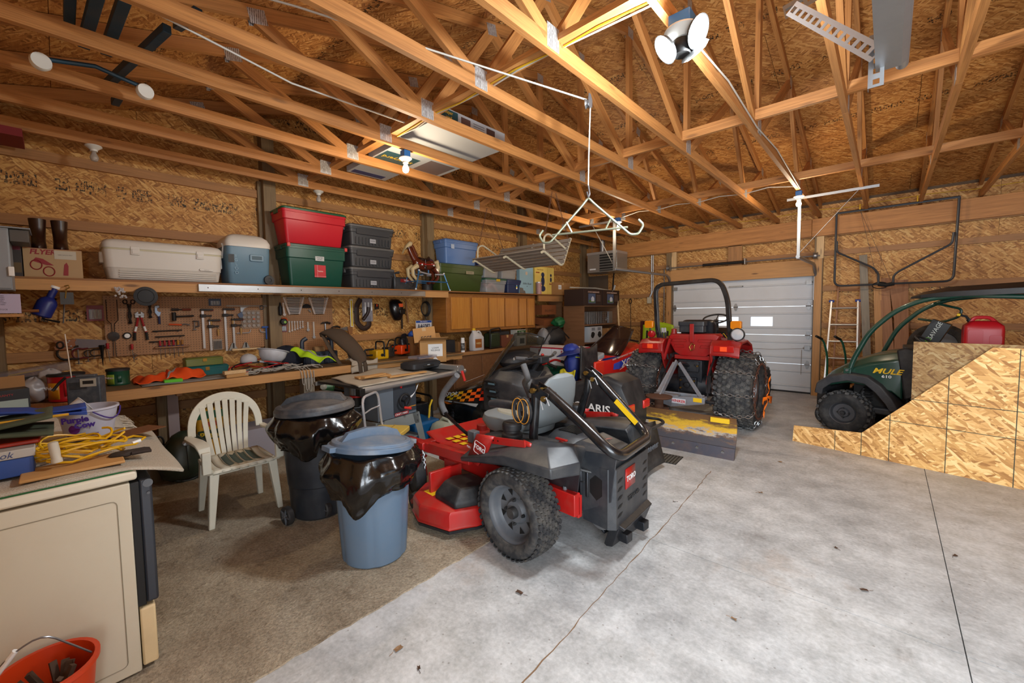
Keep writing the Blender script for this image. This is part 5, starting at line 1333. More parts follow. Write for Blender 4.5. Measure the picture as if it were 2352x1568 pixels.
for a in (0, PI): lid.cbox((.275*cos(a), .275*sin(a), -.012), (.05, .13, .03))
L1 = lid.B('lid', BLUL, b1, .003); L1.location = (.005, -.0, .735); L1.rotation_euler = (rad(-4), rad(7), rad(86))
hd = MB(); hd.loft([[(x, y, z) for y, z in ((-w, .02), (-w*.8, h), (w*.8, h), (w, .02))] for x, w, h in ((-.21, .026, .022), (-.17, .028, .075), (-.05, .032, .10), (.08, .032, .10), (.17, .028, .075), (.21, .026, .022))]); hd.B('lid_handle', BLUL, L1, .004)
o = MB(); o.grid(lambda u, v: (.243*cos(5.02+.30*u)*(.975+.027*v), .243*sin(5.02+.30*u)*(.975+.027*v), .44+.10*v), 6, 2); lb = o.B('label', mat('#5b3fa0', .5), b1, solid=.002)
o = MB(); o.grid(lambda u, v: (.2455*cos(5.12+.16*u)*(.976+.027*v), .2455*sin(5.12+.16*u)*(.976+.027*v), .45+.08*v), 6, 2); o.B('label_print', mat('#d8d8dc', .5, 0, .8, (.02, .02, .02), 60), lb, solid=.002)
BKB = mat('#1c2027', .42, 0, .22, (.12, .12, .12), 5); BKL = mat('#3a3f46', .5, 0, .7, (.25, .22, .19), 5)
b2 = thing('trash_bin', 'tall black wheeled trash bin with dusty dark lid and black liner', 'trash bin', (-3.29, 1.38, .0045), rad(-20))
m = MB(); m.lathe([(.19, 0), (.205, .015), (.215, .25), (.222, .26), (.245, .60), (.262, .76), (.28, .765), (.28, .80), (.26, .80), (.2, .03), (.001, .02)], (0, 0, 0), (0, 0, 1), 48); m.B('bin_body', BKB, b2, smooth=30)
bag_skirt((0, 0), .258, .81, .60, lambda a: .02+.11*math.exp(-((a-5.9)/.45)**2)+.03*sin(3*a), 8, .02).B('liner', BAG, b2, solid=.0015, smooth=60)
lid = MB(); lid.lathe([(.288, -.035), (.30, -.03), (.30, .0), (.29, .012), (.285, .028), (.25, .034), (.24, .028), (.16, .055), (.001, .065)], (0, 0, 0), (0, 0, 1), 52)
L2 = lid.B('lid', BKL, b2, .003); L2.location = (0, 0, .845); L2.rotation_euler = (rad(-2), rad(-3), rad(70))
hd = MB(); hd.loft([[(x, y, z) for y, z in ((-w, .03), (-w, h), (w, h), (w, .03))] for x, w, h in ((-.25, .04, .035), (-.20, .04, .085), (-.05, .042, .115), (.08, .042, .115), (.20, .04, .09), (.24, .04, .035))]); hd.B('lid_handle', BKL, L2, .006)
for s in (-1, 1):
 w = MB(); w.lathe([(.02, -.02), (.062, -.024), (.07, -.015), (.07, .015), (.062, .024), (.045, .02), (.04, .01), (.001, .012)], (.16, s*.13-.1, .072), (.55, -1, 0) if s < 0 else (-.55, 1, 0), 24); wh = w.B('wheel', BLKP, b2)
 w = MB(); c_ = V((.16, s*.13-.1, .072)); x_, y_, z_ = frame_to((.55, -1, 0))
 for k in range(5): a = 2*PI*k/5; w.bar(c_+z_*.022, c_+z_*.022+(x_*cos(a)+y_*sin(a))*.06, .012, .006)
 w.lathe([(.014, 0), (.01, .03), (.001, .032)], c_, z_, 10); w.B('spokes', GREY, wh)
# ---------------------------------------------------------------- white plastic chair
ch = thing('plastic_chair', 'white moulded garden chair with slatted back and peeling green paint', 'chair', (-3.80, .94, .0045), 0)
PLW = mat('#d3cfbe', .42, 0, .16, (.20, .26, .25), 8)
def chair():
 # +x front; +-y sides
 def leg(x0, y0, x1, y1, w):
  m = MB(); m.loft([[(x0+dx*w*.62+.0, y0+dy*w*.62, 0) for dx, dy in ((-1, -1), (1, -1), (1, 1), (-1, 1))], [(x1+dx*w, y1+dy*w, .415) for dx, dy in ((-1, -1), (1, -1), (1, 1), (-1, 1))]])
  return m.B('leg', PLW, ch, .006)
 leg(.22, -.24, .19, -.20, .032); leg(.22, .24, .19, .20, .032); leg(-.20, -.22, -.15, -.19, .032); leg(-.20, .22, -.15, .19, .032)
 m = MB(); n = 7
 def seat(u, v):
  x = -.19+.42*u; y = (v-.5)*.43; z = .43-.028*sin(PI*u)*1.0+(.012 if u > .9 else 0)-max(0, u-.9)*.35
  return (x, y, z)
 for k in range(n):
  v0 = k/n+.008; v1 = (k+1)/n-.008
  m.grid(lambda u, v, v0=v0, v1=v1: seat(u, v0+(v1-v0)*v), 10, 2)
 s_ = m.B('seat', PLW, ch, solid=.012)
 m = MB()
 for k in range(2, 6): m.grid(lambda u, v, k=k: tuple(a+b for a, b in zip(seat(.12+.62*u+.06*sin(9*v+k), (k+.12+.76*v)/n), (0, 0, .0072))), 6, 2)
 m.B('worn_paint', mat('#4c625f', .6), s_, solid=.0006)
 m = MB(); m.box((-.19, -.225, .395), (.20, -.205, .43)).box((-.19, .205, .395), (.20, .225, .43)).box((.19, -.20, .385), (.215, .20, .425)).box((-.20, -.2, .385), (-.18, .2, .42)); m.B('seat_rim', PLW, ch, .006)
 # back: broad hoop running down into the arms
 def hoop(r, t, w):
  pass
 m = MB(); rr = []
 for i in range(33):
  a = -PI/2+PI*i/32; y = .275*sin(a); zc = .60+.33*cos(a)**.75 if cos(a) > 1e-6 else .60
  x = -.24-.05*cos(a)+0.0
  nx, nz = sin(a), cos(a); w = .055
  rr.append([(x-.008, y-nx*w*.0, zc), (x-.008, y-nx*w*1.0, zc-nz*w*1.3), (x+.010, y-nx*w*1.0, zc-nz*w*1.3), (x+.010, y, zc)])
 m.loft(rr); m.B('back_hoop', PLW, ch, .004, smooth=50)
 for k in range(7):
  y = (-3+k)*.052; top = .60+.33*cos(math.asin(min(1, abs(y)/.275)))**.75-.06
  m = MB(); ring = []
  for u in range(7):
   f = u/6; z = .43+(top-.43)*f; x = -.19-.075*f-.02*sin(PI*f); w = .017+.003*f; yy = y*(.78+.27*f)
   ring.append([(x-.006, yy-w, z), (x+.006, yy-w, z), (x+.006, yy+w, z), (x-.006, yy+w, z)])
  m.loft(ring); m.B('back_slat', PLW, ch, .002)
 for s in (-1, 1):
  m = MB(); rr = []
  for x, z, w, y in ((-.25, .61, .018, .272), (-.21, .60, .03, .275), (-.10, .61, .036, .272), (.05, .625, .040, .268), (.15, .625, .040, .262), (.205, .60, .038, .255), (.225, .55, .03, .25)):
   rr.append([(x, s*(y-w), z-.008), (x, s*(y+w), z-.014), (x, s*(y+w), z+.006), (x, s*(y-w), z+.012)][::s])
  m.loft(rr); m.B('armrest', PLW, ch, .005)
  m = MB(); m.loft([[(.225+dx*.02, s*(.25)+dy*.028, z) for dx, dy in ((-1, -1), (1, -1), (1, 1), (-1, 1))] for z in (.42, .58)]);
  m.loft([[(.19+dx*.03, s*(.215)+dy*.03, .40) for dx, dy in ((-1, -1), (1, -1), (1, 1), (-1, 1))], [(.225+dx*.02, s*(.25)+dy*.028, .43) for dx, dy in ((-1, -1), (1, -1), (1, 1), (-1, 1))]])
  m.B('arm_post', PLW, ch, .005)
 m = MB(); m.box((.17, -.285, .6365), (.215, -.235, .639));
chair()
# ---------------------------------------------------------------- tool shelf wall: bench, shelf, cabinets
bn = thing('workbench', 'long wooden workbench with two-by-four front edge along the tool wall', 'workbench', (-4.7, 0, 0))
MB().box((-.755, .22, .935), (.0, 4.27, .953)).B('bench_top', mat('#6d573b', .6, 0, .45, (.16, .12, .08), 4), bn, smooth=0)
board('front_edge', (-.018, .22, .917), (-.018, 2.42, .917), .089, .038, FRESH, bn, up=(1, 0, 0), bevel=.003)
board('front_edge', (-.052, 2.25, .912), (-.052, 4.27, .912), .089, .038, FRESH, bn, up=(1, 0, 0), bevel=.003)
for y in (.68, 1.91, 3.2, 4.15):
 big = y == 1.91
 board('post', (-.05 if big else -.62, y, 0), (-.05 if big else -.62, y, .87), .12 if big else .09, .12 if big else .09, GREYW if big else POST, bn, up=(0, 1, 0), bevel=.004)
 board('bearer', (-.75, y+.06, .89), (-.05, y+.06, .89), .04, .085, GIRT, bn)
board('brace', (-.55, .76, .02), (-.55, .76, .87), .09, .02, mat('#a5928f', .7), bn, up=(1, 0, 0))
shf = thing('wall_shelf', 'long wooden wall shelf carrying coolers and storage totes', 'shelf', (-5.0, 0, 0))
MB().box((-.455, -.40, 1.905), (-.01, 7.9, 1.924)).B('shelf_board', mat('#8a5a2c', .6, 0, .3, (.2, .12, .06), 3), shf, smooth=0)
board('fascia', (-.018, -.40, 1.861), (-.018, 1.2, 1.861), .089, .036, FRESH, shf, up=(1, 0, 0), bevel=.002)
board('fascia', (-.018, 1.2, 1.861), (-.018, 4.25, 1.861), .089, .036, FRESH, shf, up=(1, 0, 0), bevel=.002)
board('fascia', (-.048, 6.62, 1.84), (-.048, 7.5, 1.84), .12, .036, GIRT, shf, up=(1, 0, 0))
for y in (-.35, 1.85, 4.12): MB().box((-.45, y-.02, 1.82), (-.04, y+.02, 1.904)).B('bracket', GIRT, shf, smooth=0)
ls = thing('straightedge', 'long dented aluminium plank edge lying along the shelf front', 'plank', (-4.995, 0, 0))
board('rail', (.012, .98, 1.868), (.012, 3.78, 1.866), .075, .022, mat('#a9aaab', .32, .8, .2), ls, up=(1, 0, 0), bevel=.003)
for k in range(6): MB().cyl((.023, 1.06+.46*k, 1.87), (.0245, 1.06+.46*k, 1.87), .006, n=8).B('rivet', INK, ls)
CABW = lumber('honey_cabinet_wood', (.56, .25, .045), (.42, .155, .022), 0, .28)
CABF = lumber('cabinet_frame_wood', (.36, .145, .03), (.26, .09, .015), 0, .35)
BRN = lumber('brown_cabinet_wood', (.24, .115, .05), (.16, .07, .03), 0, .5)
uc = thing('wall_cabinet', 'honey oak wall cabinet with six doors under the shelf', 'cabinet', (-5.10, 4.28, 1.26))
MB().box((-.35, .0, 0), (.0, 2.30, .635)).B('carcass', CABF, uc, .003)
dy = [(.09, .50), (.56, .93), (.98, 1.36), (1.40, 1.74), (1.80, 2.00), (2.04, 2.24)]
for i, (a, b_) in enumerate(dy):
 board('door', (.011, (a+b_)/2, .05), (.011, (a+b_)/2, .57), b_-a, .02, CABW, uc, up=(1, 0, 0), bevel=.004)
ss = thing('wall_cubby', 'open brown wood cubby right of the oak cabinet holding cardboard', 'shelf', (-5.10, 6.62, 1.24))
MB().box((-.35, 0, .0), (.0, .93, .05)).B('shelf_board', BRN, ss, smooth=0); MB().box((-.35, .90, .05), (0, .93, .58)).B('side_board', BRN, ss, smooth=0)
lc = thing('base_cabinet', 'brown base cabinet counter behind the snowmobiles', 'cabinet', (-4.97, 4.30, 0))
MB().box((-.47, 0, 0), (0, 2.45, .89)).B('carcass', BRN, lc, .002); board('counter_edge', (.02, 0, .912), (.02, 2.5, .912), .05, .04, GIRT, lc, up=(1, 0, 0)); MB().box((-.47, 0, .90), (.0, 2.5, .935)).B('counter', BRN, lc, smooth=0)
for k in range(4): MB().box((.0, .03+.6*k, .08), (.012, .60+.6*k, .84)).B('door', BRN, lc, .003)
us = thing('shelving_unit', 'tall brown bookcase shelving unit near the far corner', 'shelving', (-4.9, 7.3, 0))
MB().box((0, 0, 0), (.48, .02, 1.68)).B('side_board', BRN, us, smooth=0); MB().box((0, 1.40, 0), (.48, 1.42, 1.68)).B('side_board', BRN, us, smooth=0)
for z in (.03, .46, .90, 1.27, 1.66): MB().box((0, .02, z), (.48, 1.40, z+.025)).B('shelf_board', BRN, us, smooth=0)
MB().box((-.008, 0, 0), (0, 1.42, 1.68)).B('back_board', BRN, us, smooth=0)
# pegboards
def peg_mat():
 m, t, b = nt('pegboard'); b.inputs['Roughness'].default_value = .6
 tc = N(t, 'ShaderNodeTexCoord'); sx = N(t, 'ShaderNodeSeparateXYZ'); lk(t, tc.outputs['Object'], sx.inputs[0])
 u = math_n(t, 'ADD', math_n(t, 'PINGPONG', sx.outputs[0], .0127), -.0) ; v = math_n(t, 'PINGPONG', sx.outputs[1], .0127)
 d = math_n(t, 'SQRT', math_n(t, 'ADD', math_n(t, 'POWER', u, 2), math_n(t, 'POWER', v, 2)))
 h = math_n(t, 'LESS_THAN', d, .0036); n1 = noise(t, coords(t), 4, 4)
 lk(t, mix(t, h, ramp(t, n1, [(.3, (.30, .14, .055)), (.7, (.40, .20, .085))]), (.02, .012, .008)), b.inputs['Base Color']); return m
PEG = peg_mat()
for a, b_, z0, z1, lab in ((.31, 1.80, 1.20, 1.80, 'brown pegboard left of the timber post hung with clamps and pliers'), (1.94, 2.62, 1.05, 1.80, 'brown pegboard right of the timber post hung with wrench racks')):
 o = sheet('pegboard', (-5.555, a, z0), (0, 1, 0), (0, 0, 1), b_-a, z1-z0, .006, PEG); tag(o, lab, 'pegboard')
# ---------------------------------------------------------------- things on the long shelf (front faces at x ~ -5.05)
ZS = 1.9245
def tote(name, label, y0, y1, z, h, m_, ml, x1=-5.05, d=.40, taper=.035, lidh=.03, cat='tote', group=None, ribs=0, lidname='lid'):
 t = thing(name, label, cat, ((x1-d/2), (y0+y1)/2, z), 0, group); w = y1-y0; hx, hy = d/2, w/2; k = taper
 m = MB(); zz = h-lidh
 m.loft([[(x, y, q) for x, y in rrect(-hx+e, -hy+e, hx-e, hy-e, .035)] for q, e in ((0, k+.012), (.012, k), (zz*.70, .012+k*.2), (zz*.72, .008), (zz-.03, .006), (zz-.028, 0), (zz, 0))]); m.B('body', m_, t, smooth=40)
 m = MB(); m.loft([[(x, y, q) for x, y in rrect(-hx-e, -hy-e, hx+e, hy+e, .04)] for q, e in ((zz+.001, .006), (zz+lidh*.6, .006), (zz+lidh, -.01))]); m.B(lidname, ml, t, smooth=40)
 if ribs:
  m = MB()
  for i in range(ribs): y = -hy*.72+hy*1.44*i/(ribs-1); m.box((hx-k*.9-.004, y-.010, .03), (hx-k*.5+.003, y+.010, zz*.55))
  m.B('rib', m_, t, .002) if 0 else None
 for s in (-1, 1):
  m = MB(); m.box((-.06, s*(hy+.002)-.008, zz-.035), (.06, s*(hy+.002)+.010, zz+.012)); m.B('latch', ml, t, .004)
 return t
def lbl(parent, x, y, z, w, h, col, txt=None, tcol=None, ts=.02, name='label'):
 m = MB(); m.box((x, y-w/2, z-h/2), (x+.0015, y+w/2, z+h/2)); o = m.B(name, mat(col, .5) if isinstance(col, str) else col, parent, smooth=0)
 if txt: TX(txt, ts, mat(tcol or '#101010', .6), o, (x+.0016, y, z), (PI/2, 0, PI/2), ext=.0005)
 return o
RTXT = (PI/2, 0, PI/2)
WPL = mat('#cfcbc4', .42, 0, .12, (.45, .42, .36), 3); WPL2 = mat('#bdb79a', .5)
def cooler():
 t = thing('cooler', 'very large white chest cooler with two front latches on the shelf', 'cooler', (-5.24, .765, ZS)); w, d, h = .92, .36, .37
 hx, hy = d/2, w/2; m = MB()
 m.loft([[(x, y, z) for x, y in rrect(-hx+e, -hy+e, hx-e, hy-e, .06, 4)] for z, e in ((0, .05), (.015, .03), (.11, .015), (.115, .010), (.27, .0), (.275, .0))]); m.B('body', WPL, t, smooth=40)
 m = MB(); m.loft([[(x, y, z) for x, y in rrect(-hx, -hy, hx, hy, .06, 4)] for z in (.276, .290)]); m.B('gasket', WPL2, t)
 m = MB(); m.loft([[(x, y, z) for x, y in rrect(-hx+e, -hy+e, hx-e, hy-e, .06, 4)] for z, e in ((.291, -.003), (.335, -.003), (.362, .015), (.375, .05))]); m.B('lid', WPL, t, smooth=45)
 for y in (-.24, .26):
  m = MB(); m.box((hx-.002, y-.032, .235), (hx+.012, y+.032, .31)).box((hx+.01, y-.024, .245), (hx+.016, y+.024, .285)); m.B('latch', WPL, t, .004)
 m = MB()
 for k in range(4): m.box((hx-.026, -.36, .028+.019*k), (hx-.006, .40, .037+.019*k))
 m.B('moulded_rib', WPL, t, .003)
 m = MB(); m.prism(rrect(.25, .118, .37, .145, .012), hx-.012, hx+.004, 'X'); o = m.B('name_plate', WPL, t, .002); TX('Igloo', .022, mat('#a8a49c', .5), o, (hx+.0045, .31, .131), RTXT)
 m = MB(); m.box((-.06, -hy-.02, .16), (.06, -hy+.01, .26)); m.B('side_handle', WPL, t, .008); m = MB(); m.box((-.06, hy-.01, .16), (.06, hy+.02, .26)); m.B('side_handle', WPL, t, .008)
cooler()
def cooler2():
 t = thing('cooler', 'blue wheeled cooler with a rounded white lid', 'cooler', (-5.24, 1.475, ZS)); B = mat('#5f8095', .4, 0, .1); hx, hy = .19, .215
 m = MB(); m.loft([[(x, y, z) for x, y in rrect(-hx+e, -hy+e*.8, hx-e, hy-e*.8, .045, 4)] for z, e in ((0, .03), (.012, .02), (.33, .002), (.40, 0))]); m.B('body', B, t, smooth=40)
 m = MB(); m.loft([[(x, y, z) for x, y in rrect(-hx+e, -hy+e, hx-e, hy-e, .05, 4)] for z, e in ((.401, -.008), (.45, -.008), (.50, .015), (.53, .05), (.545, .09))]); m.B('lid', WPL, t, smooth=45)
 m = MB(); m.prism(rrect(.0, .25, .14, .325, .015), hx-.004, hx+.010, 'X'); o = m.B('side_handle', B, t, .004); MB().box((hx+.0105, .02, .268), (hx+.0115, .12, .308)).B('handle_recess', mat('#32505f', .5), o)
 m = MB(); m.lathe([(.02, -.012), (.05, -.014), (.055, 0), (.05, .014), (.022, .016), (.02, .01), (.001, .01)], (hx+.004, .185, .052), (1, 0, 0), 20); m.B('wheel', BLKP, t)
 for i, c in enumerate('IGLOO'): TX(c, .045, mat('#7fa0b4', .4), t, (hx-.006, -.13, .30-.045*i), (PI/2, 0, PI/2), ext=.003)
 lbl(t, hx-.002, -.175, .27, .055, .085, '#14161a', name='sticker')
 m = MB(); m.tube([(.05, -hy-.01, .28), (.10, -hy-.01, .40), (.10, -hy-.02, .43)], .008, 8); m.B('tow_handle', WPL, t)
cooler2()
GRN = mat('#0f4a3c', .42, 0, .06); REDT = mat('#c01a2a', .42)
g = tote('storage_tote', 'big dark green storage tote under the red one', 1.86, 2.60, ZS, .50, GRN, mat('#1a4a3e', .42), taper=.05)
lbl(g, .195, .02, .34, .11, .055, '#b8bcbc', 'WINTER\nWRAPS', '#22384a', .020); o = lbl(g, .172, .03, .19, .14, .15, '#b8242e', 'Festive', '#e8e0d8', .026)
MB().box((.1736, -.045, .125), (.1742, .105, .128)).box((.1736, -.005, .115), (.1742, -.002, .265)).B('plaid_line', mat('#d8a8a8', .5), o, smooth=0)
m = MB(); m.prism([(-.37, 0), (.37, 0), (.37, .40), (.30, .43), (-.30, .43), (-.37, .40)], .1, .2, 'X') if 0 else None
g['label'] = 'big dark green storage tote with a red plaid label, bottom of its pair'
for s in (-.34, .36): MB().box((.185, s-.02, .455), (.215, s+.015, .50)).B('red_clip', mat('#c8403c', .5), g, .004)
r = tote('storage_tote', 'big red storage tote with a green lid, highest on the shelf', 1.835, 2.62, ZS+.501, .42, REDT, mat('#14583a', .4), taper=.055, d=.40)
GT = mat('#34363a', .5, 0, .08); GTL = mat('#5b5b5b', .5)
base = None
for k in range(3):
 lab = 'low dark grey latching tote, %s of the stack of three' % ('bottom', 'middle', 'top')[k]
 if base is None:
  base = t = tote('flat_tote', lab, 2.645, 3.315, ZS, .278, GT, GTL, taper=.03, lidh=.035, group='low grey totes stacked on the shelf')
  m = MB(); m.prism(rrect(-.24, .150, .26, .225, .01), .188, .203, 'X'); m.B('moulded_panel', GT, t, .003)
  m = MB()
  for i in range(11): m.box((.168, -.25+.05*i, .025), (.188, -.235+.05*i, .115))
  m.B('moulded_rib', GT, t, .002)
  lbl(t, .190, .0, .075, .09, .055, '#9a9ca2', 'SUMMER', '#202428', .018)
 else: t = copy_tree(base); t.location.z = ZS+.279*k; t.location.y += .004*k; t['label'] = lab
# spring rocking horse
def horse():
 t = thing('rocking_horse', 'brown plastic spring rocking horse with cream mane on a blue tube stand', 'toy horse', (-5.16, 3.86, ZS))
 H = mat('#5c2413', .18, 0, .1, coat=.5); CR = mat('#c9b489', .35); SA = mat('#2c1a12', .35); BL = mat('#3b6f9c', .35, .3)
 # faces -y (left in view); y along its body
 m = MB(); rr = []
 for y, z, r, w in ((-.15, .42, .05, .045), (-.10, .41, .085, .07), (.0, .385, .085, .075), (.10, .39, .080, .07), (.18, .41, .085, .07), (.24, .40, .05, .04)):
  rr.append([(w*cos(2*PI*k/14), y, z+r*sin(2*PI*k/14)) for k in range(14)])
 m.loft(rr)
 rr = []
 for y, z, r in ((-.10, .44, .065), (-.16, .52, .052), (-.205, .60, .042), (-.225, .655, .04)): rr.append([(r*.75*cos(2*PI*k/12), y+r*.7*sin(2*PI*k/12), z+r*.6*sin(2*PI*k/12)) for k in range(12)])
 m.loft(rr); m.B('body', H, t, smooth=70)
 m = MB(); rr = []
 for y, z, r in ((-.185, .67, .045), (-.235, .67, .056), (-.28, .63, .046), (-.315, .575, .034), (-.325, .55, .028)): rr.append([(r*.75*cos(2*PI*k/12), y+r*.5*sin(2*PI*k/12), z+r*sin(2*PI*k/12)) for k in range(12)])
 m.loft(rr).lathe([(.012, 0), (.001, .035)], (.018, -.205, .69), (0, .2, 1), 8).lathe([(.012, 0), (.001, .035)], (-.018, -.205, .69), (0, .2, 1), 8); hd = m.B('head', CR, t, smooth=70)
 MB().ell((.03, -.25, .655), (.006, .008, .007)).tube([(.03, -.29, .60), (.034, -.24, .61), (.032, -.20, .64)], .003, 5).tube([(.034, -.262, .63), (.03, -.30, .585)], .003, 5).B('bridle', INK, hd)
 m = MB(); m.tube([(0, -.19, .69), (0, -.15, .63), (0, -.10, .53), (0, -.06, .47)], [.02, .028, .028, .012], 8); m.B('mane', H, t)
 m = MB(); m.tube([(0, .24, .43), (0, .30, .46), (0, .32, .38), (0, .30, .27), (0, .28, .22)], [.02, .035, .045, .035, .012], 10); m.B('tail', CR, t)
 m = MB(); m.loft([[(w*cos(2*PI*k/14), y, z+.03*sin(2*PI*k/14)) for k in range(14)] for y, z, w in ((-.05, .475, .03), (-.03, .47, .075), (.05, .455, .08), (.12, .48, .07), (.14, .50, .03))]); m.B('saddle', SA, t, smooth=60)
 for s in (-1, 1):
  for pts in ([(s*.055, -.12, .36), (s*.06, -.21, .31), (s*.06, -.20, .22), (s*.06, -.14, .16), (s*.06, -.115, .13)], [(s*.05, .20, .35), (s*.06, .26, .28), (s*.06, .27, .20), (s*.06, .20, .13), (s*.06, .16, .12)]):
   m = MB(); m.tube(pts, [.042, .034, .026, .02, .022], 10); m.B('leg', CR if pts[0][1] < 0 else H, t)
  m = MB(); m.tube([(s*.078, .02, .46), (s*.082, .02, .36)], .006, 6).lathe([(.014, -.008), (.026, 0), (.014, .008)], (s*.084, .02, .34), (1, 0, 0), 12); m.B('stirrup', SA, t)
  m = MB(); m.tube([(s*.08, -.10, .40), (s*.085, .05, .39), (s*.08, .19, .40)], .009, 6); m.B('red_girth', RED, t)
  MB().ell((s*.088, -.05, .385), (.008, .014, .014)).ell((s*.088, .17, .385), (.008, .014, .014)).B('rosette', WHT, t)
 for s in (-1, 1):
  m = MB(); m.tube(fillet([(s*.16, -.23, .0), (s*.13, -.14, .29), (s*.13, -.14, .30)], .02), .010, 8).tube([(s*.16, .42, .0), (s*.13, .33, .26)], .010, 8).tube([(s*.15, -.19, .13), (s*.155, .38, .13)], .009, 8); m.B('stand_tube', BL, t)
  MB().tube([(s*.13, -.14, .27), (s*.10, .05, .245), (s*.10, .1, .245)], .012, 8).tube([(s*.13, .33, .25), (s*.10, .18, .245)], .012, 8).B('spring', CHROME, t)
  for p in ((s*.13, -.14, .29), (s*.13, .33, .265), (s*.16, -.23, .01), (s*.16, .42, .01)): MB().ell(p, (.014, .014, .014), 8, 6).B('end_cap', WHT, t)
 m = MB(); m.tube([(-.16, -.19, .13), (.155, -.19, .13)], .008, 8).tube([(-.1, -.06, .26), (-.1, -.06, .36)], .012, 8).tube([(.0, .13, .25), (.0, .13, .33)], .012, 8).tube([(.0, -.06, .25), (.0, -.06, .33)], .012, 8).tube([(-.10, .0, .25), (.10, 0, .25)], .009, 8); m.B('stand_tube', BL, t)
horse()
t = thing('tool_case', 'grey open tool case with red lettering behind the rocking horse legs', 'tool case', (-5.38, 3.66, ZS)); MB().box((-.08, -.20, 0), (.08, .22, .20)).B('case_body', CHAR, t, .02); MB().tube([(.06, -.16, .15), (.06, -.19, .25), (.06, -.10, .27)], .02, 8).B('carry_handle', CHAR, t)
lbl(t, .082, .02, .15, .22, .05, '#7a1414', 'TOOLS', '#e8e8e8', .03)
t = thing('pot', 'small black pot beside the rocking horse stand', 'pot', (-5.36, 4.12, ZS)); MB().lathe([(.075, 0), (.085, .01), (.092, .15), (.10, .155), (.10, .165), (.09, .165), (.08, .02), (.001, .015)], n=24).B('pot_body', BLKP, t)
bt = tote('storage_tote', 'light blue storage tote on top of the olive green one', 4.31, 5.05, ZS+.445, .40, mat('#5679ad', .42), mat('#4f70a4', .42), x1=-5.12, d=.33, taper=.04)
lbl(bt, .167, -.22, .28, .07, .07, '#a9b8cc', None, name='sticker')
ot = tote('storage_tote', 'large olive green storage tote below the light blue one', 4.17, 5.16, ZS, .445, mat('#3d4d1f', .45), mat('#41522a', .45), x1=-5.10, d=.35, taper=.05)
lbl(ot, .176, .15, .32, .18, .05, '#8f8468', 'HALLOWEEN', '#3a3024', .02)
CLR = mat('#c8cdd0', .25, alpha=.42);
c = tote('clear_tote', 'clear plastic tote of pink cloth with a green lid and yellow latch', 5.22, 5.78, ZS, .26, CLR, mat('#2a6048', .4), x1=-5.12, d=.32, taper=.03)
m = MB(); m.grid(lambda u, v: (-.02+.12*v, -.22+.44*u, .06+.08*sin(3*u+1)+.04*sin(9*u+5*v)), 12, 6); m.B('folded_cloth', mat('#b98f90', .9), c, solid=.03)
MB().box((.15, -.02, .205), (.17, .08, .25)).B('yellow_latch', mat('#c9a51e', .4), c, .004)
c = tote('navy_tote', 'small navy tote with a colour-strip sticker next to the clear tote', 5.80, 6.20, ZS, .26, mat('#26335a', .4), mat('#26335a', .4), x1=-5.12, d=.32, taper=.03)
for i, q in enumerate(('#d04a7a', '#3aa6c8', '#e0c23a', '#e8e8e8')): lbl(c, .150, .06, .17-.024*i, .04, .024, q, name='sticker_band')
for y0, y1, lab, ml in ((5.20, 5.62, 'left clear tote with a navy lid stacked above the green-lidded one', '#2b3f7a'), (5.66, 6.12, 'right clear tote with a white lid stacked above the navy one', '#c8ccd0')):
 q = tote('clear_tote', lab, y0, y1, ZS+.262, .30 if y0 < 5.5 else .27, CLR, mat(ml, .4), x1=-5.14, d=.30, taper=.03, lidh=.03)
 MB().box((-.12, -.16, .02), (.12, .16, .18)).B('packed_contents', mat('#9a938c', .9), q, .03)
t = thing('light_blue_box', 'tall flat light blue box with a torn lower corner', 'box', (-5.16, 6.36, ZS)); MB().box((-.05, -.21, 0), (.03, .21, .52)).B('carton', mat('#8fb4c6', .6), t); TX('Eddie Bauer', .055, mat('#2a3238', .6), t, (.0305, .02, .20), RTXT, shear=.3); TX('baby', .022, mat('#2a3238', .6), t, (.0305, .02, .15), RTXT)
MB().lathe([(.035, 0), (.001, .001)], (.031, 0, .40), (1, 0, 0), 20).B('emblem', mat('#c8b8a8', .6), t); m = MB(); m.prism([(-.21, 0), (-.03, 0), (-.05, .06), (-.10, .07), (-.11, .11), (-.19, .12), (-.21, .11)], .0305, .0315, 'X'); m.B('torn_patch', mat('#6a6560', .8), t)
t = thing('yellow_carton', 'yellow car seat carton printed with a navy child seat', 'box', (-5.18, 6.86, ZS)); MB().box((-.10, -.24, 0), (.05, .42, .56)).B('carton', mat('#d8bf62', .6), t); P = mat('#1d2a4c', .6)
for (y, z, a, b_) in ((.03, .40, .055, .05), (.03, .27, .06, .10), (.03, .12, .085, .06), (.31, .40, .03, .03), (.31, .31, .03, .05)): MB().prism([(y+a*cos(2*PI*k/16), z+b_*sin(2*PI*k/16)) for k in range(16)], .0505, .052, 'X').B('printed_seat', P, t)
TX('Turbo Booster', .036, mat('#6a2a18', .6), t, (.0505, -.06, .50), RTXT); lbl(t, .0505, -.14, .44, .12, .02, '#8a2a1a', name='printed_bar'); lbl(t, .0505, .30, .22, .10, .02, '#8a2a1a', name='printed_bar'); MB().box((.0505, .19, .0), (.0512, .195, .56)).B('box_corner', mat('#b89a40', .6), t)
t = thing('tin', 'pink patterned tin cylinder standing in front of the yellow carton', 'tin', (-5.06, 6.66, ZS)); MB().cyl((0, 0, 0), (0, 0, .22), .055, n=20).B('tin_body', mat('#b08a84', .4, 0, .4, (.3, .15, .14), 60), t); MB().cyl((0, 0, .22), (0, 0, .24), .058, n=20).B('lid', CHROME, t)
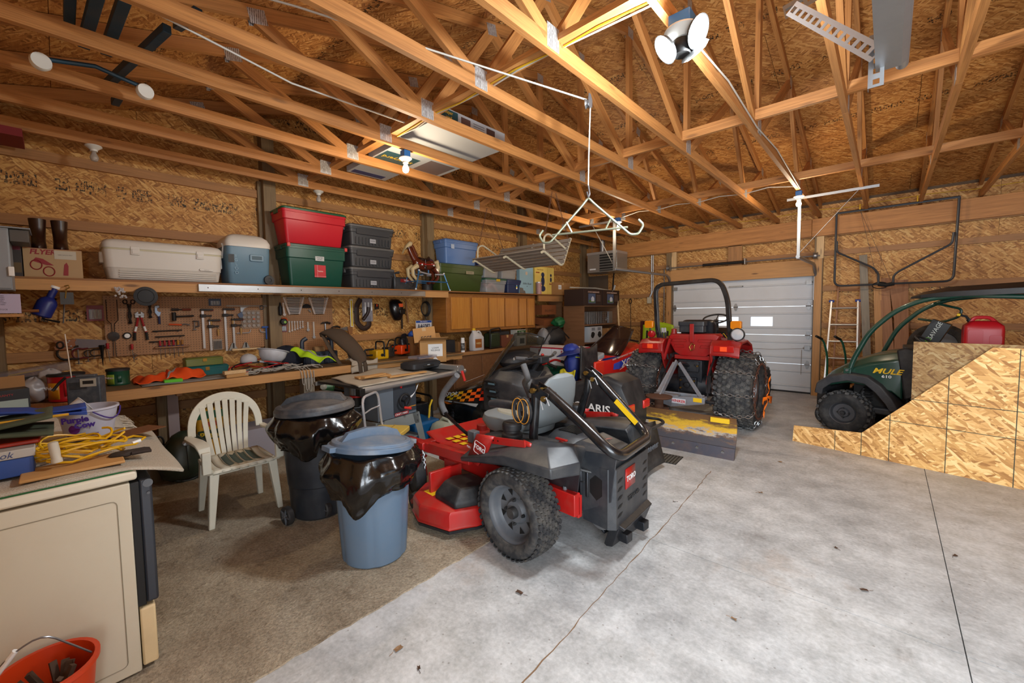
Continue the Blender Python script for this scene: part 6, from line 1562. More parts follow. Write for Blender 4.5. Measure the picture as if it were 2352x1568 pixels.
def carton(name, label, c, d, rz=0, m_=None, cat='box', open_=0, rot=None, tape=True):
 t = thing(name, label, cat, c, rz, rot=rot); m_ = m_ or CARD; w, l, h = d[0]/2, d[1]/2, d[2]
 if not open_: MB().box((-w, -l, 0), (w, l, h)).B('carton', m_, t, .002); tape and MB().box((-w-.0005, -.025, h-.05), (w+.0005, .025, h+.0008)).B('tape', mat('#b89868', .3), t, smooth=0)
 else:
  m = MB(); e = .004; m.box((-w, -l, 0), (w, l, e)).box((-w, -l, e), (-w+e, l, h)).box((w-e, -l, e), (w, l, h)).box((-w+e, -l, e), (w-e, -l+e, h)).box((-w+e, l-e, e), (w-e, l, h)); m.B('carton', m_, t, smooth=0)
  for s, a in ((1, .3), (-1, .5)):
   f = MB(); f.box((0, -l, -.002), (w*.95, l, .002)); o = f.B('flap', m_, t, smooth=0); o.location = (s*w, 0, h); o.rotation_euler = (0, (-a if s > 0 else PI+a*1.0), 0)
 return t
CARD = mat('#9c7142', .75, 0, .15, (.35, .22, .10), 5); CARD2 = mat('#b88a52', .75, 0, .1, (.35, .22, .10), 5); CARDD = mat('#5d3d20', .8, 0, .2)
t = carton('long_carton', 'long plain cardboard carton with a white label at the shelf end', (-5.22, 7.50, ZS), (.34, .62, .26)); lbl(t, .171, -.12, .16, .11, .09, '#d8d8d8', '||| ||', '#303030', .05)
# the left end: boots, bicycle box, metal cabinet
t = thing('boots', 'pair of dark brown leather boots left of the toy box', 'boots', (-5.30, .02, ZS+.24));
for y in (-.10, .03):
 m = MB(); m.loft([[(x*sx+ox, y+q*sy, z) for x, q in [(cos(2*PI*k/14), sin(2*PI*k/14)) for k in range(14)]] for z, sx, sy, ox in ((0, .12, .045, .06), (.03, .125, .048, .06), (.07, .10, .045, .04), (.12, .06, .045, 0), (.20, .055, .05, 0), (.27, .06, .055, 0))]); m.B('boot', mat('#2e150b', .35, 0, .2), t, smooth=60)
bx = carton('toy_carton', 'cream and red toy bicycle carton on the shelf left of the white cooler', (-5.18, .0, ZS), (.26, .34, .235), m_=mat('#a98a62', .6), tape=False); RP = mat('#8a2028', .6)
TX('FLYER', .055, RP, bx, (.1305, -.06, .205), RTXT, bold=.002, shear=.2); lbl(bx, .1305, .07, .19, .13, .07, '#b8b0a0', 'SAME FAMOUS SPIRIT', '#3a3028', .009)
for c_ in ((-.10, .10), (-.03, .05)):
 MB().tube([(.1315, c_[0]+.032*cos(2*PI*k/20), c_[1]+.038*sin(2*PI*k/20)) for k in range(20)], .004, 4, closed=True).B('printed_wheel', RP, bx)
MB().prism([(-.12, .13), (-.04, .10), (.0, .10), (-.06, .15), (-.10, .16)], .1305, .132, 'X').prism([(.05, .02), (.06, .11), (.075, .13), (.085, .10), (.08, .02)], .1305, .132, 'X').B('printed_figure', RP, bx)
MB().box((-.13, -.17, .235), (.13, .17, .2365)).B('red_top', RP, bx)
t = carton('picture_carton', 'dark narrow photo carton wedged behind the grey metal cabinet', (-5.16, -.24, ZS), (.24, .13, .34), m_=mat('#2c2626', .5), tape=False); lbl(t, .121, .0, .26, .12, .10, '#6a1c38', name='printed_patch'); lbl(t, .121, 0, .07, .12, .08, '#5a4422', 'R', '#c8b890', .05)
t = thing('metal_cabinet', 'light grey metal cabinet hanging at the left edge under the roof', 'cabinet', (-4.72, -.38, 1.80)); GC = mat('#8d939a', .45, .1, .1)
MB().box((-.30, -.09, 0), (.0, .16, .46)).B('cabinet_body', GC, t, .006); MB().box((.001, -.09, .01), (.012, .155, .44)).B('door', GC, t, .004); MB().box((-.30, .162, .36), (-.01, .26, .45)).B('hinged_tray', mat('#55524f', .5, .2), t, .004); MB().box((.0, .145, .10), (.03, .175, .17)).B('latch', WHT, t, .004); MB().box((-.32, -.1, .455), (.02, .27, .465)).B('cabinet_top', GC, t, .003)
t = thing('hanging_shelf', 'small hanging board shelf with a white price card at the left edge', 'shelf', (-4.80, -.26, 1.60)); MB().box((-.20, -.22, 0), (.02, .08, .022)).B('shelf_board', FRESH, t); cd_ = lbl(t, .012, -.06, .10, .26, .145, '#b9b0cc', None, name='card')
for i in range(6): TX(('CABLE COVERS', 'WATER COVERS', 'TRAVEL COVERS', 'HOSE COVERS', 'TENT BAG COVERS', 'FISHING COVERS')[i], .011, INK, cd_, (.0137, -.05, .157-.013*i), RTXT)
TX('ALL SIZES IN STOCK', .014, INK, cd_, (.0137, -.06, .055), RTXT); MB().tube([(-.02, .03, .045), (-.02, .16, .045)], .012, 8).B('marker', mat('#7a4a20', .6), t)
t = thing('blue_jug', 'dark blue plastic jug hanging tilted below the shelf end', 'jug', (-5.02, -.10, 1.60), 0, rot=(rad(-22), 0, 0)); MB().lathe([(.05, 0), (.062, .01), (.062, .12), (.05, .15), (.025, .17), (.025, .25)], n=22).B('jug_body', mat('#16246e', .4), t); MB().cyl((0, 0, .25), (0, 0, .27), .034, n=16).B('cap', WHT, t)
t = thing('wall_boxes', 'light switch box hanging by a cord', 'box', (0, 0, 0)) if 0 else None
# ---------------------------------------------------------------- tools on the wall; wall plane x=-5.54, u along y
PW = -5.548
STL = mat('#8c8e92', .35, .8, .3, (.15, .12, .1), 20); DRK = mat('#211d1b', .55, .4, .3, (.2, .12, .08), 12); WDH = mat('#8a5a2e', .5, 0, .2); REDH = mat('#a01c22', .35)
def wall_thing(name, label, cat, y, z, group=None, x=PW): return thing(name, label, cat, (x, y, z), 0, group)
def flat(t, name, poly, m_, th=.006, x=.004, bevel=0): return MB().prism(poly, x, x+th, 'X').B(name, m_, t, bevel)
# hand saw
t = wall_thing('hand_saw', 'hand saw with varnished wooden handle and rust-mottled blade', 'saw', .05, 1.33)
flat(t, 'blade', [(.02, -.045), (.265, -.025), (.265, .035), (.05, .062)], mat('#6d6468', .6, .3, .7, (.2, .15, .13), 25), .002, .008)
hp = [(-.10, .055), (-.04, .05), (.03, .06), (.06, .055), (.045, .03), (.05, .0), (.03, -.03), (-.02, -.04), (-.085, -.04), (-.095, -.01), (-.075, .02)]
flat(t, 'saw_handle', hp, mat('#8a4f26', .45), .022, .0, .004); MB().tube([(.024, -.05+.022*cos(a), .008+.03*sin(a)) for a in [2*PI*k/16 for k in range(16)]], .008, 6, closed=True).B('handle_opening', DRK, t)
for y, z in ((-.0, .03), (.02, -.005), (.01, .045)): MB().cyl((.022, y, z), (.025, y, z), .006, n=8).B('screw', STL, t)
# C clamps
def cclamp(label, y, z, s, m_, rz=0):
 t = wall_thing('c_clamp', label, 'clamp', y, z, None); m = MB()
 pts = [(.012, .05*s*cos(a)-.01*s, .05*s*sin(a)) for a in [rad(d) for d in range(60, 301, 24)]]
 m.tube([(.012, .055*s, .048*s)]+pts+[(.012, .055*s, -.048*s)], .009*s, 6); m.B('clamp_frame', m_, t); MB().tube([(.012, .05*s, -.09*s), (.012, .05*s, .03*s)], .005*s, 6).cyl((.012, .03*s, -.085*s), (.012, .07*s, -.085*s), .003*s, n=6).B('screw', STL, t)
for a in (('large black c-clamp behind the red one', .05, 1.26, 1.25, DRK), ('dark red c-clamp hanging below the hand saw', .13, 1.25, .95, mat('#5a1a1c', .5)), ('small black c-clamp with a steel screw, third along', .19, 1.245, .62, DRK), ('small black c-clamp nearest the black spike', .235, 1.25, .66, DRK)): cclamp(*a)
t = wall_thing('ground_spike', 'tapered black plastic ground spike on the wall', 'spike', .278, 1.25); MB().lathe([(.001, -.14), (.014, .03), (.02, .05), (.02, .07)], (.02, 0, 0), (0, 0, 1), 4).B('spike', INK, t)
for k, (y, z, s) in enumerate(((-.02, 1.70, 1.2),)): t = wall_thing('c_clamp', 'very large black c-clamp hanging under the shelf at the left', 'clamp', y, z-.06); MB().tube([(.02, .02, .12), (.02, -.06, .12), (.02, -.07, -.06), (.02, .03, -.09)], .012, 6).B('clamp_frame', DRK, t); MB().tube([(.02, .07, .12), (.02, .05, -.10)], .006, 6).B('screw', STL, t)
t = wall_thing('hook_pack', 'brass screw hook hanging in front of a dark package at the shelf edge', 'hook', .06, 1.72, x=-4.98); MB().tube([(.01, -.01, .13), (.012, .015, .14), (.012, .02, .12), (.012, -.0, .105), (.012, -.01, .03)], .005, 6).B('hook', BRASS, t); MB().box((-.01, -.04, -.02), (.004, .04, .08)).B('package', mat('#20242a', .3), t)
for (y, z, w, h, c, lab) in ((.25, 1.63, .12, .15, '#7c2430', 'red clamshell pack of pliers under the shelf'), (1.24, 1.74, .12, .08, '#2c3a52', 'blue and white blister pack of sockets at the top of the pegboard'), (1.97, 1.42, .075, .10, '#7a3a44', 'pink card of driver bits on the timber post')):
 t = wall_thing('blister_pack', lab, 'package', y, z); MB().box((.0, -w/2, -h/2), (.004, w/2, h/2)).B('card', mat(c, .5), t); MB().box((.004, -w*.38, -h*.4), (.022, w*.38, h*.25)).B('bubble', mat('#c8ccd0', .15, alpha=.35), t, .008)
 for k in range(3): MB().cyl((.011, -w*.25+w*.22*k, -h*.3), (.011, -w*.25+w*.22*k, h*.2), .007, n=8).B('packed_tool', STL, t)
t = wall_thing('sanding_disc', 'round black segmented plate hanging at the shelf edge', 'disc', .57, 1.775, x=-4.975)
MB().lathe([(.082, 0), (.088, .004), (.088, .012), (.08, .014), (.001, .014)], (0, 0, 0), (1, 0, 0), 32).B('plate', mat('#15161a', .6), t)
for k in range(8): a = 2*PI*k/8+.3; MB().bar((.0145, .060*cos(a), .060*sin(a)), (.0145, .084*cos(a), .084*sin(a)), .003, .003).B('rib', INK, t)
MB().tube([(.0145, .06*cos(a), .06*sin(a)) for a in [2*PI*k/24 for k in range(24)]], .002, 4, closed=True).B('rib', INK, t)
t = wall_thing('crystal_bag', 'small bag of clear crystal beads at the shelf edge', 'bag', .40, 1.80, x=-4.97); m = MB()
for k in range(26): m.ell((random.uniform(0, .02), random.uniform(-.04, .04), random.uniform(-.045, .05)), (.010, .010, .010), 6, 4)
q = m.B('beads', mat('#d8d8dc', .1, .5), t, smooth=0); q['kind'] = 'stuff'
t = wall_thing('bolt_cutters', 'red-handled bolt cutters with black grips', 'bolt cutters', .575, 1.52); m = MB()
MB().prism([(-.035, .06), (-.038, .10), (-.01, .125), (-.006, .06)], .006, .018, 'X').prism([(.035, .06), (.038, .10), (.01, .125), (.006, .06)], .006, .018, 'X').bar((.01, -.03, .09), (.01, .03, .09), .02, .02).B('jaws', STL, t, .002)
for s in (-1, 1): MB().tube([(.014, s*.012, .06), (.014, s*.025, -.01), (.014, s*.045, -.09)], .010, 8).B('handle', REDH, t); MB().tube([(.014, s*.045, -.09), (.014, s*.05, -.17)], .012, 8).B('grip', INK, t); MB().tube([(.015, s*.03, -.03), (.015, s*.042, -.08)], .0105, 8).B('handle_sticker', WHT, t)
def pair_handles(label, y, z, h, m_, cat='pliers'):
 t = wall_thing('tongs', label, cat, y, z); MB().tube([(.012, -.012, h/2), (.012, .01, -h*.1), (.012, -.008, -h/2)], .009, 6).tube([(.02, .012, h/2), (.02, -.01, -h*.1), (.02, .010, -h/2)], .009, 6).B('arms', m_, t)
 for s in (-1, 1): MB().tube([(.015, s*.03+.016*cos(a), h/2+.02+.02*sin(a)) for a in [2*PI*k/12 for k in range(12)]], .005, 5, closed=True).B('ring', m_, t)
pair_handles('long dark tin snips left of the bolt cutters', .50, 1.62, .20, DRK, 'snips'); pair_handles('dark shears hanging behind the black round plate', .66, 1.65, .15, DRK, 'shears')
t = wall_thing('camp_iron', 'old iron pie toaster on long wires left of the pegboard pliers', 'toaster', .37, 1.40); MB().lathe([(.001, 0), (.04, .004), (.045, .012), (.001, .018)], (0, 0, 0), (1, 0, 0), 20).B('toaster_disc', DRK, t)
for s in (-1, 1): MB().tube([(.01, s*.008, .03), (.01, s*.012, .12), (.01, s*.04, .16), (.01, s*.04, .36)], .003, 5).tube([(.01, s*.006, -.03), (.01, s*.01, -.2)], .003, 5).B('wire', DRK, t)
t = wall_thing('small_caster', 'small white-hubbed caster wheel on the pegboard', 'wheel', .47, 1.40); MB().lathe([(.015, 0), (.03, .0), (.034, .01), (.03, .02), (.015, .02)], (.0, 0, 0), (1, 0, 0), 20).B('tire', INK, t); MB().lathe([(.022, .021), (.001, .025)], (0, 0, 0), (1, 0, 0), 16).B('hub', WHT, t)
t = wall_thing('pipe_cutter', 'steel and navy strap wrench shaped like a bottle opener', 'wrench', .72, 1.63); flat(t, 'head', [(-.02, .07), (.015, .075), (.02, .055), (.0, .045), (.0, .02), (.015, .005), (.03, .008), (.022, -.03), (.005, -.045), (-.022, .0)], mat('#8fa3bd', .35, .4, .3), .012, .006, .002); MB().cyl((.012, .012, -.04), (.012, .012, -.12), .011, n=10).B('grip', mat('#14204a', .4), t)
t = wall_thing('ball_mallet', 'short-handled maul hanging head left on the pegboard', 'hammer', .86, 1.585); MB().cyl((.03, -.005, .045), (.03, -.005, -.045), .02, n=14).B('hammer_head', DRK, t, .004); MB().tube([(.03, .01, .0), (.03, .17, .005)], .009, 8).B('handle', DRK, t)
t = wall_thing('socket_wrench', 'ratchet with a brown handle hanging horizontally above the maul', 'wrench', .90, 1.66); MB().tube([(.015, -.06, 0), (.015, .0, .0)], .014, 8).tube([(.015, .0, 0), (.015, .03, 0)], .006, 8).B('ratchet', DRK, t); MB().tube([(.015, .03, 0), (.015, .11, .0)], .012, 8).B('grip', mat('#6a2c18', .4), t)
t = wall_thing('adjustable_pliers', 'orange-handled small pliers lying across pegboard hooks', 'pliers', .90, 1.50); MB().tube([(.015, -.09, .004), (.015, -.02, 0), (.015, .02, -.005)], .008, 8).B('grip', mat('#e0521c', .4), t); MB().tube([(.015, .02, -.005), (.015, .05, .004), (.015, .09, -.01)], .006, 8).B('jaws', STL, t)
for k, z in enumerate((1.435, 1.375, 1.325)):
 t = wall_thing('cold_chisel', ('upper', 'middle', 'lower')[k]+' of three dark steel bars held flat on the pegboard', 'chisel', .80+.02*(k == 1)-.03*(k == 2), z); MB().tube([(.012, -.13, 0), (.012, .12, .004)], .007, 8).box((.0, -.10, -.012), (.016, -.09, .006)).box((.0, .08, -.012), (.016, .09, .006)).B('bar', DRK, t)
t = wall_thing('g_clamp', 'bright steel g-clamp tube cutter beside the bar clamps', 'clamp', 1.045, 1.50); MB().tube([(.014, .0, .03), (.014, -.022, .03), (.014, .026, .03), (.014, .03, -.025), (.014, .0, -.03)], .009, 6).B('clamp_frame', STL, t); MB().cyl((.014, -.012, .02), (.014, -.012, -.06), .005, n=8).cyl((.014, -.03, -.062), (.014, .006, -.062), .006, n=8).B('screw', STL, t)
for y, zt_, h, lab in ((1.115, 1.655, .43, 'tallest bar clamp, left of four, with wooden handle'), (1.18, 1.535, .34, 'shorter bar clamp, second of four from the left'), (1.33, 1.66, .48, 'tall bar clamp, third of four from the left'), (1.41, 1.54, .33, 'short bar clamp, rightmost of four')):
 t = wall_thing('bar_clamp', lab, 'clamp', y, zt_, 'bar clamps on the pegboard'); o = MB().box((.012, -.011, -h), (.018, .011, .0)).B('bar', mat('#a7a3a2', .4, .7, .2), t)
 MB().box((.005, -.02, -.01), (.03, .10, .012)).B('fixed_jaw', DRK, t, .004); MB().box((.005, -.025, -.085), (.032, .03, -.05)).box((.01, .02, -.075), (.026, .085, -.058)).B('sliding_jaw', DRK, t, .004)
 MB().box((.01, .07, -.012), (.026, .105, .005)).B('red_pad', REDH, t, .003); MB().cyl((.018, .075, -.06), (.018, .075, -.10), .004, n=6).B('screw', STL, t); MB().cyl((.018, .075, -.10), (.018, .075, -.17), .011, .009, 10).B('wood_handle', mat('#b08648', .5), t)
t = wall_thing('framing_square', 'long steel rule with a combination square hanging from it', 'rule', 1.53, 1.70); MB().box((.008, -.18, -.008), (.011, .26, .008)).B('rule', STL, t); flat(t, 'square_head', [(-.04, .0), (-.01, .0), (.05, -.01), (-.0, -.03), (-.02, -.07), (-.04, -.07)], STL, .008, .012)
MB().tube([(.016, .19+.022*cos(a), -.02+.022*sin(a)) for a in [2*PI*k/14 for k in range(14)]], .006, 5, closed=True).B('wire_coil', STL, t)
t = wall_thing('speed_square', 'small blue combination square right of the bar clamps', 'square', 1.475, 1.60); flat(t, 'square_head', [(.0, -.04), (.04, -.04), (.04, .04), (-.02, .0)], mat('#3c4d6a', .4), .01, .008)
t = wall_thing('blister_pack', 'large clear clamshell pack of fittings on the pegboard', 'package', 1.60, 1.54); MB().box((0, -.105, -.11), (.006, .105, .11)).B('card', mat('#a88e78', .4, alpha=.5), t); m = MB()
for i in range(4):
 for j in range(4): m.cyl((.006, -.075+.05*i, -.075+.05*j), (.02, -.075+.05*i, -.075+.05*j), .018, n=8)
q = m.B('fittings', mat('#b8b0a8', .3, alpha=.6), t, smooth=0); q['kind'] = 'stuff'
MB().box((.021, .02, -.005), (.022, .04, .01)).B('price_sticker', mat('#e05a1c', .5), t)
t = wall_thing('hacksaw', 'chrome bent bar frame hanging below the clear clamshell', 'frame', 1.60, 1.38); MB().tube(fillet([(.012, -.16, 0), (.012, -.02, 0), (.012, -.01, .04)], .02), .006, 6).tube(fillet([(.012, .16, 0), (.012, .10, 0), (.012, .09, .04)], .02), .006, 6).B('rod', CHROME, t)
t = wall_thing('t_handle', 'blue t-handle hex key near the timber post', 'hex key', 1.76, 1.44); MB().box((.01, -.05, -.01), (.03, .05, .012)).box((.012, -.01, -.15), (.026, .006, 0)).B('key', mat('#1e4f9c', .4), t, .004)
for k, y in enumerate((1.40, 1.53)):
 t = wall_thing('corner_clamp', ('left', 'right')[k]+' triangular steel block plane sole leaning on the pegboard ledge', 'clamp', y, 1.22); flat(t, 'plate', [(-.05, -.04), (.05, -.045), (.012, .045), (-.012, .05)], mat('#8f8b84', .5, .3, .3), .008, .006); MB().box((.014, -.006, -.01), (.022, .008, .045)).B('slot', INK, t)
t = wall_thing('blister_pack', 'bag of steel screw bits hanging between the bar clamps', 'package', 1.245, 1.26); MB().box((0, -.045, -.06), (.004, .045, .06)).B('card', mat('#8a7a6a', .4), t)
for k in range(5): MB().cyl((.009, -.032+.016*k, -.05), (.009, -.032+.016*k, .04), .006, n=6).B('bit', STL, t)
for k in range(6):
 t = wall_thing('screwdriver', ['red screwdriver at the left end of the row', 'second red screwdriver in the row', 'third red screwdriver in the row', 'fourth red screwdriver in the row', 'amber-handled screwdriver in the row', 'clear-handled screwdriver at the right end of the row'][k], 'screwdriver', .725+.038*k, 1.30, 'screwdrivers in the pegboard rack')
 MB().cyl((.02, 0, .035), (.02, 0, -.02), .010, n=8).B('handle', [REDH, REDH, REDH, REDH, mat('#b07a1c', .3), mat('#9c6a2c', .3)][k], t, .002); MB().cyl((.02, 0, -.02), (.02, 0, -.035), .011, n=8).B('ferrule', mat('#1c2a6a', .4), t); MB().cyl((.02, 0, -.035), (.02, 0, -.16+.015*(k % 3)), .003, n=6).B('shaft', STL, t)
o = MB().box((PW, .68, 1.255), (PW+.035, .98, 1.272)).B('tool_rack', WDH, None, .002); tag(o, 'thin wooden rack bar holding the screwdrivers', 'rack')
for k, (y, c) in enumerate(((.32, REDH), (.50, REDH))): t = wall_thing('screwdriver', ('red screwdriver above the green coffee can', 'thick red screwdriver below the caster wheel')[k], 'screwdriver', y, 1.30-.02*k); MB().cyl((.02, 0, .035), (.02, 0, -.02), .012, n=8).B('handle', c, t, .002); MB().cyl((.02, 0, -.02), (.02, .01, -.15), .003, n=6).B('shaft', STL, t)
t = wall_thing('s_hook', 'bent steel s-hook hanging right of the green coffee can', 'hook', .52, 1.17); MB().tube([(.01, -.015, .03), (.01, .0, .045), (.01, .015, .03), (.01, -.012, 0), (.01, 0, -.02), (.01, .018, -.005)], .004, 6).B('hook', STL, t)
# wrench racks
def wrench_rack(lab, y, z):
 t = wall_thing('wrench_rack', lab, 'wrench rack', y, z); MB().prism([(-.085, .11), (.085, .11), (.055, -.11), (-.055, -.11)], .004, .02, 'X').B('rack', mat('#101114', .5), t, .004)
 for k in range(11):
  zz = .10-.02*k; L = .15-.0075*k; MB().bar((.026, -L*.8, zz), (.026, L*.8, zz+.004), .006, .009).lathe([(.012, -.004), (.012, .004)], (.026, -L*.82, zz), (1, 0, 0), 10).lathe([(.012, -.004), (.012, .004)], (.026, L*.82, zz+.004), (1, 0, 0), 10).B('wrench', CHROME, t)
wrench_rack('tapered black rack of eleven combination wrenches nearest the post', 2.10, 1.70); wrench_rack('tapered black rack of wrenches right of the black protractor', 2.42, 1.70)
t = wall_thing('wire_brush', 'black dust brush with wooden tip hanging on the timber post', 'brush', 1.90, 1.64, x=-5.45); MB().lathe([(.012, -.06), (.022, -.05), (.024, .04), (.014, .06), (.006, .10)], (.015, 0, 0), (0, 0, 1), 12).B('bristles', INK, t)
t = wall_thing('adjustable_wrench', 'chrome adjustable wrench beside the black brush', 'wrench', 1.97, 1.65); MB().bar((.012, 0, .09), (.012, .01, -.05), .01, .018, up=(0, 1, 0)).lathe([(.018, -.006), (.018, .006)], (.012, .012, -.06), (1, 0, 0), 10).B('wrench', CHROME, t)
t = wall_thing('tape_measure', 'black and orange tape measure hanging on the timber post', 'tape measure', 1.93, 1.50, x=-5.45); MB().lathe([(.001, 0), (.036, .004), (.042, .012), (.042, .034), (.034, .044), (.001, .046)], (0, 0, 0), (1, 0, 0), 20).B('case', INK, t); MB().lathe([(.016, .0462), (.001, .047)], (0, .01, -.004), (1, 0, 0), 14).B('badge', mat('#7fae4a', .4), t); MB().tube([(.02, -.02, .045), (.02, .03, .042), (.02, .045, .01)], .008, 6).B('band', mat('#d0521c', .4), t)
t = wall_thing('clamp_protractor', 'black half-round protractor guide between the wrench racks', 'protractor', 2.265, 1.68); MB().prism([(.055*cos(a), .045*sin(a)) for a in [rad(-10+d) for d in range(0, 201, 20)]], .006, .02, 'X').B('half_disc', INK, t, .003); MB().bar((.014, -.06, .06), (.014, -.03, .04), .008, .016).bar((.014, .02, -.03), (.014, .05, -.06), .008, .016).B('arm', STL, t)
for k in range(6): t = wall_thing('spanner', '%s of six open-end spanners in the row below the wrench rack' % ('leftmost', 'second', 'third', 'fourth', 'fifth', 'rightmost')[k], 'wrench', 2.035+.034*k, 1.44, 'spanners hanging in a row'); L = .11-.01*k; MB().bar((.01, 0, .05), (.01, 0, .05-L), .006, .012, up=(0, 1, 0)).lathe([(.012, -.004), (.012, .004)], (.01, 0, .055), (1, 0, 0), 8).lathe([(.013, -.004), (.013, .004)], (.01, 0, .045-L), (1, 0, 0), 8).B('spanner', CHROME, t)
for y, L in ((2.27, .10), (2.345, .20)): t = wall_thing('spanner', ('short chrome adjustable spanner' if L < .15 else 'long chrome combination wrench')+' hanging left of the hammers', 'wrench', y, 1.44); MB().bar((.012, 0, .05), (.012, 0, .05-L), .008, .02, up=(0, 1, 0)).lathe([(.02, -.005), (.02, .005)], (.012, 0, .045-L), (1, 0, 0), 10).B('wrench', CHROME, t)
for y, z, lab in ((2.50, 1.46, 'upper claw hammer with head at the top'), (2.64, 1.40, 'lower claw hammer right of the other')): t = wall_thing('claw_hammer', lab, 'hammer', y, z); MB().tube([(.02, -.06, .0), (.02, -.03, .012), (.02, .03, .014), (.02, .07, .0)], [.006, .012, .015, .014], 8).B('hammer_head', DRK, t); MB().cyl((.02, 0, .0), (.02, 0, -.12), .010, n=8).B('handle', WDH if y > 2.6 else STL, t)
t = wall_thing('hand_saw', 'short hand saw with brown handle beside the lower hammer', 'saw', 2.78, 1.36); flat(t, 'blade', [(-.06, .03), (.05, .05), (.06, -.01), (-.04, .0)], STL, .002); flat(t, 'saw_handle', [(.04, .04), (.12, .045), (.11, -.06), (.06, -.07), (.05, -.02)], WDH, .02, 0, .004)
t = wall_thing('brown_template', 'dark brown curved leather tool sheath hanging in front of packages', 'sheath', 3.05, 1.60); m = MB()
m.tube(fillet([(.05, -.01, .20), (.05, -.08, .10), (.05, -.08, -.15), (.05, .02, -.24), (.05, .12, -.19), (.05, .10, -.06)], .08, 5), [.045]*1+[.04]*0 if 0 else .038, 8); o = m.B('sheath_curve', mat('#2a1409', .55), t); o.scale = (.3, 1, 1); MB().tube(fillet([(.05, .0, -.10), (.05, .08, .0), (.05, .09, .08)], .04), .026, 8).B('sheath_strap', mat('#2a1409', .55), t)
t = wall_thing('blade_pack', 'yellow and white strip pack of blades left of the brown sheath', 'package', 2.895, 1.60); MB().box((0, -.02, -.20), (.008, .02, .19)).B('card', WHT, t); MB().box((.008, -.012, -.19), (.010, .014, .18)).B('print', mat('#d2b023', .5), t)
t = wall_thing('blister_pack', 'tall clear pack of blades right of the brown sheath', 'package', 3.16, 1.65); MB().box((0, -.10, -.18), (.03, .06, .16)).B('card', mat('#a8aab4', .2, alpha=.5), t, .006)
for k in range(3): MB().box((.031, -.07+.05*k, -.12+.05*k), (.034, -.05+.05*k, .10)).B('blade', WHT, t)
t = wall_thing('file_card', 'small steel wire brush card on the strand board', 'brush', 3.30, 1.69); MB().box((0, -.03, -.04), (.012, .035, .04)).B('pad', DRK, t); MB().box((.012, -.01, -.0), (.014, .015, .035)).B('label', mat('#d04a1c', .5), t)
t = wall_thing('welding_mask', 'black welding helmet hanging on the wall with an orange warning label', 'helmet', 3.55, 1.62, x=-5.50); m = MB(); m.loft([[(.02+sx*(.5+.5*cos(a)), sy*sin(a)+oy, z) for a in [2*PI*k/16 for k in range(16)]] for z, sx, sy, oy in ((-.15, .04, .04, .04), (-.13, .10, .07, .03), (-.05, .15, .105, .01), (.05, .16, .115, 0), (.13, .13, .11, 0), (.17, .08, .07, 0), (.18, .03, .03, 0))]); m.B('shell', mat('#101114', .3, coat=.3), t, smooth=60)
MB().box((.13, .0, -.05), (.195, .10, .03)).B('visor', mat('#0b0c0e', .25), t, .008); MB().box((.155, -.0, .06), (.175, .07, .11)).B('warning_label', mat('#d8501c', .5), t)
t = wall_thing('cable_coil', 'black cable coiled on a hook left of the cabinet', 'cable', 4.10, 1.63, x=-5.44); m = MB()
for k in range(5): m.tube([(.02+.008*k, (.075+.004*k)*cos(a), .02+(.10+.005*k)*sin(a)) for a in [2*PI*j/24 for j in range(24)]], .007, 6, closed=True)
m.tube([(.03, -.02, -.08), (.03, .03, -.2), (.03, -.02, -.26)], .007, 6); m.B('cable', INK, t)
t = wall_thing('license_plate', 'white and blue license plate hung near the cable', 'license plate', 3.98, 1.385, x=-5.30); MB().box((0, -.155, -.07), (.004, .155, .08)).B('plate', mat('#c8ccd4', .4), t, .003); MB().box((.0042, -.15, .045), (.005, .15, .078)).B('plate_band', mat('#1d4a9c', .4), t); TX('A46082', .10, mat('#1a2440', .5), t, (.0045, 0, -.015), RTXT, bold=.002, sx=.78); TX('NEW MEXICO', .022, WHT, t, (.0052, 0, .062), RTXT)
t = wall_thing('wood_lath', 'long wooden pole of a tool leaning beside the welding helmet', 'handle', 3.83, 1.62); MB().tube([(.02, -.02, .16), (.02, .02, -.18)], .014, 8).B('pole', WDH, t)
for y in (3.72,): t = wall_thing('square_frame', 'thin dark steel square hanging right of the welding helmet', 'square', y, 1.52); MB().box((.01, 0, -.18), (.014, .03, .20)).box((.01, -.16, .17), (.014, .03, .20)).B('blade', DRK, t)
def rope(name, label, cat, pts, r, m_, n=6, seg=8):
 o = MB().tube(pts, r, n).B(name, m_); tag(o, label, cat); return o
def blob(t, name, m_, c, r, seed=0, amp=.18, nu=20, nv=12, cut=None, rot=None):
 """crumpled cloth or bag lump"""
 rnd = random.Random(seed); ph = [rnd.uniform(0, 6) for _ in range(8)]; vs = []; fs = []
 for i in range(nv+1):
  th = PI*i/nv
  for k in range(nu):
   a = 2*PI*k/nu; f = 1+amp*(sin(3*a+ph[0]+2*th)*.5+sin(5*a+ph[1]-3*th)*.35+sin(7*th+ph[2]+2*a)*.35+sin(11*a+ph[3])*.15)
   p = V((r[0]*sin(th)*cos(a)*f, r[1]*sin(th)*sin(a)*f, r[2]*cos(th)*(1+amp*.4*sin(4*a+ph[4]))))
   if rot: p = rotm(*rot) @ p
   p = p+V(c)
   if cut is not None and p.z < cut: p.z = cut
   vs.append(p)
 for i in range(nv):
  for k in range(nu): fs.append((i*nu+k, (i+1)*nu+k, (i+1)*nu+(k+1) % nu, i*nu+(k+1) % nu))
 return MB().add(vs, fs).B(name, m_, t, smooth=60)
def sheetcloth(t, name, m_, fn, nu=24, nv=10, th=.006): return MB().grid(fn, nu, nv).B(name, m_, t, solid=th, smooth=60)
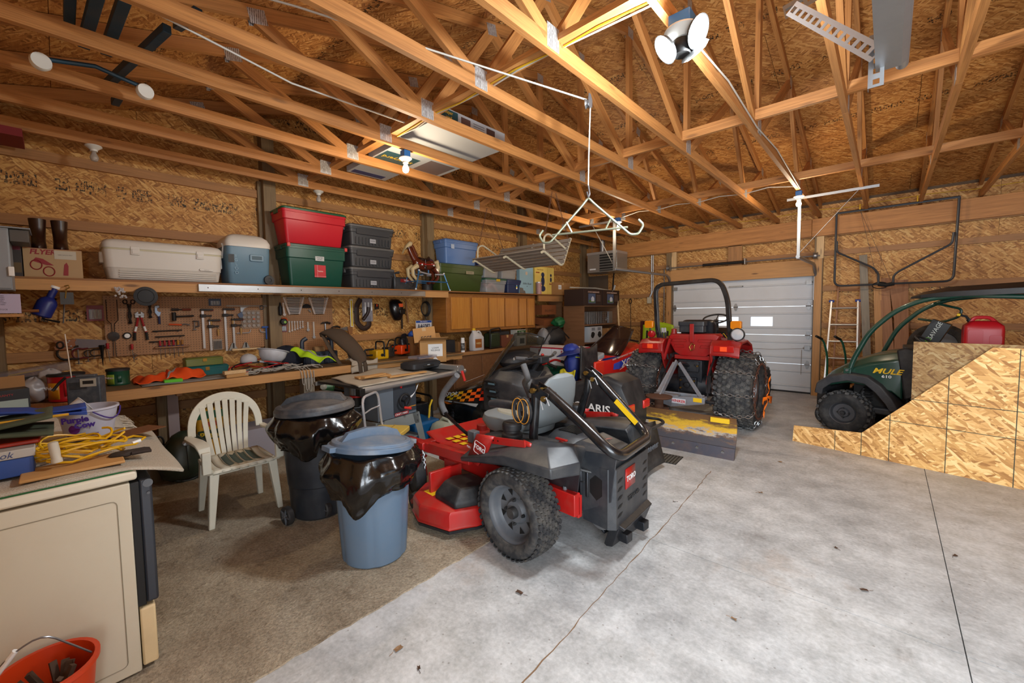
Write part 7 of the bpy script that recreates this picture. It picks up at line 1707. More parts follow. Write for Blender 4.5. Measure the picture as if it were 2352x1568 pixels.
# ---- near-wall table and range top
ZT = .942
def can(label, c, m_, r, h, lc, lt, sc=1.0):
 t = thing('coffee_can', label, 'can', c, 0); m = MB(); m.lathe([(r*.96, 0), (r, .008), (r, h*.12), (r*.985, h*.14), (r*.985, h*.86), (r, h*.88), (r, h-.01)], n=32); m.B('can_body', m_, t)
 MB().lathe([(r*1.03, h-.012), (r*1.03, h+.004), (r*.96, h+.008), (.001, h+.006)], n=32).B('lid', BLKP, t)
 MB().grid(lambda u, v: ((r+.0015)*cos(-1.25+.85*u), (r+.0015)*sin(-1.25+.85*u), h*.1+h*.62*v), 8, 2).B('label', mat(lc, .5), t, solid=.001)
 a = -.83; TX(lt, r*.30, WHT, t, ((r+.004)*cos(a), (r+.004)*sin(a), h*.52), (PI/2, 0, a+PI/2), bold=.001)
 MB().grid(lambda u, v: ((r+.001)*cos(-.15+.35*u), (r+.001)*sin(-.15+.35*u), h*.2+h*.5*v), 4, 2).B('grip_dent', m_, t, solid=.006); return t
can('large red coffee can with black lid beside the radio', (-4.93, .02, ZT-.035), mat('#b01420', .3, coat=.2), .112, .215, '#c98a1a', 'Folgers')
can('green coffee can with black lid on the left end of the workbench', (-5.22, .36, .954), mat('#0e4a34', .35, coat=.2), .085, .145, '#8aa63a', 'Folgers')
t = thing('radio', 'grey portable radio with extended telescopic antenna on the side table', 'radio', (-4.36, .12, ZT-.035), rad(-20)); MB().box((-.055, -.095, 0), (.055, .095, .235)).B('case', mat('#3a424c', .5, 0, .15, (.5, .5, .5), 20), t, .008)
m = MB()
for k in range(6): m.box((.0555, -.08, .15+.009*k), (.057, .02, .154+.009*k))
m.B('speaker_slots', INK, t, smooth=0); MB().box((.056, -.015, .165), (.060, .075, .225)).B('display', mat('#a8a498', .4), t); MB().box((.0605, .0, .185), (.0615, .06, .21)).B('window', INK, t); MB().box((-.03, -.05, .235), (.03, .06, .25)).B('top_panel', GREY, t, .004); MB().tube([(.0, -.08, .23), (-.0, -.088, .38), (.0, -.098, .56)], .004, 6).B('antenna', CHROME, t); MB().tube([(.04, -.10, .24), (.03, -.14, .20), (.05, -.17, .15)], .009, 6).B('strap', INK, t)
t = thing('plastic_bag', 'crumpled translucent white plastic bag left of the red can', 'bag', (-5.0, -.16, ZT-.035)); blob(t, 'bag', mat('#b8b4b4', .3, alpha=.75), (0, 0, .10), (.11, .10, .10), 4, .2, cut=0); blob(t, 'bag_knot', mat('#b8b4b4', .3, alpha=.75), (.0, .09, .20), (.05, .07, .06), 5, .3)
t = thing('packaged_box', 'open dark packaged box with grey instruction sheet at the left edge', 'box', (-4.30, -.28, ZT-.035), rad(10)); MB().box((-.09, -.11, 0), (.05, .11, .20)).B('carton', mat('#22262c', .5), t, .003); MB().box((.0505, -.10, .0), (.0515, .10, .13)).B('printed_sheet', mat('#9fb0ac', .6), t); MB().box((-.09, -.10, .20), (-.085, .11, .28)).B('flap', CARD, t); TX('WARRANTY', .02, mat('#a83030', .5), t, (.051, -.02, .165), RTXT)
t = thing('tie_case', 'long clear case of yellow cable ties behind the plastic bag', 'case', (-5.32, -.13, ZT+.16), 0, rot=(rad(8), 0, 0)); MB().box((-.10, -.24, 0), (.10, .18, .07)).B('case', mat('#8a8288', .25, alpha=.45), t, .008)
m = MB()
for k in range(12): m.tube([(-.05+.01*k, -.18, .03+.003*(k % 3)), (-.045+.01*k, .02, .04)], .003, 4)
q = m.B('cable_ties', YEL, t); q['kind'] = 'stuff'
t = thing('tool_case', 'stack of black tool trays under the cable tie case', 'tool case', (-5.30, -.14, ZT-.035)); MB().box((-.11, -.26, 0), (.12, .16, .12)).B('tray', BLKP, t, .01); MB().box((-.10, -.25, .125), (.11, .19, .19)).B('tray', mat('#2c2c30', .4), t, .01)
PT = thing('ice_cream_tub', 'white ice cream tub with purple cow lettering and a cup inside', 'tub', (-3.10, .085, ZT)); WT = mat('#b9b8c4', .4, 0, .12, (.2, .2, .24), 40)
MB().lathe([(.085, 0), (.095, .006), (.118, .15), (.126, .152), (.126, .162), (.116, .162), (.09, .01), (.001, .008)], n=40).B('tub', WT, PT)
aa = -.42
TX('Purple', .042, mat('#4a2a8c', .5), PT, (.113*cos(aa-.08), .113*sin(aa-.08), .115), (PI/2, rad(-4), aa+PI/2), bold=.0018); TX('Cow', .040, mat('#4a2a8c', .5), PT, (.112*cos(aa+.24), .112*sin(aa+.24), .085), (PI/2, rad(-4), aa+.2+PI/2), bold=.0018)
MB().lathe([(.024, 0), (.001, .001)], (.107*cos(aa-.16), .107*sin(aa-.16), .065), (cos(aa-.1), sin(aa-.1), 0), 18).B('emblem', mat('#6a1f78', .5), PT)
MB().grid(lambda u, v: ((.1005+.002*v)*cos(-1.0+1.3*u), (.1005+.002*v)*sin(-1.0+1.3*u), .022+.014*v), 12, 1).B('band', mat('#4a2a8c', .5), PT, solid=.001)
MB().tube(arc((0, 0, .15), .128, 20, 80, 6, 'XY') if 0 else [(.128*cos(a), .128*sin(a), .15-.05*sin((a-.1)*2.2)) for a in [.1+1.4*k/8 for k in range(9)]], .004, 6).B('bail', mat('#3c2478', .5), PT)
t = thing('plastic_cup', 'clear plastic cup lying tilted inside the ice cream tub', 'cup', (-3.13, .02, ZT+.13), 0, rot=(rad(-55), rad(-12), 0)); MB().lathe([(.035, -.05), (.05, .07), (.054, .072), (.05, .075), (.033, -.045), (.001, -.045)], n=24).B('cup', mat('#d0d2d6', .2, alpha=.6), t)
t = thing('extension_cord', 'bright yellow extension cord heaped in loops on the range top', 'cord', (-2.60, .02, ZT)); rnd = random.Random(5)
for k in range(9):
 cx, cy = rnd.uniform(-.02, .03), rnd.uniform(-.03, .03); rx, ry = rnd.uniform(.055, .085), rnd.uniform(.10, .15); tl = rnd.uniform(-.3, .3); z = .012+.009*k; a0 = rnd.uniform(0, 6)
 MB().tube([(cx+rx*cos(a+a0), cy+ry*sin(a+a0)*1.0, z+.03*abs(sin(a*1.5+a0))+tl*.05*cos(a)) for a in [2*PI*j/22 for j in range(21)]], .0052, 6).B('cord_loop', mat('#d2a010', .4), t)
MB().tube([(.0, .10, .05), (-.02, .20, .065), (.01, .24, .055), (.05, .20, .04), (.05, .08, .045)], .0052, 6).B('cord_loop', mat('#d2a010', .4), t); MB().cyl((.035, .22, .05), (.045, .19, .045), .008, n=8).B('cord_label', WHT, t); MB().lathe([(.008, -.04), (.016, -.035), (.017, .0), (.015, .03), (.018, .035), (.018, .05), (.001, .05)], (.10, -.06, .085), (.1, .1, -1), 14).B('plug', mat('#b8b0a0', .5), t)
o = MB().box((-.09, -.14, 0), (.09, .17, .012)).B('wood_plate', CARD2, None, .004); o.location = (-2.50, .0, ZT-.003); tag(o, 'thin wooden board under the yellow cord', 'board')
t = thing('shoe_box', 'blue shoe box with a white lid band at the left edge', 'box', (-2.62, -.24, ZT)); MB().box((-.16, -.12, 0), (.09, .14, .075)).B('carton', mat('#24488f', .6, 0, .15), t, .004); MB().box((-.165, -.125, .075), (.095, .145, .11)).B('lid', mat('#aaa49c', .6), t, .003); TX('Reebok', .035, mat('#2a3a6a', .5), t, (.0955, .03, .092), RTXT, shear=.3)
t = thing('folded_bag', 'stack of red plastic and folded olive canvas on the shoe box', 'bag', (-2.72, -.20, ZT+.112)); MB().box((-.12, -.12, 0), (.13, .12, .018)).B('red_folder', mat('#b03018', .4), t, .006)
sheetcloth(t, 'canvas_fold', mat('#3c422c', .9, 0, .3), lambda u, v: (-.14+.30*v, -.16+.32*abs(2*u-1)**.8*1.0-.0, .03+.075*u+.006*sin(9*v)), 24, 8, .012)
t = thing('folded_tarp', 'royal blue folded tarp strap lying over the olive canvas', 'tarp', (-2.80, -.12, ZT+.212))
for k in range(3): sheetcloth(t, 'tarp_fold', mat('#1b3a86', .7, 0, .1), lambda u, v, k=k: (-.10+.15*v+.03*u, -.24+.43*u, .004+.012*k+.014*sin(4*u+k)-.02*u*(1 if u > .6 else .3)), 16, 6, .008)
o = MB().cyl((-.0, -.15, 0), (0, .13, .0), .006, n=8).B('yellow_strap', mat('#c49018', .5)); o.location = (-2.66, -.12, ZT+.205); tag(o, 'short yellow cord sticking out between the blue tarp and olive canvas', 'cord')
t = thing('leather_glove', 'dark brown leather glove beside the yellow cord', 'glove', (-2.52, .17, ZT)); blob(t, 'glove_palm', mat('#2c2019', .8), (0, 0, .012), (.035, .05, .014), 2, .15)
for k in range(4): MB().tube([(-.025+.017*k, .03, .012), (-.028+.019*k, .08, .012), (-.028+.02*k, .10, .009)], [.009, .008, .006], 6).B('glove_finger', mat('#2c2019', .8), t)
o = MB().box((-.07, -.12, 0), (.07, .12, .004)).B('veneer_sheet', mat('#6e4426', .5)); o.location = (-3.02, .26, ZT+.0); o.rotation_euler = (0, 0, .5); tag(o, 'thin brown wood veneer piece under the ice cream tub', 'board')
# bucket on the floor
t = thing('bucket', 'orange plastic bucket of wood scraps with wire bail at the bottom left', 'bucket', (-2.17, -.10, 0)); OR = mat('#c4380c', .42)
MB().lathe([(.10, 0), (.105, .01), (.135, .30), (.145, .30), (.145, .315), (.13, .315), (.098, .02), (.001, .015)], n=36).B('bucket_body', OR, t); MB().tube(fillet([(-.03, -.14, .30), (-.0, -.10, .40), (.02, .0, .46), (.0, .12, .30)], .06), .0035, 6).B('bail', STL, t); MB().tube([(-.015, -.12, .345), (.005, -.065, .425)], .009, 8).B('bail_grip', WHT, t)
for k in range(9): a = k*2.4; MB().bar((.06*cos(a), .06*sin(a), .06), (.07*cos(a+2), .07*sin(a+2), .29), .02, .015).B('wood_scrap', mat('#4a3524', .8), t)
# ---- workbench clutter
ZB_ = .954
t = thing('safety_vest', 'crumpled orange safety vest with silver tape on the workbench', 'vest', (-5.16, .72, ZB_)); OV = mat('#e8500c', .8)
def vest(u, v):
 x = -.16+.30*v; y = -.26+.55*u; z = .018+.05*max(0, sin(PI*u))*max(0, sin(PI*v))+.022*sin(11*u+3*v)*sin(6*v+1)+.015*sin(23*u-4*v)
 return (x+.02*sin(7*u), y, max(.006, z+(.04 if u > .45 else 0)*sin(PI*v)))
sheetcloth(t, 'cloth', OV, vest, 40, 18, .005); sheetcloth(t, 'reflective_tape', mat('#b0b4b8', .4, .4), lambda u, v: tuple(a+b for a, b in zip(vest(.42+.04*u+.22*v, .95-.9*v), (.004, 0, .006))), 4, 14, .003)
o = MB().box((-.08, -.07, 0), (.0, .07, .03)).B('green_pack', mat('#5cc42a', .4)); o.location = (-4.92, .73, ZB_); tag(o, 'small bright green box at the bench edge in front of the vest', 'box')
t = thing('newspaper', 'grey folded newspaper sheets under the orange vest', 'newspaper', (-5.02, .74, ZB_)); sheetcloth(t, 'sheets', mat('#8d8d8a', .8, 0, .5, (.3, .3, .3), 80), lambda u, v: (-.1+.27*v, -.25+.65*u, .002+.003*sin(8*u)), 10, 6, .004)
for lab, y, z, w, h, c in (('teal metal tool box, lower of the two at the pegboard', 1.08, 0, .40, .10, '#136061'), ('olive green metal tool box resting on the teal one', 1.06, .105, .34, .085, '#6a7434')):
 t = thing('metal_box', lab, 'tool box', (-5.36, y, ZB_+z)); MB().loft([[(x, yy, zz) for x, yy in rrect(-.08, -w/2, .08, w/2, .012)] for zz in (0, h*.7)]).B('box_body', mat(c, .4, .1, .15), t); MB().loft([[(x, yy, zz) for x, yy in rrect(-.083+e, -w/2-.003+e, .083-e, w/2+.003-e, .012)] for zz, e in ((h*.7+.001, 0), (h*.85, 0), (h, .014))]).B('lid', mat(c, .4, .1, .15), t); MB().box((.083, -.018, h*.5), (.088, .018, h*.88)).B('latch', BRASS, t)
for k in range(2): o = MB().box((-.03, -.10, 0), (.03, .10, .035)).B('wood_block', CARD2 if k == 0 else PALE, None, .003); o.location = (-4.84, 1.24-.02*k, ZB_+.036*k); o.rotation_euler = (0, 0, .1*k); tag(o, ('lower', 'upper')[k]+' of two short wood blocks at the bench edge', 'wood block')
o = MB().box((-.01, -.15, 0), (.02, .15, .02)).B('wood_strip', PALE, None, .002); o.location = (-5.50, 1.52, 1.18); tag(o, 'angled light wood strip on the ledge below the pegboard', 'board')
def hardhat(label, c, m_, rot):
 t = thing('hard_hat', label, 'hard hat', c, 0, rot=rot); MB().lathe([(.125, 0), (.128, .02), (.118, .07), (.09, .115), (.045, .138), (.001, .142)], n=32, sx=1.12).B('shell', m_, t); MB().loft([[(cos(a)*rx*1.0, sin(a)*ry, z) for a in [2*PI*k/32 for k in range(32)]] for rx, ry, z in ((.14, .125, .005), (.165, .135, -.003), (.165, .135, .003), (.14, .125, .012))]).B('brim', m_, t); MB().box((-.12, -.012, .125), (.10, .012, .148)).B('ridge', m_, t, .008); return t
hardhat('scuffed white hard hat lying upside down on the bench', (-5.02, 1.66, ZB_+.23), mat('#b8bcc4', .4, 0, .35, (.3, .28, .26), 14), (rad(168), rad(10), rad(70)))
t = thing('baseball_cap', 'black and white baseball cap left of the white hard hat', 'cap', (-5.08, 1.42, ZB_+.11)); blob(t, 'crown', mat('#b4b4b8', .8), (0, 0, .03), (.085, .085, .07), 1, .05, cut=0); MB().loft([[(.05+.11*f, sin(a)*.085*(1-f*.3), .0+.01*cos(a)) for a in [-1.4+2.8*k/10 for k in range(11)]] for f in (0, .5, .9, 1)], closed=False).B('brim', mat('#222226', .8), t, solid=.005)
t = thing('jumper_cables', 'red and black jumper cables looped around the rope and hats', 'cables', (-4.95, 1.50, ZB_+.04))
for k, (c, z) in enumerate((('#a81818', .02), ('#16161a', .05), ('#a81818', .07))): MB().tube([((.10+.02*k)*cos(a)*1.0-.02, (.30-.03*k)*sin(a), z+.03*sin(2*a+k)) for a in [2*PI*j/26 for j in range(25)]], .0065, 6).B('cable', mat(c, .5), t)
t = thing('rope_heap', 'tangled grey-white braided rope heaped on the bench and hanging over its edge', 'rope', (-4.90, 1.72, ZB_)); rnd = random.Random(11); RP_ = mat('#a8a49c', .9); m = MB()
for k in range(34):
 cx, cy = rnd.uniform(-.10, .08), rnd.uniform(-.38, .36); r1, r2 = rnd.uniform(.03, .07), rnd.uniform(.03, .08); z = .012+.06*rnd.random()*(1-abs(cy)/.5); a0 = rnd.uniform(0, 6); tz = rnd.uniform(-.02, .02)
 m.tube([(cx+r1*cos(a0+a), cy+r2*sin(a0+a), z+tz*cos(a)+.006) for a in [2*PI*j/14 for j in range(13)]], .0048, 5)
for k in range(4): y = .10+.035*k; d = rnd.uniform(.10, .22); m.tube(fillet([(.10, y, .04), (.205, y+.005, .01), (.225, y+.01, -.06), (.226, y+.015, -d), (.226, y+.03, -d-.02), (.225, y+.04, -d+.02), (.21, y+.04, .0)], .02), .0048, 5)
q = m.B('rope_coils', RP_, t); q['kind'] = 'stuff'
t = thing('safety_vest', 'neon yellow safety vest with silver stripe draped on the rope', 'vest', (-4.98, 2.02, ZB_+.07)); NV = mat('#a8d010', .8)
vf = lambda u, v: (-.14+.32*u, -.16+.20*v+.22*u+.02*sin(9*u), .13*(1-u)+.035*sin(PI*v)+.015*sin(12*u+5*v))
sheetcloth(t, 'cloth', NV, vf, 26, 12, .005); sheetcloth(t, 'reflective_tape', mat('#b4b8bc', .35, .4), lambda u, v: tuple(a+b for a, b in zip(vf(.08+.85*u, .42+.16*v), (.002, 0, .007))), 22, 3, .003)
t = thing('navy_jacket', 'crumpled navy jacket behind the white hard hat', 'jacket', (-5.20, 1.86, ZB_)); blob(t, 'cloth', mat('#0f1526', .9), (0, 0, .11), (.13, .20, .15), 9, .16, cut=0)
t = thing('organizer_case', 'dark blue plastic organizer case with raised handle behind the vest', 'tool case', (-5.30, 2.28, ZB_)); NB = mat('#262f3e', .45); MB().box((-.11, -.22, 0), (.11, .22, .16)).B('case_body', NB, t, .012)
for k in range(7): MB().box((.108, -.20+.06*k, .02), (.122, -.155+.06*k, .13)).B('latch', mat('#323e50', .45), t, .004)
for y in (-.19, .19): MB().tube(fillet([(0, y, .14), (.0, y, .30), (.0, y*.7, .33)], .05), .026, 8).B('handle_post', NB, t)
m = MB(); m.lathe([(.02, -.07), (.045, -.06), (.045, .06), (.02, .07)], (.0, .02, .20), (0, 1, 0), 16); o = m.B('twine_hank', mat('#8a6a44', .9)); o.location = (-5.26, 2.26, ZB_-.02); tag(o, 'brown twine hank resting on the blue organizer case', 'twine')
# camouflage harness seat over the bench
CAM = mat('#4a3a2c', .9, 0, .8, (.06, .045, .03), 16); t = thing('safety_harness', 'brown camouflage padded harness draped over the bench edge', 'harness', (-4.95, 2.48, ZB_))
rr = []
for x, y, z, w, th in ((-.22, -.16, .36, .05, .02), (-.20, -.14, .42, .09, .045), (-.10, -.08, .40, .11, .05), (.02, -.01, .30, .11, .05), (.12, .06, .18, .10, .045), (.20, .10, .07, .08, .04), (.23, .11, .02, .05, .03)): rr.append([(x+th*cos(2*PI*k/14), y+w*sin(2*PI*k/14), z+th*.8*sin(2*PI*k/14+.8)) for k in range(14)])
MB().loft(rr).B('padding', CAM, t, smooth=60)
ST = mat('#4a3d30', .85)
for k, pts in enumerate((((-.18, -.20, .38), (-.05, -.16, .18), (.10, -.12, .02)), ((-.10, -.02, .36), (.05, .02, .16), (.16, .0, .05)), ((.16, .06, .12), (.262, .06, .02), (.275, .06, -.16)), ((.16, .13, .12), (.262, .13, .0), (.275, .13, -.12)))): sheetcloth(t, 'strap', ST, lambda u, v, pts=pts: tuple(V(pts[0]).lerp(V(pts[1]), min(1, u*2)).lerp(V(pts[1]).lerp(V(pts[2]), max(0, u*2-1)), 0 if u < .5 else 1)+V((0, (v-.5)*.05, 0))), 10, 2, .004)
t = thing('work_jacket', 'cream canvas jacket or apron bunched on the bench front edge', 'apron', (-4.76, 2.62, ZB_));
def apr(u, v):
 x = -.12+.30*u; z = .05+.03*sin(6*v)+.02*sin(9*u+4*v);
 if x > .02: z -= (x-.02)*.95; x = .02+(x-.02)*.35
 return (x, -.18+.36*v+.02*sin(5*u), max(z, .008) if x < .02 else z)
sheetcloth(t, 'cloth', mat('#a39a8c', .9, 0, .25, (.25, .2, .15), 10), apr, 20, 20, .006)
def chainsaw(label, c, rz, m_, bar=0):
 t = thing('chainsaw', label, 'chainsaw', c, rz); MB().box((-.10, -.12, .0), (.10, .08, .13)).B('engine_cover', m_, t, .015); MB().box((-.09, .08, .02), (.09, .18, .15)).B('engine', DRK, t, .01)
 MB().tube(fillet([(-.11, .0, .04), (-.11, .0, .24), (.11, .0, .24), (.11, .0, .04)], .05), .012, 8).B('front_handle', INK, t); MB().tube(fillet([(0, -.10, .06), (0, -.22, .06), (0, -.24, .14), (0, -.10, .14)], .03), .013, 8).B('rear_handle', INK, t); MB().tube(fillet([(-.10, .15, .10), (-.08, .20, .25), (.08, .20, .25), (.10, .15, .10)], .05), .009, 8).B('hand_guard', INK, t)
 MB().lathe([(.001, 0), (.022, .002), (.001, .004)], (.101, -.03, .06), (1, 0, 0), 14).B('starter', INK, t); return t
chainsaw('yellow and black chainsaw on the bench facing out', (-5.12, 3.08, ZB_), 0, mat('#d0a010', .4)); chainsaw('orange and grey chainsaw behind the cardboard boxes', (-5.22, 3.50, ZB_+.03), .3, mat('#e0440c', .4))
t = carton('liquid_carton', 'open cardboard carton marked with arrows and a white release label', (-4.64, 3.60, .905), (.34, .36, .30), rz=rad(-28), m_=CARD2, open_=1); MB().box((.1705, -.07, .08), (.1715, .13, .25)).B('paper_label', WHT, t); TX('LOAM\nRELEASE', .034, INK, t, (.172, .03, .18), RTXT); MB().prism([(-.03, .012), (.08, .012), (.025, .085)], .171, .172, 'X').B('warning_triangle', WHT, t); TX('X', .03, INK, t, (.1725, .025, .035), RTXT)
for k in (-.03, .03): MB().prism([(-.008+k, .12), (.008+k, .12), (.008+k, .18), (.022+k, .18), (k, .22), (-.022+k, .18), (-.008+k, .18)], -.1815, -.1803, 'Y').B('arrow_print', INK, t)
t = carton('egg_carton', 'smaller open carton reading EGGS on top of the arrow carton', (-4.72, 3.56, 1.16), (.30, .30, .20), rz=rad(-35), rot=(rad(6), rad(-10), rad(-35)), m_=CARD2); TX('EGGS', .06, INK, t, (.151, .02, .05), RTXT, bold=.002)
t = carton('junk_carton', 'cardboard carton holding red and blue cloth behind the egg carton', (-5.14, 3.78, ZB_), (.28, .34, .28), m_=CARD, open_=1); blob(t, 'red_cloth', mat('#9c1a14', .6), (.0, .02, .30), (.12, .13, .08), 3, .2); blob(t, 'blue_cloth', mat('#1a4aa0', .6), (-.02, -.13, .31), (.06, .05, .05), 6, .2)
t = thing('black_bag', 'black crumpled plastic bag behind the orange chainsaw', 'bag', (-5.30, 3.62, ZB_)); blob(t, 'bag', mat('#1c1a20', .35), (0, 0, .15), (.10, .12, .16), 12, .25, cut=0)
t = thing('drill_case', 'flat dark grey blow-moulded tool case on the saw table', 'tool case', (-4.10, 3.02, .907), rad(8)); MB().loft([[(x, y, z) for x, y in rrect(-.13+e, -.24+e, .13-e, .24-e, .05)] for z, e in ((0, .03), (.02, .0), (.075, .0), (.095, .03))]).B('case_body', mat('#22262c', .5, 0, .2), t, smooth=50); MB().box((.128, -.02, .035), (.134, .02, .06)).B('latch', mat('#a8b0b8', .4), t); MB().tube([(.13, -.08, .045), (.155, -.06, .045), (.155, .06, .045), (.13, .08, .045)], .009, 6).B('carry_handle', INK, t)
t = thing('parts_case', 'shallow clear parts case of blue bits on the grey tool case', 'case', (-4.30, 3.20, 1.003), rad(8)); MB().box((-.10, -.16, 0), (.10, .16, .035)).B('case', mat('#98929a', .25, alpha=.45), t, .004); blob(t, 'bits', mat('#22386a', .5), (.02, 0, .02), (.06, .12, .014), 8, .3)
# lower counter clutter
t = thing('chemical_jug', 'white jug with a yellow cap and red label on the far counter', 'jug', (-5.06, 4.90, .936)); WJ = mat('#c2c2c4', .4)
MB().loft([[(x*sc, y*sc+oy, z) for x, y in rrect(-.07, -.13, .07, .13, .035)] for z, sc, oy in ((0, .95, 0), (.01, 1, 0), (.22, 1, 0), (.27, .75, -.01), (.31, .32, -.05), (.34, .28, -.06))]).B('jug_body', WJ, t, smooth=50); MB().cyl((0, -.06, .34), (0, -.06, .375), .03, n=16).B('cap', YEL, t); MB().tube(fillet([(0, -.02, .30), (0, .06, .33), (0, .12, .26), (0, .11, .18)], .04), .016, 8).B('carry_handle', WJ, t); lbl(t, .0705, -.02, .12, .15, .15, '#9a5a22', 'WEED', '#e8e0a0', .04)
t = thing('green_canister', 'dark green heater or canister with a black carry frame on the counter', 'canister', (-5.10, 5.32, .936)); MB().box((-.10, -.10, .02), (.08, .14, .27)).B('body', mat('#22301a', .5), t, .02); MB().tube(fillet([(.09, -.14, .0), (.09, -.14, .34), (.09, .12, .36), (.09, .14, .28)], .05), .012, 8).tube([(.09, -.14, .02), (.09, .16, .02)], .012, 8).B('frame', INK, t)
t = carton('fuel_carton', 'small white and green carton with an engine picture on the counter', (-5.10, 6.05, .936), (.16, .26, .30), m_=mat('#b8b8b0', .6), tape=False); lbl(t, .081, 0, .24, .25, .10, '#2c4a24', '2-20', '#e8e8e0', .07); lbl(t, .081, .02, .09, .13, .10, '#3a3c42', name='printed_engine')
t = carton('shop_carton', 'brown carton with dark contents right of the green canister', (-5.18, 5.72, .936), (.20, .34, .22), m_=mat('#6a3a26', .7));
for i, (y, z, w, h, c) in enumerate(((4.36, .936, .14, .20, '#1c1c20'), (4.62, .936, .12, .16, '#8a6238'), (5.60, 1.16, .30, .06, '#26262a'))): t = carton('small_carton', ('black cordless charger box at the counter start', 'small tan carton beside the spray can', 'flat dark box on the brown carton')[i], (-5.20, y, z), (.18, w*1.4, h), m_=mat(c, .7), tape=False)
t = thing('spray_can', 'black and white spray can on the counter beside the charger', 'can', (-4.99, 4.52, .936)); MB().cyl((0, 0, 0), (0, 0, .19), .033, n=18).B('can_body', WHT, t); MB().cyl((0, 0, .19), (0, 0, .235), .030, n=18).B('cap', WHT, t); MB().lathe([(.0338, .03), (.0338, .15)], n=18, caps=False).B('label', mat('#1a1a1c', .5, 0, .8, (.7, .7, .7), 30), t)
t = thing('propped_board', 'short wooden board leaning behind the engine carton', 'board', (-5.20, 6.38, .936), 0, rot=(rad(-8), 0, 0)); MB().box((-.01, -.03, 0), (.01, .03, .34)).B('wood', CARD, t)
for k, (y, z, r0, lab) in enumerate(((7.05, 1.51, .25, 'embossed brown folded carton standing in the cubby'), (7.10, 1.30, -.35, 'plain brown carton lying tilted in the cubby'))): t = carton('cubby_carton', lab, (-5.22, y, z-.0), (.26, .50, .20 if k == 0 else .14), rot=(0, rad(12*k), 0), m_=mat('#7a4420', .75), tape=False); TX('BALANCE', .07, mat('#4a2a14', .7), t, (.131, 0, .08), RTXT) if k == 0 else None
# shelving unit load
for k, lab in enumerate(('brown printed shelter carton on the shelving unit, nearer one', 'brown printed shelter carton on the shelving unit, farther one')):
 y = 7.25+.78*k; t = carton('shelter_carton', lab, (-4.62, y+.36, 1.686), (.46, .74, .33), m_=mat('#2c1a14', .6), tape=False); lbl(t, .2305, -.05, .14, .28, .20, '#4a5a7a', name='printed_photo'); MB().prism([(-.17, .06), (.07, .06), (.07, .11), (-.17, .11)], .232, .2325, 'X').B('printed_lawn', mat('#4a6a2a', .6), t); MB().prism([(-.08, .08), (-.08, .15), (-.02, .19), (.04, .15), (.04, .08)], .2325, .233, 'X').B('printed_shed', mat('#c8ccd8', .6), t); TX("12' X 20' X 8' GARAGE-IN-A-BOX", .040, mat('#c8a898', .6), t, (.2315, .02, .27), RTXT, sx=.78, bold=.001)
 for i in range(5): MB().box((.2306, .14, .09+.028*i), (.2315, .30, .10+.028*i)).B('text_line', mat('#7a6458', .6), t, smooth=0)
t = thing('wire_cage', 'galvanised wire animal trap lying on the shelving unit', 'cage', (-4.58, 7.98, 1.296)); m = MB()
for i in range(15): m.tube([(.13, -.50+.075*i, .0), (.13, -.50+.075*i, .26), (-.12, -.50+.075*i, .26)], .003, 4)
for i in range(7): m.tube([(.13, -.50, .04*i+.01), (.13, .55, .04*i+.01)], .003, 4)
q = m.B('wire_mesh', GALV, t); MB().box((-.12, -.52, .0), (-.11, .56, .26)).box((.10, .40, .0), (.135, .56, .26)).B('sheet_end', GALV, t)
t = carton('engine_carton', 'white engine carton with black engine pictures on the shelving unit', (-4.60, 7.75, .925), (.40, .52, .34) if 0 else (.40, .50, .32), m_=mat('#b4b8bc', .6), tape=False)
for y in (-.14, .14): blob(t, 'printed_engine', INK, (.2015, y, .15), (.001, .07, .06), int(y*50)+20, .3, 14, 8)
for y in (-.12, .12): lbl(t, .2005, y, .27, .13, .06, '#7a7e84', name='printed_text')
t = carton('plain_carton', 'small brown carton on the shelving unit right of the engine carton', (-4.62, 8.35, .925), (.34, .36, .26));
# cardboard cartons on the counter end, sprayer heap
t = carton('white_carton', 'left of two white cartons with red edge tape behind the black snowmobile', (-3.79, 5.22, .782), (.40, .42, .26), m_=mat('#c4c4c8', .6), tape=False); u_ = t
t2 = copy_tree(t); t2.location = (-3.385, 5.22, .782); t2.rotation_euler.z = 0; t2['label'] = 'right of two white cartons with red edge tape behind the black snowmobile'
for q_ in (t, t2):
 MB().box((-.2, -.212, .24), (.202, -.2105, .261)).box((.2005, -.21, .24), (.202, .21, .261)).B('red_tape', mat('#a02030', .5), q_, smooth=0); MB().box((.0, -.2115, .04), (.14, -.2105, .08)).B('bar_code', mat('#4a4a50', .6), q_, smooth=0); TX('P', .05, mat('#a02030', .5), q_, (-.02, -.212, .20), (PI/2, 0, 0), bold=.002)
GRC = mat('#0f4a36', .4)
t = tote('storage_tote', 'dark green storage tote on the floor below the white cartons', 4.98, 5.50, .0, .78, GRC, GRC, x1=-3.20, d=.80, taper=.04)
t = thing('garden_cart', 'dark green plastic yard cart between the two snowmobiles', 'cart', (-2.82, 4.84, 0));
MB().loft([[(x, y, z) for x, y in rrect(-.40+e, -.28+e, .40-e, .28-e, .05)] for z, e in ((.22, .06), (.25, .04), (.55, .0), (.57, -.02), (.59, -.02))]).B('tub', GRC, t)
for x in (-.3, .3):
 for y in (-.26, .26): MB().lathe([(.02, -.03), (.11, -.035), (.12, 0), (.11, .035), (.02, .03)], (x, y, .12), (0, 1, 0), 20).B('wheel', RUB, t)
MB().box((-.32, -.25, .11), (.32, .25, .15)).B('axle_frame', INK, t)
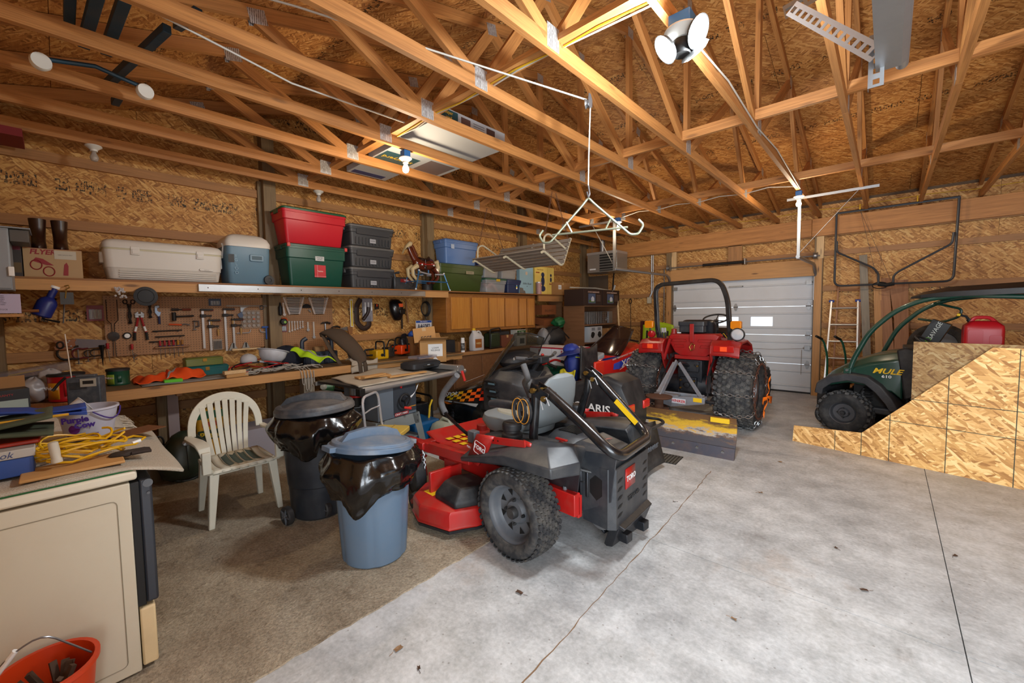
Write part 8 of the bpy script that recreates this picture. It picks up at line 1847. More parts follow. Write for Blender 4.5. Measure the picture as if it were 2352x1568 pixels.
t = thing('tractor_seat', 'black plastic bucket seat standing in the green cart', 'seat', (-2.68, 4.78, .595), rad(180)); m = MB(); m.grid(lambda u, v: (-.20+.36*min(1, u*1.7)-.02*(u > .6), (v-.5)*.44*(1-.25*max(0, u-.6)), .06+.05*(2*v-1)**2+max(0, u-.55)*.95), 16, 12); m.B('seat_shell', BLKP, t, solid=.02); MB().box((-.1, -.1, 0), (.1, .1, .06)).B('seat_base', INK, t)
t = thing('push_tiller', 'red tubular handle frame of a small tiller between the snowmobiles', 'tiller', (-3.56, 4.66, .0)); TRD = mat('#b01818', .35)
for s in (-.16, .16): MB().tube(fillet([(-.24, s, .18), (-.26, s, .84), (-.05, s, .80), (.18, s, .90), (.40, s, .84)], .06), .016, 8).B('handle', TRD, t); MB().tube([(.28, s, .875), (.42, s, .835)], .021, 8).B('grip', INK, t)
MB().box((-.34, -.2, .0), (-.05, .2, .34)).B('engine_cover', TRD, t, .03); MB().tube([(-.05, -.16, .80), (-.05, .16, .80)], .013, 8).B('cross_tube', TRD, t)
t = thing('tool_chest', 'orange-red plastic tool case in front of the red snowmobile nose', 'tool case', (-2.96, 5.0, .592)); MB().box((-.18, -.12, 0), (.18, .12, .30)).B('case_body', mat('#d8301a', .4), t, .02); MB().box((-.14, -.125, .05), (.10, -.12, .22)).B('moulded_panel', mat('#c02814', .4), t, .003)
t = thing('helmet_bag', 'blue nylon cap and jacket piled on the green cart', 'jacket', (-3.10, 4.86, .60)); blob(t, 'jacket', mat('#1c2f7c', .6), (0, 0, .22), (.13, .13, .22), 7, .18, cut=0); MB().loft([[(cos(a)*r*1.0-.05, sin(a)*r, z+.04*cos(a)) for a in [2*PI*k/24 for k in range(24)]] for r, z in ((.10, .44), (.20, .38), (.20, .37), (.10, .42))]).B('brim', mat('#17266a', .6), t); blob(t, 'crown', mat('#20358c', .6), (-.04, 0, .44), (.12, .12, .09), 3, .08); MB().tube([(.1, -.12, .36), (.16, -.05, .35), (.15, .05, .36)], .006, 5).B('piping', mat('#c8e020', .5), t)
t = thing('yellow_rag', 'yellow cloth hanging below the blue jacket on the cart', 'cloth', (-2.98, 4.62, .56)); sheetcloth(t, 'cloth', mat('#c8b818', .8), lambda u, v: (-.13+.24*u, -.08-.05*sin(PI*v)+.02*sin(10*u), .24-.40*v+.02*sin(8*u)), 12, 12, .01)
jerry_can('gas_can', (-2.46, 5.35, 0), .2, 'red plastic gas can on the floor left of the tractor tire', REDP, 1.05)
jerry_can('gas_can', (.76, 6.98, 1.12), 0, 'large red gas can standing on the utility vehicle behind the panel', REDP, .86)
c_ = MB().box((-.15, -.22, 0), (.62, .25, .29)).B('cargo_box', BLKP, None, .01); c_.location = (.30, 7.05, .80); tag(c_, 'dark cargo box on the utility vehicle under the red gas can', 'box')
t = thing('hood_heap', 'dark bundle of hoses and a grey cover on the counter beside the bookcase', 'bundle', (-4.92, 6.62, .93)); blob(t, 'cover', mat('#1e1f22', .7), (.1, .15, .12), (.22, .36, .22), 15, .16, cut=0); blob(t, 'grey_end', mat('#7a7c80', .5), (.1, -.15, .12), (.14, .10, .20), 5, .15, cut=0); MB().tube([(.2, -.3, .02), (.26, -.1, .30), (.22, .2, .34), (.3, .45, .1)], .012, 6).B('hose', INK, t); blob(t, 'green_leaves', mat('#0f5a30', .6), (.05, .45, .42), (.12, .14, .10), 2, .35)
# ---- table saw
t = thing('table_saw', 'grey contractor table saw with rip fence rail and rug-covered top', 'table saw', (-3.56, 1.95, 0), rad(98)); G1 = mat('#6a7580', .45, .1, .1); G2 = mat('#8d9290', .45, .1, .15, (.3, .3, .28), 6); AL = mat('#b0b0ae', .3, .6, .1)
# local +x along the rail (away), +y towards the wall
MB().box((.02, .03, .855), (1.45, .80, .88)).B('table_top', mat('#4c4f52', .35, .6, .3), t, .003)
MB().box((.0, .0, .825), (1.50, .03, .865)).cyl((-.02, .0, .86), (1.5, 0, .86), .03, n=12).B('fence_rail', AL, t, .004); MB().box((-.06, -.03, .81), (.0, .04, .88)).B('rail_end', INK, t, .004); MB().box((.0, .80, .83), (1.45, .83, .87)).B('rear_rail', AL, t)
MB().box((1.32, -.04, .885), (1.40, .84, .945)).B('rip_fence', AL, t, .006); MB().lathe([(.001, 0), (.05, .0), (.05, .03), (.001, .032)], (1.36, -.07, .90), (0, 1, 0), 16).B('fence_head', AL, t); MB().cyl((1.36, -.075, .88), (1.38, -.10, .76), .017, n=10).B('fence_handle', mat('#d0342c', .4), t)
MB().box((.20, .05, .50), (.72, .60, .855)).B('cabinet', G1, t, .004); MB().box((.40, .046, .53), (.715, .050, .84)).B('front_panel', mat('#42474e', .4, .2), t)
MB().box((.41, .043, .51), (.60, .046, .545)).B('name_strip', mat('#a01c20', .5), t, smooth=0); TX('CRAFTSMAN', .030, WHT, t, (.50, .0425, .527), (PI/2, 0, 0), bold=.0005); MB().box((.52, .044, .575), (.71, .046, .583)).B('orange_line', mat('#d08a28', .5), t, smooth=0)
MB().grid(lambda u, v: (.56+(.17+.03*v)*sin(.3+1.1*u), .044, .60+(.10+.0*v)-.02+.16*(1-cos(.3+1.1*u))+.03*v-.03), 10, 1).B('angle_scale', WHT, t, solid=.002)
m = MB(); m.tube([(.515+.07*cos(a), .0, .665+.07*sin(a)) for a in [2*PI*k/24 for k in range(24)]], .011, 8, closed=True)
for k in range(3): m.bar((.515, .0, .665), (.515+.07*cos(2.1*k+.5), 0, .665+.07*sin(2.1*k+.5)), .008, .014)
m.cyl((.515, .05, .665), (.515, -.01, .665), .014, n=10); m.B('hand_wheel', BLKP, t); MB().cyl((.49, -.02, .60), (.52, -.085, .595), .014, n=10).B('wheel_knob', mat('#d0342c', .4), t); MB().cyl((.50, .04, .80), (.50, .035, .85), .012, n=8).B('start_key', mat('#c02020', .4), t)
def sleg(x0, x1, y, s):
 m = MB(); m.prism([(x0, .50), (x0+.10*s, .50), (x1+.075*s, .0), (x1, .0)], y-.002, y+.002, 'Y'); m.prism([(x0, .50), (x0+.01*s, .50), (x1+.01*s, .0), (x1, .0)], y, y+.06, 'Y'); m.B('leg', G2, t, smooth=0)
for y in (.04, .60): sleg(.17, .06, y, 1); sleg(.75, .88, y, -1)
MB().prism([(.17, .38), (.75, .38), (.74, .50), (.18, .50)], .038, .042, 'Y').prism([(.17, .38), (.75, .38), (.74, .50), (.18, .50)], .598, .602, 'Y').prism([(.10, .12), (.84, .12), (.83, .17), (.11, .17)], .038, .042, 'Y').B('stand_rail', G2, t, smooth=0); TX('CRAFTSMAN', .045, INK, t, (.52, .0365, .145), (PI/2, 0, 0)); MB().box((.16, .04, .37), (.165, .6, .5)).box((.12, .06, .22), (.80, .58, .235)).B('stand_shelf', G2, t, smooth=0)
for x, z in ((.20, .47), (.20, .41), (.72, .47), (.72, .41), (.14, .14), (.80, .14)): MB().cyl((x, .037, z), (x, .030, z), .009, n=8).B('bolt', STL, t)
MB().lathe([(.07, -.12), (.09, -.1), (.09, .1), (.07, .12)], (.30, .72, .62), (1, 0, 0), 18).B('motor', DKST, t)
rt = thing('router', 'silver and black router hanging under the saw table extension', 'router', (-3.86, 2.03, .60)); MB().cyl((0, 0, .17), (0, 0, .258), .058, n=24).B('motor_housing', mat('#8f9194', .3, .6), rt); MB().cyl((0, 0, .145), (0, 0, .165), .060, n=24).B('red_band', mat('#b01a1a', .4), rt); MB().lathe([(.045, .13), (.052, .14), (.052, .07), (.065, .02), (.06, .0), (.03, -.005)][::-1], n=24).B('base', INK, rt); MB().tube([(.07*cos(a)*(1+.15*sin(a*.5)), .09*sin(a), .06+.012*sin(a*.7)) for a in [PI*k/7 for k in range(26)]], .0045, 6).B('cord', GREY, rt)
r3 = MB(); r3.grid(lambda u, v: (-3.60-.80*v+.10*0-.19*u*0-.135*u, 1.93+1.05*u+.10*v, .889+.006*sin(17*u+2)*sin(11*v)+(.02 if u > .35 and v > .3 else 0)*sin(PI*min(1, (u-.35)*2))), 30, 20); o = r3.B('rug', WOVEN, None, solid=.010); tag(o, 'beige berber rug piece covering the table saw top', 'rug')
for k, (x, y, z, w, l, rz, lab) in enumerate(((-3.98, 2.30, .902, .13, .36, -.15, 'flat wood board under the small boards on the saw rug'), (-3.90, 2.26, .922, .06, .30, .25, 'narrow wood strip lying across the boards on the saw'), (-3.80, 2.62, .902, .05, .50, .05, 'long thin wood strip near the fence rail'))): o = MB().box((-w/2, -l/2, 0), (w/2, l/2, .018)).B('wood_board', CARD2, None, .002); o.location = (x, y, z); o.rotation_euler = (0, 0, rz); tag(o, lab, 'board')
t = thing('step_stool', 'chrome folding step stool with a yellow seat beside the saw', 'stool', (-3.20, 1.99, 0), rad(35)); YS = mat('#c8ac50', .45, 0, .15); MB().loft([[(x, y, z) for x, y in rrect(-.16, -.15, .15, .15, .04)] for z in (.505, .545)]).B('seat', YS, t, .006); MB().box((-.004, -.14, .546), (.004, .14, .551)).B('seat_seam', mat('#a88a3c', .5), t)
MB().tube(fillet([(.20, -.17, .02), (-.14, -.165, .52), (-.17, -.16, .86), (-.17, .16, .86), (-.14, .165, .52), (.20, .17, .02)], .08), .012, 10).B('back_frame', CHROME, t); MB().tube([(-.155, -.16, .72), (-.165, 0, .725), (-.155, .16, .72)], .007, 8).B('back_rail', CHROME, t); MB().tube(fillet([(-.20, -.155, .02), (.10, -.15, .52), (.10, .15, .52), (-.20, .155, .02)], .04), .011, 8).B('front_frame', CHROME, t)
MB().box((-.02, -.13, .24), (.2, .13, .265)).B('step', YS, t, .004)
t = thing('plastic_pail', 'white pail with blue writing and blue bail behind the blue-lidded bin', 'pail', (-3.02, 1.72, 0)); MB().lathe([(.10, 0), (.12, .36), (.13, .362), (.13, .385), (.12, .39), (.001, .39)], n=32).B('pail_body', WHT, t); MB().tube([(.13*cos(a), .02, .37+.13*sin(a)) for a in [PI*k/12 for k in range(13)]], .007, 8).B('bail', mat('#2a4ad0', .4), t); TX('FAMOUS', .05, mat('#2a3a9c', .5), t, (0, 0, .391), (0, 0, rad(60))); TX('NAME', .05, mat('#2a3a9c', .5), t, (.03, .03, .391), (0, 0, rad(60)))
# items under the bench
t = thing('hard_backpack', 'dark green oval hard-shell pack leaning under the workbench', 'pack', (-4.86, .78, 0), 0, rot=(0, rad(-12), 0)); m = MB(); rr = []
for z, w, d in ((.02, .12, .05), (.06, .19, .09), (.16, .215, .11), (.28, .20, .11), (.38, .15, .10), (.45, .09, .07), (.48, .03, .03)): rr.append([(d*cos(2*PI*k/24)*(1 if cos(2*PI*k/24) > 0 else .5), w*sin(2*PI*k/24), z) for k in range(24)])
m.loft(rr); m.B('shell', mat('#242e22', .35, 0, .2, (.1, .08, .06), 8), t, smooth=60); MB().tube([(.03, .20*sin(a)*(.98), .22+.22*cos(a)) for a in [2*PI*k/28 for k in range(28)]], .013, 8, closed=True).B('edge_bead', mat('#1c2420', .4), t); MB().lathe([(.026, 0), (.028, .01), (.012, .016), (.001, .018)], (.098, 0, .36), (1, 0, .2), 16).B('dial', STL, t); MB().tube([(.108, 0, .34), (.115, 0, .24), (.11, 0, .10)], .004, 6).B('cable', INK, t)
t = thing('steel_bracket_box', 'carton of black ring clamps standing against the wall under the bench', 'box', (-5.15, .46, 0)); MB().box((-.14, -.16, 0), (.16, .14, .30)).B('carton', mat('#6a5f50', .8), t, .004)
for k in range(5): y = -.12+.065*k; MB().tube([(.05+.02*k, y+.038*cos(a), .38+.06*sin(a)) for a in [2*PI*j/18 for j in range(18)]], .009, 6, closed=True).tube([(.05+.02*k, y+.01, .33), (.04, y+.01, .22)], .010, 6).B('ring_clamp', INK, t)
t = thing('mulch_bag', 'yellow and orange garden product bag behind the white chair', 'bag', (-5.16, 1.04, 0)); MB().box((-.07, -.12, 0), (.07, .12, .62)).B('bag', mat('#c8901a', .5), t, .03); MB().box((.0705, -.115, .52), (.073, .115, .60)).B('green_band', mat('#1a5a34', .5), t); TX('Preen', .085, YEL, MB().box((.0705, -.115, .30), (.074, .115, .40)).B('name_band', mat('#16301e', .5), t), (.0745, 0, .345), RTXT, bold=.002); lbl(t, .071, .0, .46, .15, .05, '#b8451c', name='orange_band')
t = carton('white_bin', 'long pale plastic bin on the carpet behind the chair', (-5.10, 1.62, 0), (.40, .80, .36), m_=mat('#a29ca4', .5), tape=False);
t = thing('green_motor', 'light green electric motor hanging by the weathered post', 'motor', (-4.78, 2.16, .50)); GM = mat('#3e7a52', .35, 0, .15); MB().lathe([(.02, -.06), (.06, -.05), (.065, .05), (.045, .07)], (.0, -.0, .22), (.3, 1, -.2), 18).B('motor_case', GM, t); MB().loft([[(.05*cos(a)*s, .04*sin(a)*s-.0, z) for a in [2*PI*k/14 for k in range(14)]] for z, s in ((-.02, .7), (.08, 1.1), (.18, .8))]).B('gear_case', GM, t); MB().tube([(0, .05, .20), (.02, .14, .17), (.03, .22, .14)], [.03, .02, .012], 8).B('shaft', INK, t); MB().lathe([(.001, -.02), (.038, 0), (.038, .01), (.001, .02)], (.03, -.06, .24), (1, -.5, 0), 14).B('glass_cap', mat('#a8a89c', .2), t); MB().tube([(0, 0, 0), (0, 0, -.5)], .02, 8).B('stand_tube', GM, t)
t = thing('blue_crate', 'blue plastic crate with a yellow hose spout behind the saw legs', 'crate', (-4.02, 2.92, 0)); MB().box((-.20, -.20, 0), (.18, .18, .32)).B('crate_body', mat('#145a8c', .4), t, .03); MB().tube([(.05, .1, .3), (.05, .12, .46), (.02, .18, .52)], .012, 6).B('spout', YEL, t)
t = thing('white_jug', 'translucent white water jug behind the red mower deck frame', 'jug', (-3.66, 3.02, 0)); MB().loft([[(x*s, y*s, z) for x, y in rrect(-.15, -.13, .15, .13, .04)] for z, s in ((0, .95), (.02, 1), (.24, 1), (.30, .85), (.33, .55))]).B('jug_body', mat('#a9ad9c', .4), t); MB().tube([(-.1, 0, .31), (-.04, 0, .36), (.06, 0, .35), (.1, 0, .30)], .018, 8).B('carry_handle', mat('#a9ad9c', .4), t)
t = thing('generator', 'small wheeled generator in a black tube frame behind the saw', 'generator', (-4.44, 3.05, 0)); MB().box((-.20, -.18, .14), (.20, .18, .44)).B('engine', DKST, t, .02); MB().tube(fillet([(-.24, -.2, .06), (-.24, -.2, .52), (.24, -.2, .52), (.24, -.2, .06)], .06), .014, 8, closed=True).tube(fillet([(-.24, .2, .06), (-.24, .2, .52), (.24, .2, .52), (.24, .2, .06)], .06), .014, 8, closed=True).B('frame', INK, t); MB().box((-.14, -.12, .44), (.14, .12, .50)).B('fuel_tank', INK, t, .02); MB().lathe([(.05, -.025), (.10, -.03), (.11, 0), (.10, .03), (.05, .025)], (.22, -.25, .11), (0, 1, 0), 20).B('wheel', RUB, t); MB().box((.10, -.215, .46), (.2, -.20, .49)).B('red_grip', RED, t); MB().box((-.14, -.185, .26), (.05, -.18, .38)).B('outlet_panel', GREY, t)
# ---------------------------------------------------------------- lamps
BX = mat('#1f5f9c', .4); PORC = mat('#d6d4cc', .35)
def bulb_glow(k, c): return mat(c, .4, emis=k)
def lampholder(label, c, lit, blue=True, shroud=0):
 t = thing('bulb_holder', label, 'lamp', c);
 if blue: MB().box((-.035, -.035, -.065), (.035, .035, .0)).B('junction_box', BX, t, .004)
 z = -.065 if blue else 0
 MB().lathe([(.058, z), (.06, z-.008), (.045, z-.02), (.028, z-.035), (.026, z-.05), (.001, z-.05)], n=24).B('porcelain_base', PORC, t)
 MB().lathe([(.014, z-.05), (.016, z-.062), (.030, z-.095), (.031, z-.11), (.022, z-.132), (.001, z-.14)], n=20).B('bulb', bulb_glow(26, (1, .78, .5)) if lit else mat('#b4aca4', .15, alpha=.7), t)
 if lit: o = point_light('warm_bulb', (c[0], c[1], c[2]+z-.17), 32, WARM, .04)
 return t
lampholder('lit warm bulb on a blue box under the chords near the play yard boxes', (-3.36, 2.36, 3.118), 1)
lampholder('lit warm bulb on a blue box above the heater corner', (-3.31, 6.56, 3.118), 1)
lampholder('lit warm bulb on a blue box at the far hanger of the garage door track', (-.90, 6.90, 3.118), 1)
lampholder('unlit bulb in a white ceramic holder above the big white cooler', (-5.17, .30, 3.115), 0, False)
lampholder('unlit bulb in a white ceramic holder above the red storage tote', (-5.17, 2.32, 3.115), 0, False)
t = thing('led_lamp', 'bright white three-headed LED lamp on a blue junction box', 'lamp', (-.83, 2.36, 3.12)); MB().box((-.055, -.05, -.07), (.055, .05, .0)).B('junction_box', BX, t, .005); MB().lathe([(.085, -.07), (.09, -.08), (.07, -.095), (.045, -.12), (.001, -.12)], n=28).B('porcelain_base', PORC, t)
MB().lathe([(.02, -.12), (.05, -.13), (.055, -.17), (.04, -.20), (.001, -.20)], n=20).B('lamp_core', INK, t)
for k, (dx, dy, dz) in enumerate(((-.62, -.48, -.62), (.62, -.10, -.35), (.35, .62, -.75))):
 d = V((dx, dy, dz)).normalized(); c = V((0, 0, -.16))+V((dx, dy, 0)).normalized()*.085+V((0, 0, -.005 if k != 1 else .035))
 MB().lathe([(.02, -.035), (.068, -.014), (.078, .004), (.072, .006)], c, d, 22, caps=False).B('lamp_head', INK, t); MB().lathe([(.072, .004), (.05, .016), (.001, .02)], c, d, 22).B('lens', bulb_glow(40, (.86, .95, 1)), t)
 point_light('led_head', V(t.location)+c+d*.08, 62, COOL, .06)
# ---------------------------------------------------------------- cables and hanging things
WCB = mat('#b8b4aa', .5); YCB = mat('#c8a020', .5)
rope('cable', 'white cable stapled along the truss chord at the upper left', 'cable', [(-3.37, -.4, 3.17), (-3.362, .7, 3.165), (-3.362, 1.6, 3.16), (-3.365, 2.30, 3.135), (-3.365, 2.33, 3.12)], .006, WCB)
rope('cable', 'white cable sagging between chords at the top left', 'cable', [(-2.76, -.3, 3.20), (-2.77, .3, 3.16), (-2.78, .75, 3.10), (-2.9, 1.15, 3.11), (-2.98, 1.5, 3.16), (-3.1, 2.2, 3.24)], .006, WCB)
for k, (c, dy, lab) in enumerate(((YCB, .04, 'yellow cable along the bracing board to the white lamp'), (WCB, .07, 'white cable along the bracing board to the white lamp'))): rope('cable', lab, 'cable', [(-.93+.0*k, 2.22+dy, 3.205)]+[(-1.25-.30*j, 2.205+dy*.6+.02*sin(j*2.1+k), 3.203+.004*(j % 2)) for j in range(8)], .006, c)
rope('cable', 'white cable along the chord from the white lamp to the far bulb', 'cable', [(-.872, 2.5, 3.14), (-.872, 3.4, 3.20), (-.872, 4.3, 3.15), (-.872, 5.2, 3.20), (-.872, 6.2, 3.15), (-.88, 6.85, 3.13)], .006, WCB)
rope('cable', 'white cable under the bracing board nearest the far wall', 'cable', [(-.9, 6.80, 3.16)]+[(-1.2-.3*j, 6.66, 3.185-.03*(j % 2)) for j in range(7)]+[(-3.28, 6.60, 3.12)], .006, WCB)
rope('cable', 'thin yellow cable running above the far wall beam', 'cable', [(-3.2+.45*j, 9.06-.02*(j % 2), 3.20+.015*(j % 3)) for j in range(13)], .005, YCB)
t = thing('pulley_hoist', 'steel pulley and rope holding a hanging metal rack bar', 'hoist', (-1.60, 2.70, 3.10)); MB().lathe([(.01, -.012), (.035, -.014), (.027, -.004), (.027, .004), (.035, .014), (.01, .012)], (0, 0, -.045), (1, .4, 0), 22).B('pulley_wheel', STL, t); MB().prism([(-.03, -.07), (.03, -.07), (.035, -.02), (.012, .02), (-.012, .02)], .017, .020, 'X').B('pulley_cheek', STL, t)
MB().tube([(0, .04, -.05), (-.02, .05, -.40), (-.03, .06, -.60)], .005, 6).tube([(0, -.0, -.02), (-.35, -.70, .07), (-.80, -1.7, .17), (-1.35, -3.0, .22)], .006, 6).B('rope', WCB, t)
HS = mat('#9aa08a', .35, .7); hx, hy, hz = -.03, .06, -.63
MB().tube(fillet([(hx, hy, hz+.03), (hx, hy+.02, hz-.03), (hx, hy, hz-.06), (hx, hy-.02, hz-.02)], .01), .006, 6).B('snap_hook', STL, t)
m = MB(); dx, dy = .70, .22
pts = [(-.40, -.12, -.20), (-.44, -.13, -.24), (-.40, -.12, -.30), (-.34, -.10, -.30), (-.05, -.015, -.05), (0, 0, .0), (.05, .015, -.05), (.34, .10, -.30), (.40, .12, -.30), (.44, .13, -.24), (.40, .12, -.20)]
m.tube(fillet([(hx+a*.85, hy+b_*.85, hz-.06+c) for a, b_, c in pts], .02), .009, 8).tube([(hx-.27, hy-.08, hz-.305), (hx+.27, hy+.08, hz-.305)], .008, 8).tube([(hx-.16, hy-.05, hz-.22), (hx-.12, hy-.035, hz-.305)], .007, 6).tube([(hx+.16, hy+.05, hz-.22), (hx+.12, hy+.035, hz-.305)], .007, 6); m.B('hanger_frame', HS, t)
# slatted patio bench hung on chains
t = thing('hanging_bench', 'white-framed slatted porch swing bench hung on rusty chains', 'bench', (-3.80, 4.55, 2.33), PI/2); SLT = lumber('swing_slat_wood', (.30, .25, .20), (.18, .15, .12), 0); FR = mat('#c8c0a4', .45, 0, .3, (.35, .15, .06), 14)
# local y along its length, +x back
for y in (-.62, .02, .63): MB().tube(fillet([(-.30, y, -.01), (-.25, y, .01), (.02, y, -.10), (.16, y, -.15), (.36, y, .24)], .10, 6), .017, 8).B('frame_rail', FR, t)
for k in range(6): x = -.27+.075*k; board('slat', (x, -.64, .025-.075*k*.38), (x, .65, .025-.075*k*.38), .055, .014, SLT, t, up=(.33, 0, 1))
for k in range(6): z = -.09+.06*k; x = .17+.031*k; board('slat', (x, -.64, z), (x, .65, z), .05, .014, SLT, t, up=(-1, 0, .4))
for y in (-.60, .61): MB().tube(fillet([(-.22, y, .02), (-.22, y, .20), (-.12, y, .25), (.30, y, .08)], .08, 5), .013, 8).B('armrest', FR, t)
CH = mat('#6a4a38', .7, .5)
for y in (-.60, .61):
 chain('chain', (-.20, y, .22), (-.02, y*.98, .80), 18, CH, t, .010, .030); chain('chain', (.34, y, .22), (.06, y*.98, .80), 16, CH, t, .010, .030)
# gas unit heater
t = thing('unit_heater', 'galvanised louvred gas unit heater hung in the far corner', 'heater', (-4.63, 8.40, 2.43)); SH = mat('#a8aaa8', .32, .7)
MB().box((-.36, .0, 0), (.36, .50, .40)).B('housing', SH, t, .004); MB().box((-.365, -.02, .395), (.365, .5, .45)).B('top_band', mat('#c0c2c2', .3, .6), t, .003); MB().box((-.05, -.006, .02), (.345, -.0, .385)).B('louvre_opening', INK, t)
for k in range(6):
 l = MB(); l.prism([(-.03, .04+.058*k), (-.0, .075+.058*k), (.004, .07+.058*k), (-.026, .034+.058*k)], -.045, .34, 'X'); l.B('louvre', SH, t, smooth=0)
MB().box((-.30, -.006, .06), (-.15, -.0, .09)).B('name_plate', WHT, t); MB().cyl((-.12, .25, .45), (-.12, .25, .80), .06, n=18).B('flue_pipe', GALV, t)
for x in (-.3, .3): MB().cyl((x, .1, .44), (x, .1, .70), .005, n=6).B('hanger_rod', STL, t)
# play-yard cartons up in the trusses
PY = mat('#a9adb0', .6)
t = carton('play_yard_carton', 'white carton printed Super yard XT lying across the truss chords', (-3.20, 2.85, 3.275), (.50, .95, .16), m_=PY, tape=False); MB().box((.2505, -.40, .01), (.252, -.18, .15)).B('teal_panel', mat('#1e4a52', .5), t); TX('Super\nyard\nXT', .045, YEL, t, (.2525, -.29, .08), RTXT, sx=.9); lbl(t, .2505, -.08, .08, .12, .11, '#5a4440', name='printed_photo'); lbl(t, .2505, .26, .08, .12, .11, '#4a3836', name='printed_photo')
for i in range(5): MB().box((.2505, .02, .03+.022*i), (.2515, .17, .038+.022*i)).B('text_line', mat('#6a6e72', .6), t, smooth=0)
t = carton('play_yard_carton', 'white carton printed superyard lying flat behind the lit bulb', (-3.78, 2.80, 3.213), (.46, .90, .14), m_=PY, tape=False); MB().box((-.18, -.43, -.0015), (.10, -.02, 0)).B('teal_panel', mat('#1e4a52', .5), t); TX('superyard', .09, YEL, t, (-.04, -.22, -.002), (PI, 0, rad(-90))); MB().box((-.15, .06, -.0015), (.18, .40, 0)).B('printed_photo', mat('#6a5c5a', .6), t)
t = carton('flat_carton', 'flat white carton with blue print left of the play yard cartons', (-4.35, 2.62, 3.213), (.36, .50, .06), m_=PY, tape=False); MB().box((-.15, -.22, -.0015), (-.05, .18, 0)).B('blue_print', mat('#24386a', .6), t)
# blue steel rack up left
t = thing('engine_stand', 'blue folded engine stand stored across the chords at the top left', 'engine stand', (-3.45, .30, 3.24)); BS = mat('#1b3b4c', .5, .3, .3)
for a, b_, w in (((-.20, -.10, .03), (.45, -.06, .05), .055), ((-.20, .0, .03), (.45, .04, .05), .055), ((-.75, .02, .02), (.30, .24, .05), .045), ((-1.0, .10, .03), (-.7, .12, .03), .05), ((-.1, -.16, .10), (.5, -.16, .12), .05), ((.35, .28, .06), (.62, .33, .03), .045)): MB().bar(a, b_, w, .05).B('steel_arm', BS, t, .003)
MB().tube([(-.26, -.26, -.10), (-.25, -.05, -.06), (-.25, .16, -.10)], .014, 8).B('axle_bar', BS, t)
for y in (-.29, .19): MB().lathe([(.015, -.02), (.045, -.022), (.05, 0), (.045, .022), (.015, .02)], (-.25, y, -.13), (1, .2, 0), 18).B('caster', PORC, t)
o = MB().box((-5.45, -.42, 3.05), (-5.10, -.12, 3.115)).B('red_board', mat('#7a1c20', .7)); tag(o, 'red painted board end under the chords at the left edge', 'board')
# ---------------------------------------------------------------- far wall things
WO = lumber('leaning_lumber', (.42, .20, .09), (.28, .12, .05), .3)
for k, (x0, x1, h, w, m_, lab) in enumerate(((-.32, -.18, 2.42, .10, GREYW, 'weathered two-by-four, tallest board leaning at the far wall'), (-.14, -.04, 2.05, .09, FRESH, 'orange board leaning right of the weathered two-by-four'), (-.06, .10, 2.02, .12, WO, 'reddish board leaning left of the wide plank'), (.04, .30, 2.0, .09, WO, 'thin board slanting across the leaning lumber'), (.14, .20, 1.98, .16, WO, 'wide reddish plank leaning behind the utility vehicle'))): b_ = board('leaning_board', (x1, 8.95-.03*k, .005), (x0, 9.27, h), w, .03, m_, None, up=(0, -1, 0)); tag(b_, lab, 'board', None)
def ladder(name, label, x0, x1, yb, yt, h, m_, nr, spl, tips=None):
 t = thing(name, label, 'ladder', (0, 0, 0))
 for s, x in ((-1, x0), (1, x1)): board('side_rail', (x-s*0+s*spl, yb, .005), (x, yt, h), .022, .06, m_, t, up=(0, -1, 0)); tips and MB().cyl((x-.035, yt, h+.01), (x+.035, yt, h+.01), .022, n=10).B('tip', tips, t)
 for k in range(nr): f = (k+.6)/nr; z = h*f; y = yb+(yt-yb)*f; e = spl*(1-f); MB().cyl((x0-e, y-.02, z), (x1+e, y-.02, z), .014, n=8).B('rung', m_, t)
 return t
ladder('aluminium_ladder', 'aluminium multi-position ladder with blue end caps by the garage door', -.70, -.36, 8.70, 9.18, 1.66, mat('#b0b2b4', .35, .7), 6, .04, mat('#1a3a8c', .4)); ladder('wooden_ladder', 'old reddish wooden ladder behind the aluminium one', -.62, -.34, 9.0, 9.25, 1.96, WO, 7, .03)
t = thing('hand_truck', 'green hand truck with black grips left of the utility vehicle', 'hand truck', (-.66, 8.25, 0)); HG = mat('#14503a', .4)
for x in (0, .22): MB().tube(fillet([(x+.0, .0, .03), (x, .02, .80), (x-.04, -.12, 1.05), (x-.10, -.22, 1.12)], .12, 5), .014, 8).B('frame_tube', HG, t); MB().tube([(x-.06, -.15, 1.08), (x-.12, -.26, 1.13)], .019, 8).B('grip', INK, t)
MB().tube([(0, .0, .5), (.22, .0, .5)], .011, 6).tube([(0, .0, .25), (.22, .0, .25)], .011, 6).box((-.02, -.2, .01), (.24, .0, .02)).B('cross_tube', HG, t)
for x in (-.08, .30): MB().lathe([(.03, -.025), (.11, -.03), (.125, 0), (.11, .03), (.03, .025)], (x, .06, .125), (1, 0, 0), 22).B('wheel', RUB, t)
t = thing('caster_cart_wheel', 'grey and black cart wheel on the floor beside the utility vehicle tire', 'wheel', (-.54, 6.98, .145)); MB().lathe([(.11, -.02), (.135, -.02), (.14, 0), (.135, .02), (.11, .02)], (0, 0, 0), (.25, 1, 0), 30, caps=False).B('tire', RUB, t); MB().lathe([(.001, -.012), (.112, -.015), (.112, .015), (.001, .012)], (0, 0, 0), (.25, 1, 0), 26).B('disc', mat('#8a8f8c', .5), t)
t = thing('hay_rack_stand', 'large grey tube frame with two bent arms hung above the utility vehicle', 'frame', (0, 9.02, 0)); TG = mat('#4a4e54', .4, .6)
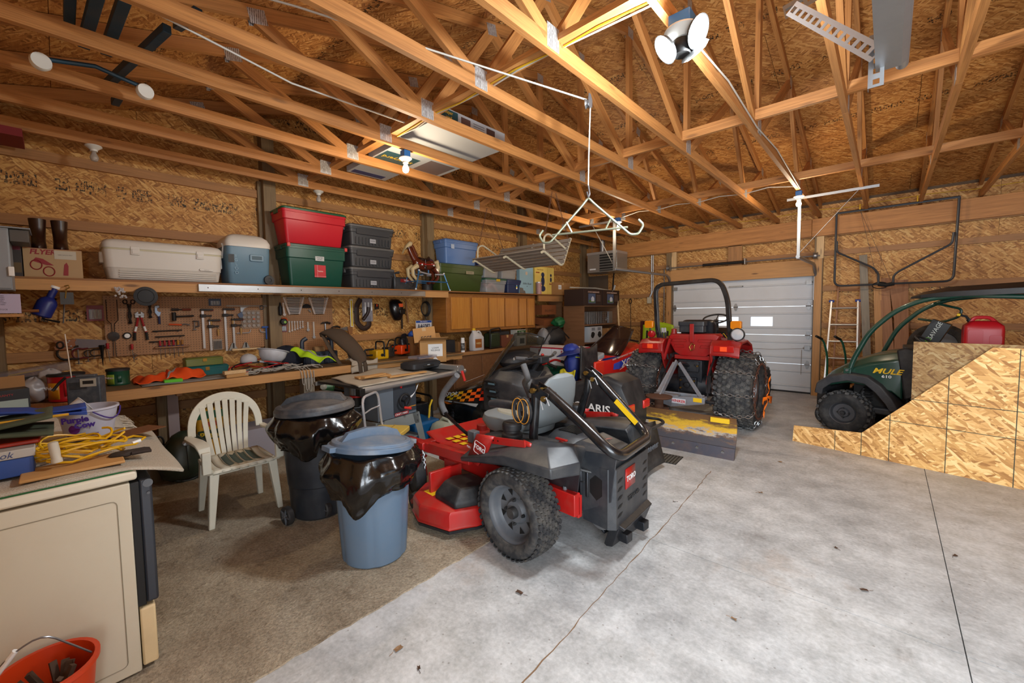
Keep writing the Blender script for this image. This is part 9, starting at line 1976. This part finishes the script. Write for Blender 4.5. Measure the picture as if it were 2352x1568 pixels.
MB().tube(fillet([(-.66, 0, 3.12), (-.66, 0, 1.92), (.68, 0, 1.92), (.70, 0, 3.12)], .10, 5), .016, 8).tube([(-.67, 0, 3.12), (.71, 0, 3.12)], .018, 8).B('outer_frame', TG, t)
for pts in ([(-.64, -.03, 2.66), (-.64, -.03, 2.48), (-.18, -.03, 2.18), (-.12, -.03, 2.08), (-.12, -.03, 1.93)], [(.66, -.03, 2.62), (.65, -.03, 2.46), (.10, -.03, 2.10), (.05, -.03, 2.04), (.05, -.03, 1.93)]): MB().tube(fillet(pts, .05), .015, 8).B('bent_arm', TG, t)
MB().tube([(-.12, -.02, 1.92), (-.03, -.03, 1.90), (.06, -.02, 1.92)], .03, 8).tube([(-.10+.09*cos(a), -.03, 1.90+.05*sin(a)) for a in [2*PI*k/16 for k in range(16)]], .008, 6).B('strap_bundle', INK, t)
for x in (-.12, .04): MB().bar((-.36, -.03, 3.10), (x, -.03, 1.92), .025, .004).B('strap', INK, t)
for x in (-.37, .28): MB().tube([(x, .0, 3.13), (x, .0, 3.22)], .010, 6).B('yellow_hook', YEL, t)
t = thing('tire', 'black trailer tire with a grey wheel leaning behind the panel', 'tire', (.53, 8.55, 1.0), 0, rot=(rad(-14), 0, 0)); MB().lathe([(.19, -.07), (.26, -.085), (.31, -.05), (.315, 0), (.31, .05), (.26, .085), (.19, .07)], (0, 0, 0), (0, 1, 0), 36, caps=False).B('tire_rubber', RUB, t); MB().lathe([(.19, -.05), (.18, -.04), (.15, .0), (.05, -.02), (.001, -.02)], (0, 0, 0), (0, 1, 0), 28).B('rim', GREY, t)
bs = thing('tire_stand', 'dark workbench behind the utility vehicle carrying the tire', 'bench', (.6, 8.7, 0)); MB().box((-.5, -.28, .65), (.9, .28, .69)).B('bench_top', BRN, bs)
for x in (-.45, .85): MB().box((x-.03, -.25, 0), (x+.03, -.19, .65)).box((x-.03, .19, 0), (x+.03, .25, .65)).B('leg', BRN, bs)
t = thing('black_carton', 'black printed carton tilted against the utility vehicle windshield', 'box', (.36, 7.35, 1.10), 0, rot=(0, rad(24), rad(-8))); MB().box((-.08, -.10, 0), (.09, .06, .30)).B('carton', mat('#0e0f10', .4), t, .003); TX('SAVAGE', .06, mat('#c8ccc4', .5), t, (.0, -.1015, .18), (PI/2, rad(-90), 0), shear=.2); MB().tube([(-.01+.024*cos(a), -.102, .06+.024*sin(a)) for a in [2*PI*k/18 for k in range(18)]], .003, 4, closed=True).B('ring_print', mat('#6aa82a', .5), t)
t = thing('conduit', 'grey conduit and outlet box on the far wall left of the garage door', 'conduit', (-3.87, 9.27, 0)); MB().tube([(0, 0, 3.1), (0, 0, 1.95), (-.05, 0, 1.85)], .014, 8).tube([(.035, 0, 3.1), (.035, 0, 2.0), (-.03, 0, 1.85)], .010, 8).B('pipe', GALV, t); MB().box((-.09, -.03, 1.72), (-.0, .03, 1.86)).B('outlet_box', mat('#b8b09a', .5), t, .004)
t = thing('pole_brush', 'black handled brush pole hanging left of the garage door', 'pole', (-3.55, 9.17, 0)); MB().tube([(0, 0, 2.45), (0, 0, 1.30)], .010, 8).B('pole', GREY, t); MB().tube([(0, 0, 1.30), (0, 0, 1.20)], .013, 8).B('yellow_collar', YEL, t); MB().tube([(0, 0, 1.20), (0, 0, .75)], .017, 8).B('grip', INK, t)
for k, (a, b_, r, m_, lab) in enumerate((((-4.62, 8.95, 2.45), (-4.72, 8.75, .9), .018, INK, 'black pole leaning in the far corner beside the heater'), ((-4.44, 8.75, 1.99), (-4.12, 8.35, .02), .02, PALE, 'light wood moulding strip leaning in front of the shelving unit'))): rope('leaning_pole', lab, 'pole', [a, (b_[0], b_[1], .01)], r, m_)
o = MB().bar((-4.55, 8.85, 2.15), (-4.70, 8.72, 1.35), .07, .03).B('grey_gutter', mat('#9a9c9c', .4)); tag(o, 'light grey channel strip behind the leaning moulding', 'strip')
rope('leaning_moulding', 'pale curved moulding lying on top of the shelter cartons', 'moulding', [(-4.75, 7.3, 2.06), (-4.50, 7.9, 2.05), (-4.40, 8.45, 2.0)], .016, mat('#a8a294', .5))
t = thing('lime_sled', 'lime green plastic sled standing behind the tractor', 'sled', (-3.26, 7.98, .02), 0, rot=(rad(-6), 0, 0)); m = MB(); m.grid(lambda u, v: (-.30+.60*u, .05*sin(PI*u)+.02, 1.26*v+.06*sin(PI*u)), 12, 16); m.B('sled_shell', mat('#9ab81c', .4), t, solid=.012)
for x in (-.22, .18): MB().box((x, -.01, .9), (x+.03, .02, 1.15)).B('grip_slot', INK, t, .004)
o = MB().tube([(-4.36+.03*cos(a), 9.25, 1.78+.05*sin(a)) for a in [2*PI*k/14 for k in range(14)]], .010, 6, closed=True).tube([(-4.36, 9.26, 1.73), (-4.35, 9.26, .9)], .006, 5).B('cord_loop', INK); tag(o, 'small black cord loop hanging on the far wall rail', 'cord')
for k in range(4): o = MB().box((-4.10+.075*k, 9.22, .75), (-4.04+.075*k, 9.28, 1.32)).B('red_plank', mat('#4c1614', .7)); tag(o, ('leftmost', 'second', 'third', 'rightmost')[k]+' of four short dark red boards at the far wall base', 'board', 'dark red boards at the far wall')
# floor drain, leaves, rag
dr = thing('floor_drain', 'square steel drain grate set in the concrete near the blade', 'drain', (-1.66, 4.37, .0), rad(4)); MB().box((-.14, -.14, .0005), (.14, .14, .003)).B('drain_pit', INK, dr, smooth=0)
for i in range(9): MB().box((-.135+.031*i, -.135, .003), (-.115+.031*i, .135, .007)).B('grate_bar', mat('#5a5c5c', .5, .5), dr, smooth=0)
rnd = random.Random(9)
spots = [(-.74, 4.05), (-.20, 3.42), (-.05, 3.0), (-.52, 2.28), (.12, 2.34), (-1.22, 3.4), (-.75, 5.0), (.55, 3.0), (-1.45, 1.7), (-1.62, 1.02), (-1.46, 1.02), (-.16, 1.62), (-1.7, 3.9), (.35, 3.8)]
for k, (x, y) in enumerate(spots):
 m = MB(); n = 8; s = rnd.uniform(.016, .034); P = [(s*cos(2*PI*i/n)*(1 if i % 2 else .6), s*.55*sin(2*PI*i/n)*(1 if i % 2 else .7), .003+.008*rnd.random()) for i in range(n)]
 m.add([(0, 0, .004)]+P, [(0, i+1, (i+1) % n+1) for i in range(n)]); m.tube([(s*.9, 0, .005), (s*1.7, s*.2, .004)], .0012, 4)
 o = m.B('dry_leaf', mat('#4a3222' if k % 3 else '#8a6a4a', .8), None, smooth=0); o.location = (x, y, 0); o.rotation_euler = (0, 0, rnd.uniform(0, 6)); tag(o, 'small curled dry leaf lying on the bare concrete floor', 'leaf', 'dry leaves scattered on the concrete')
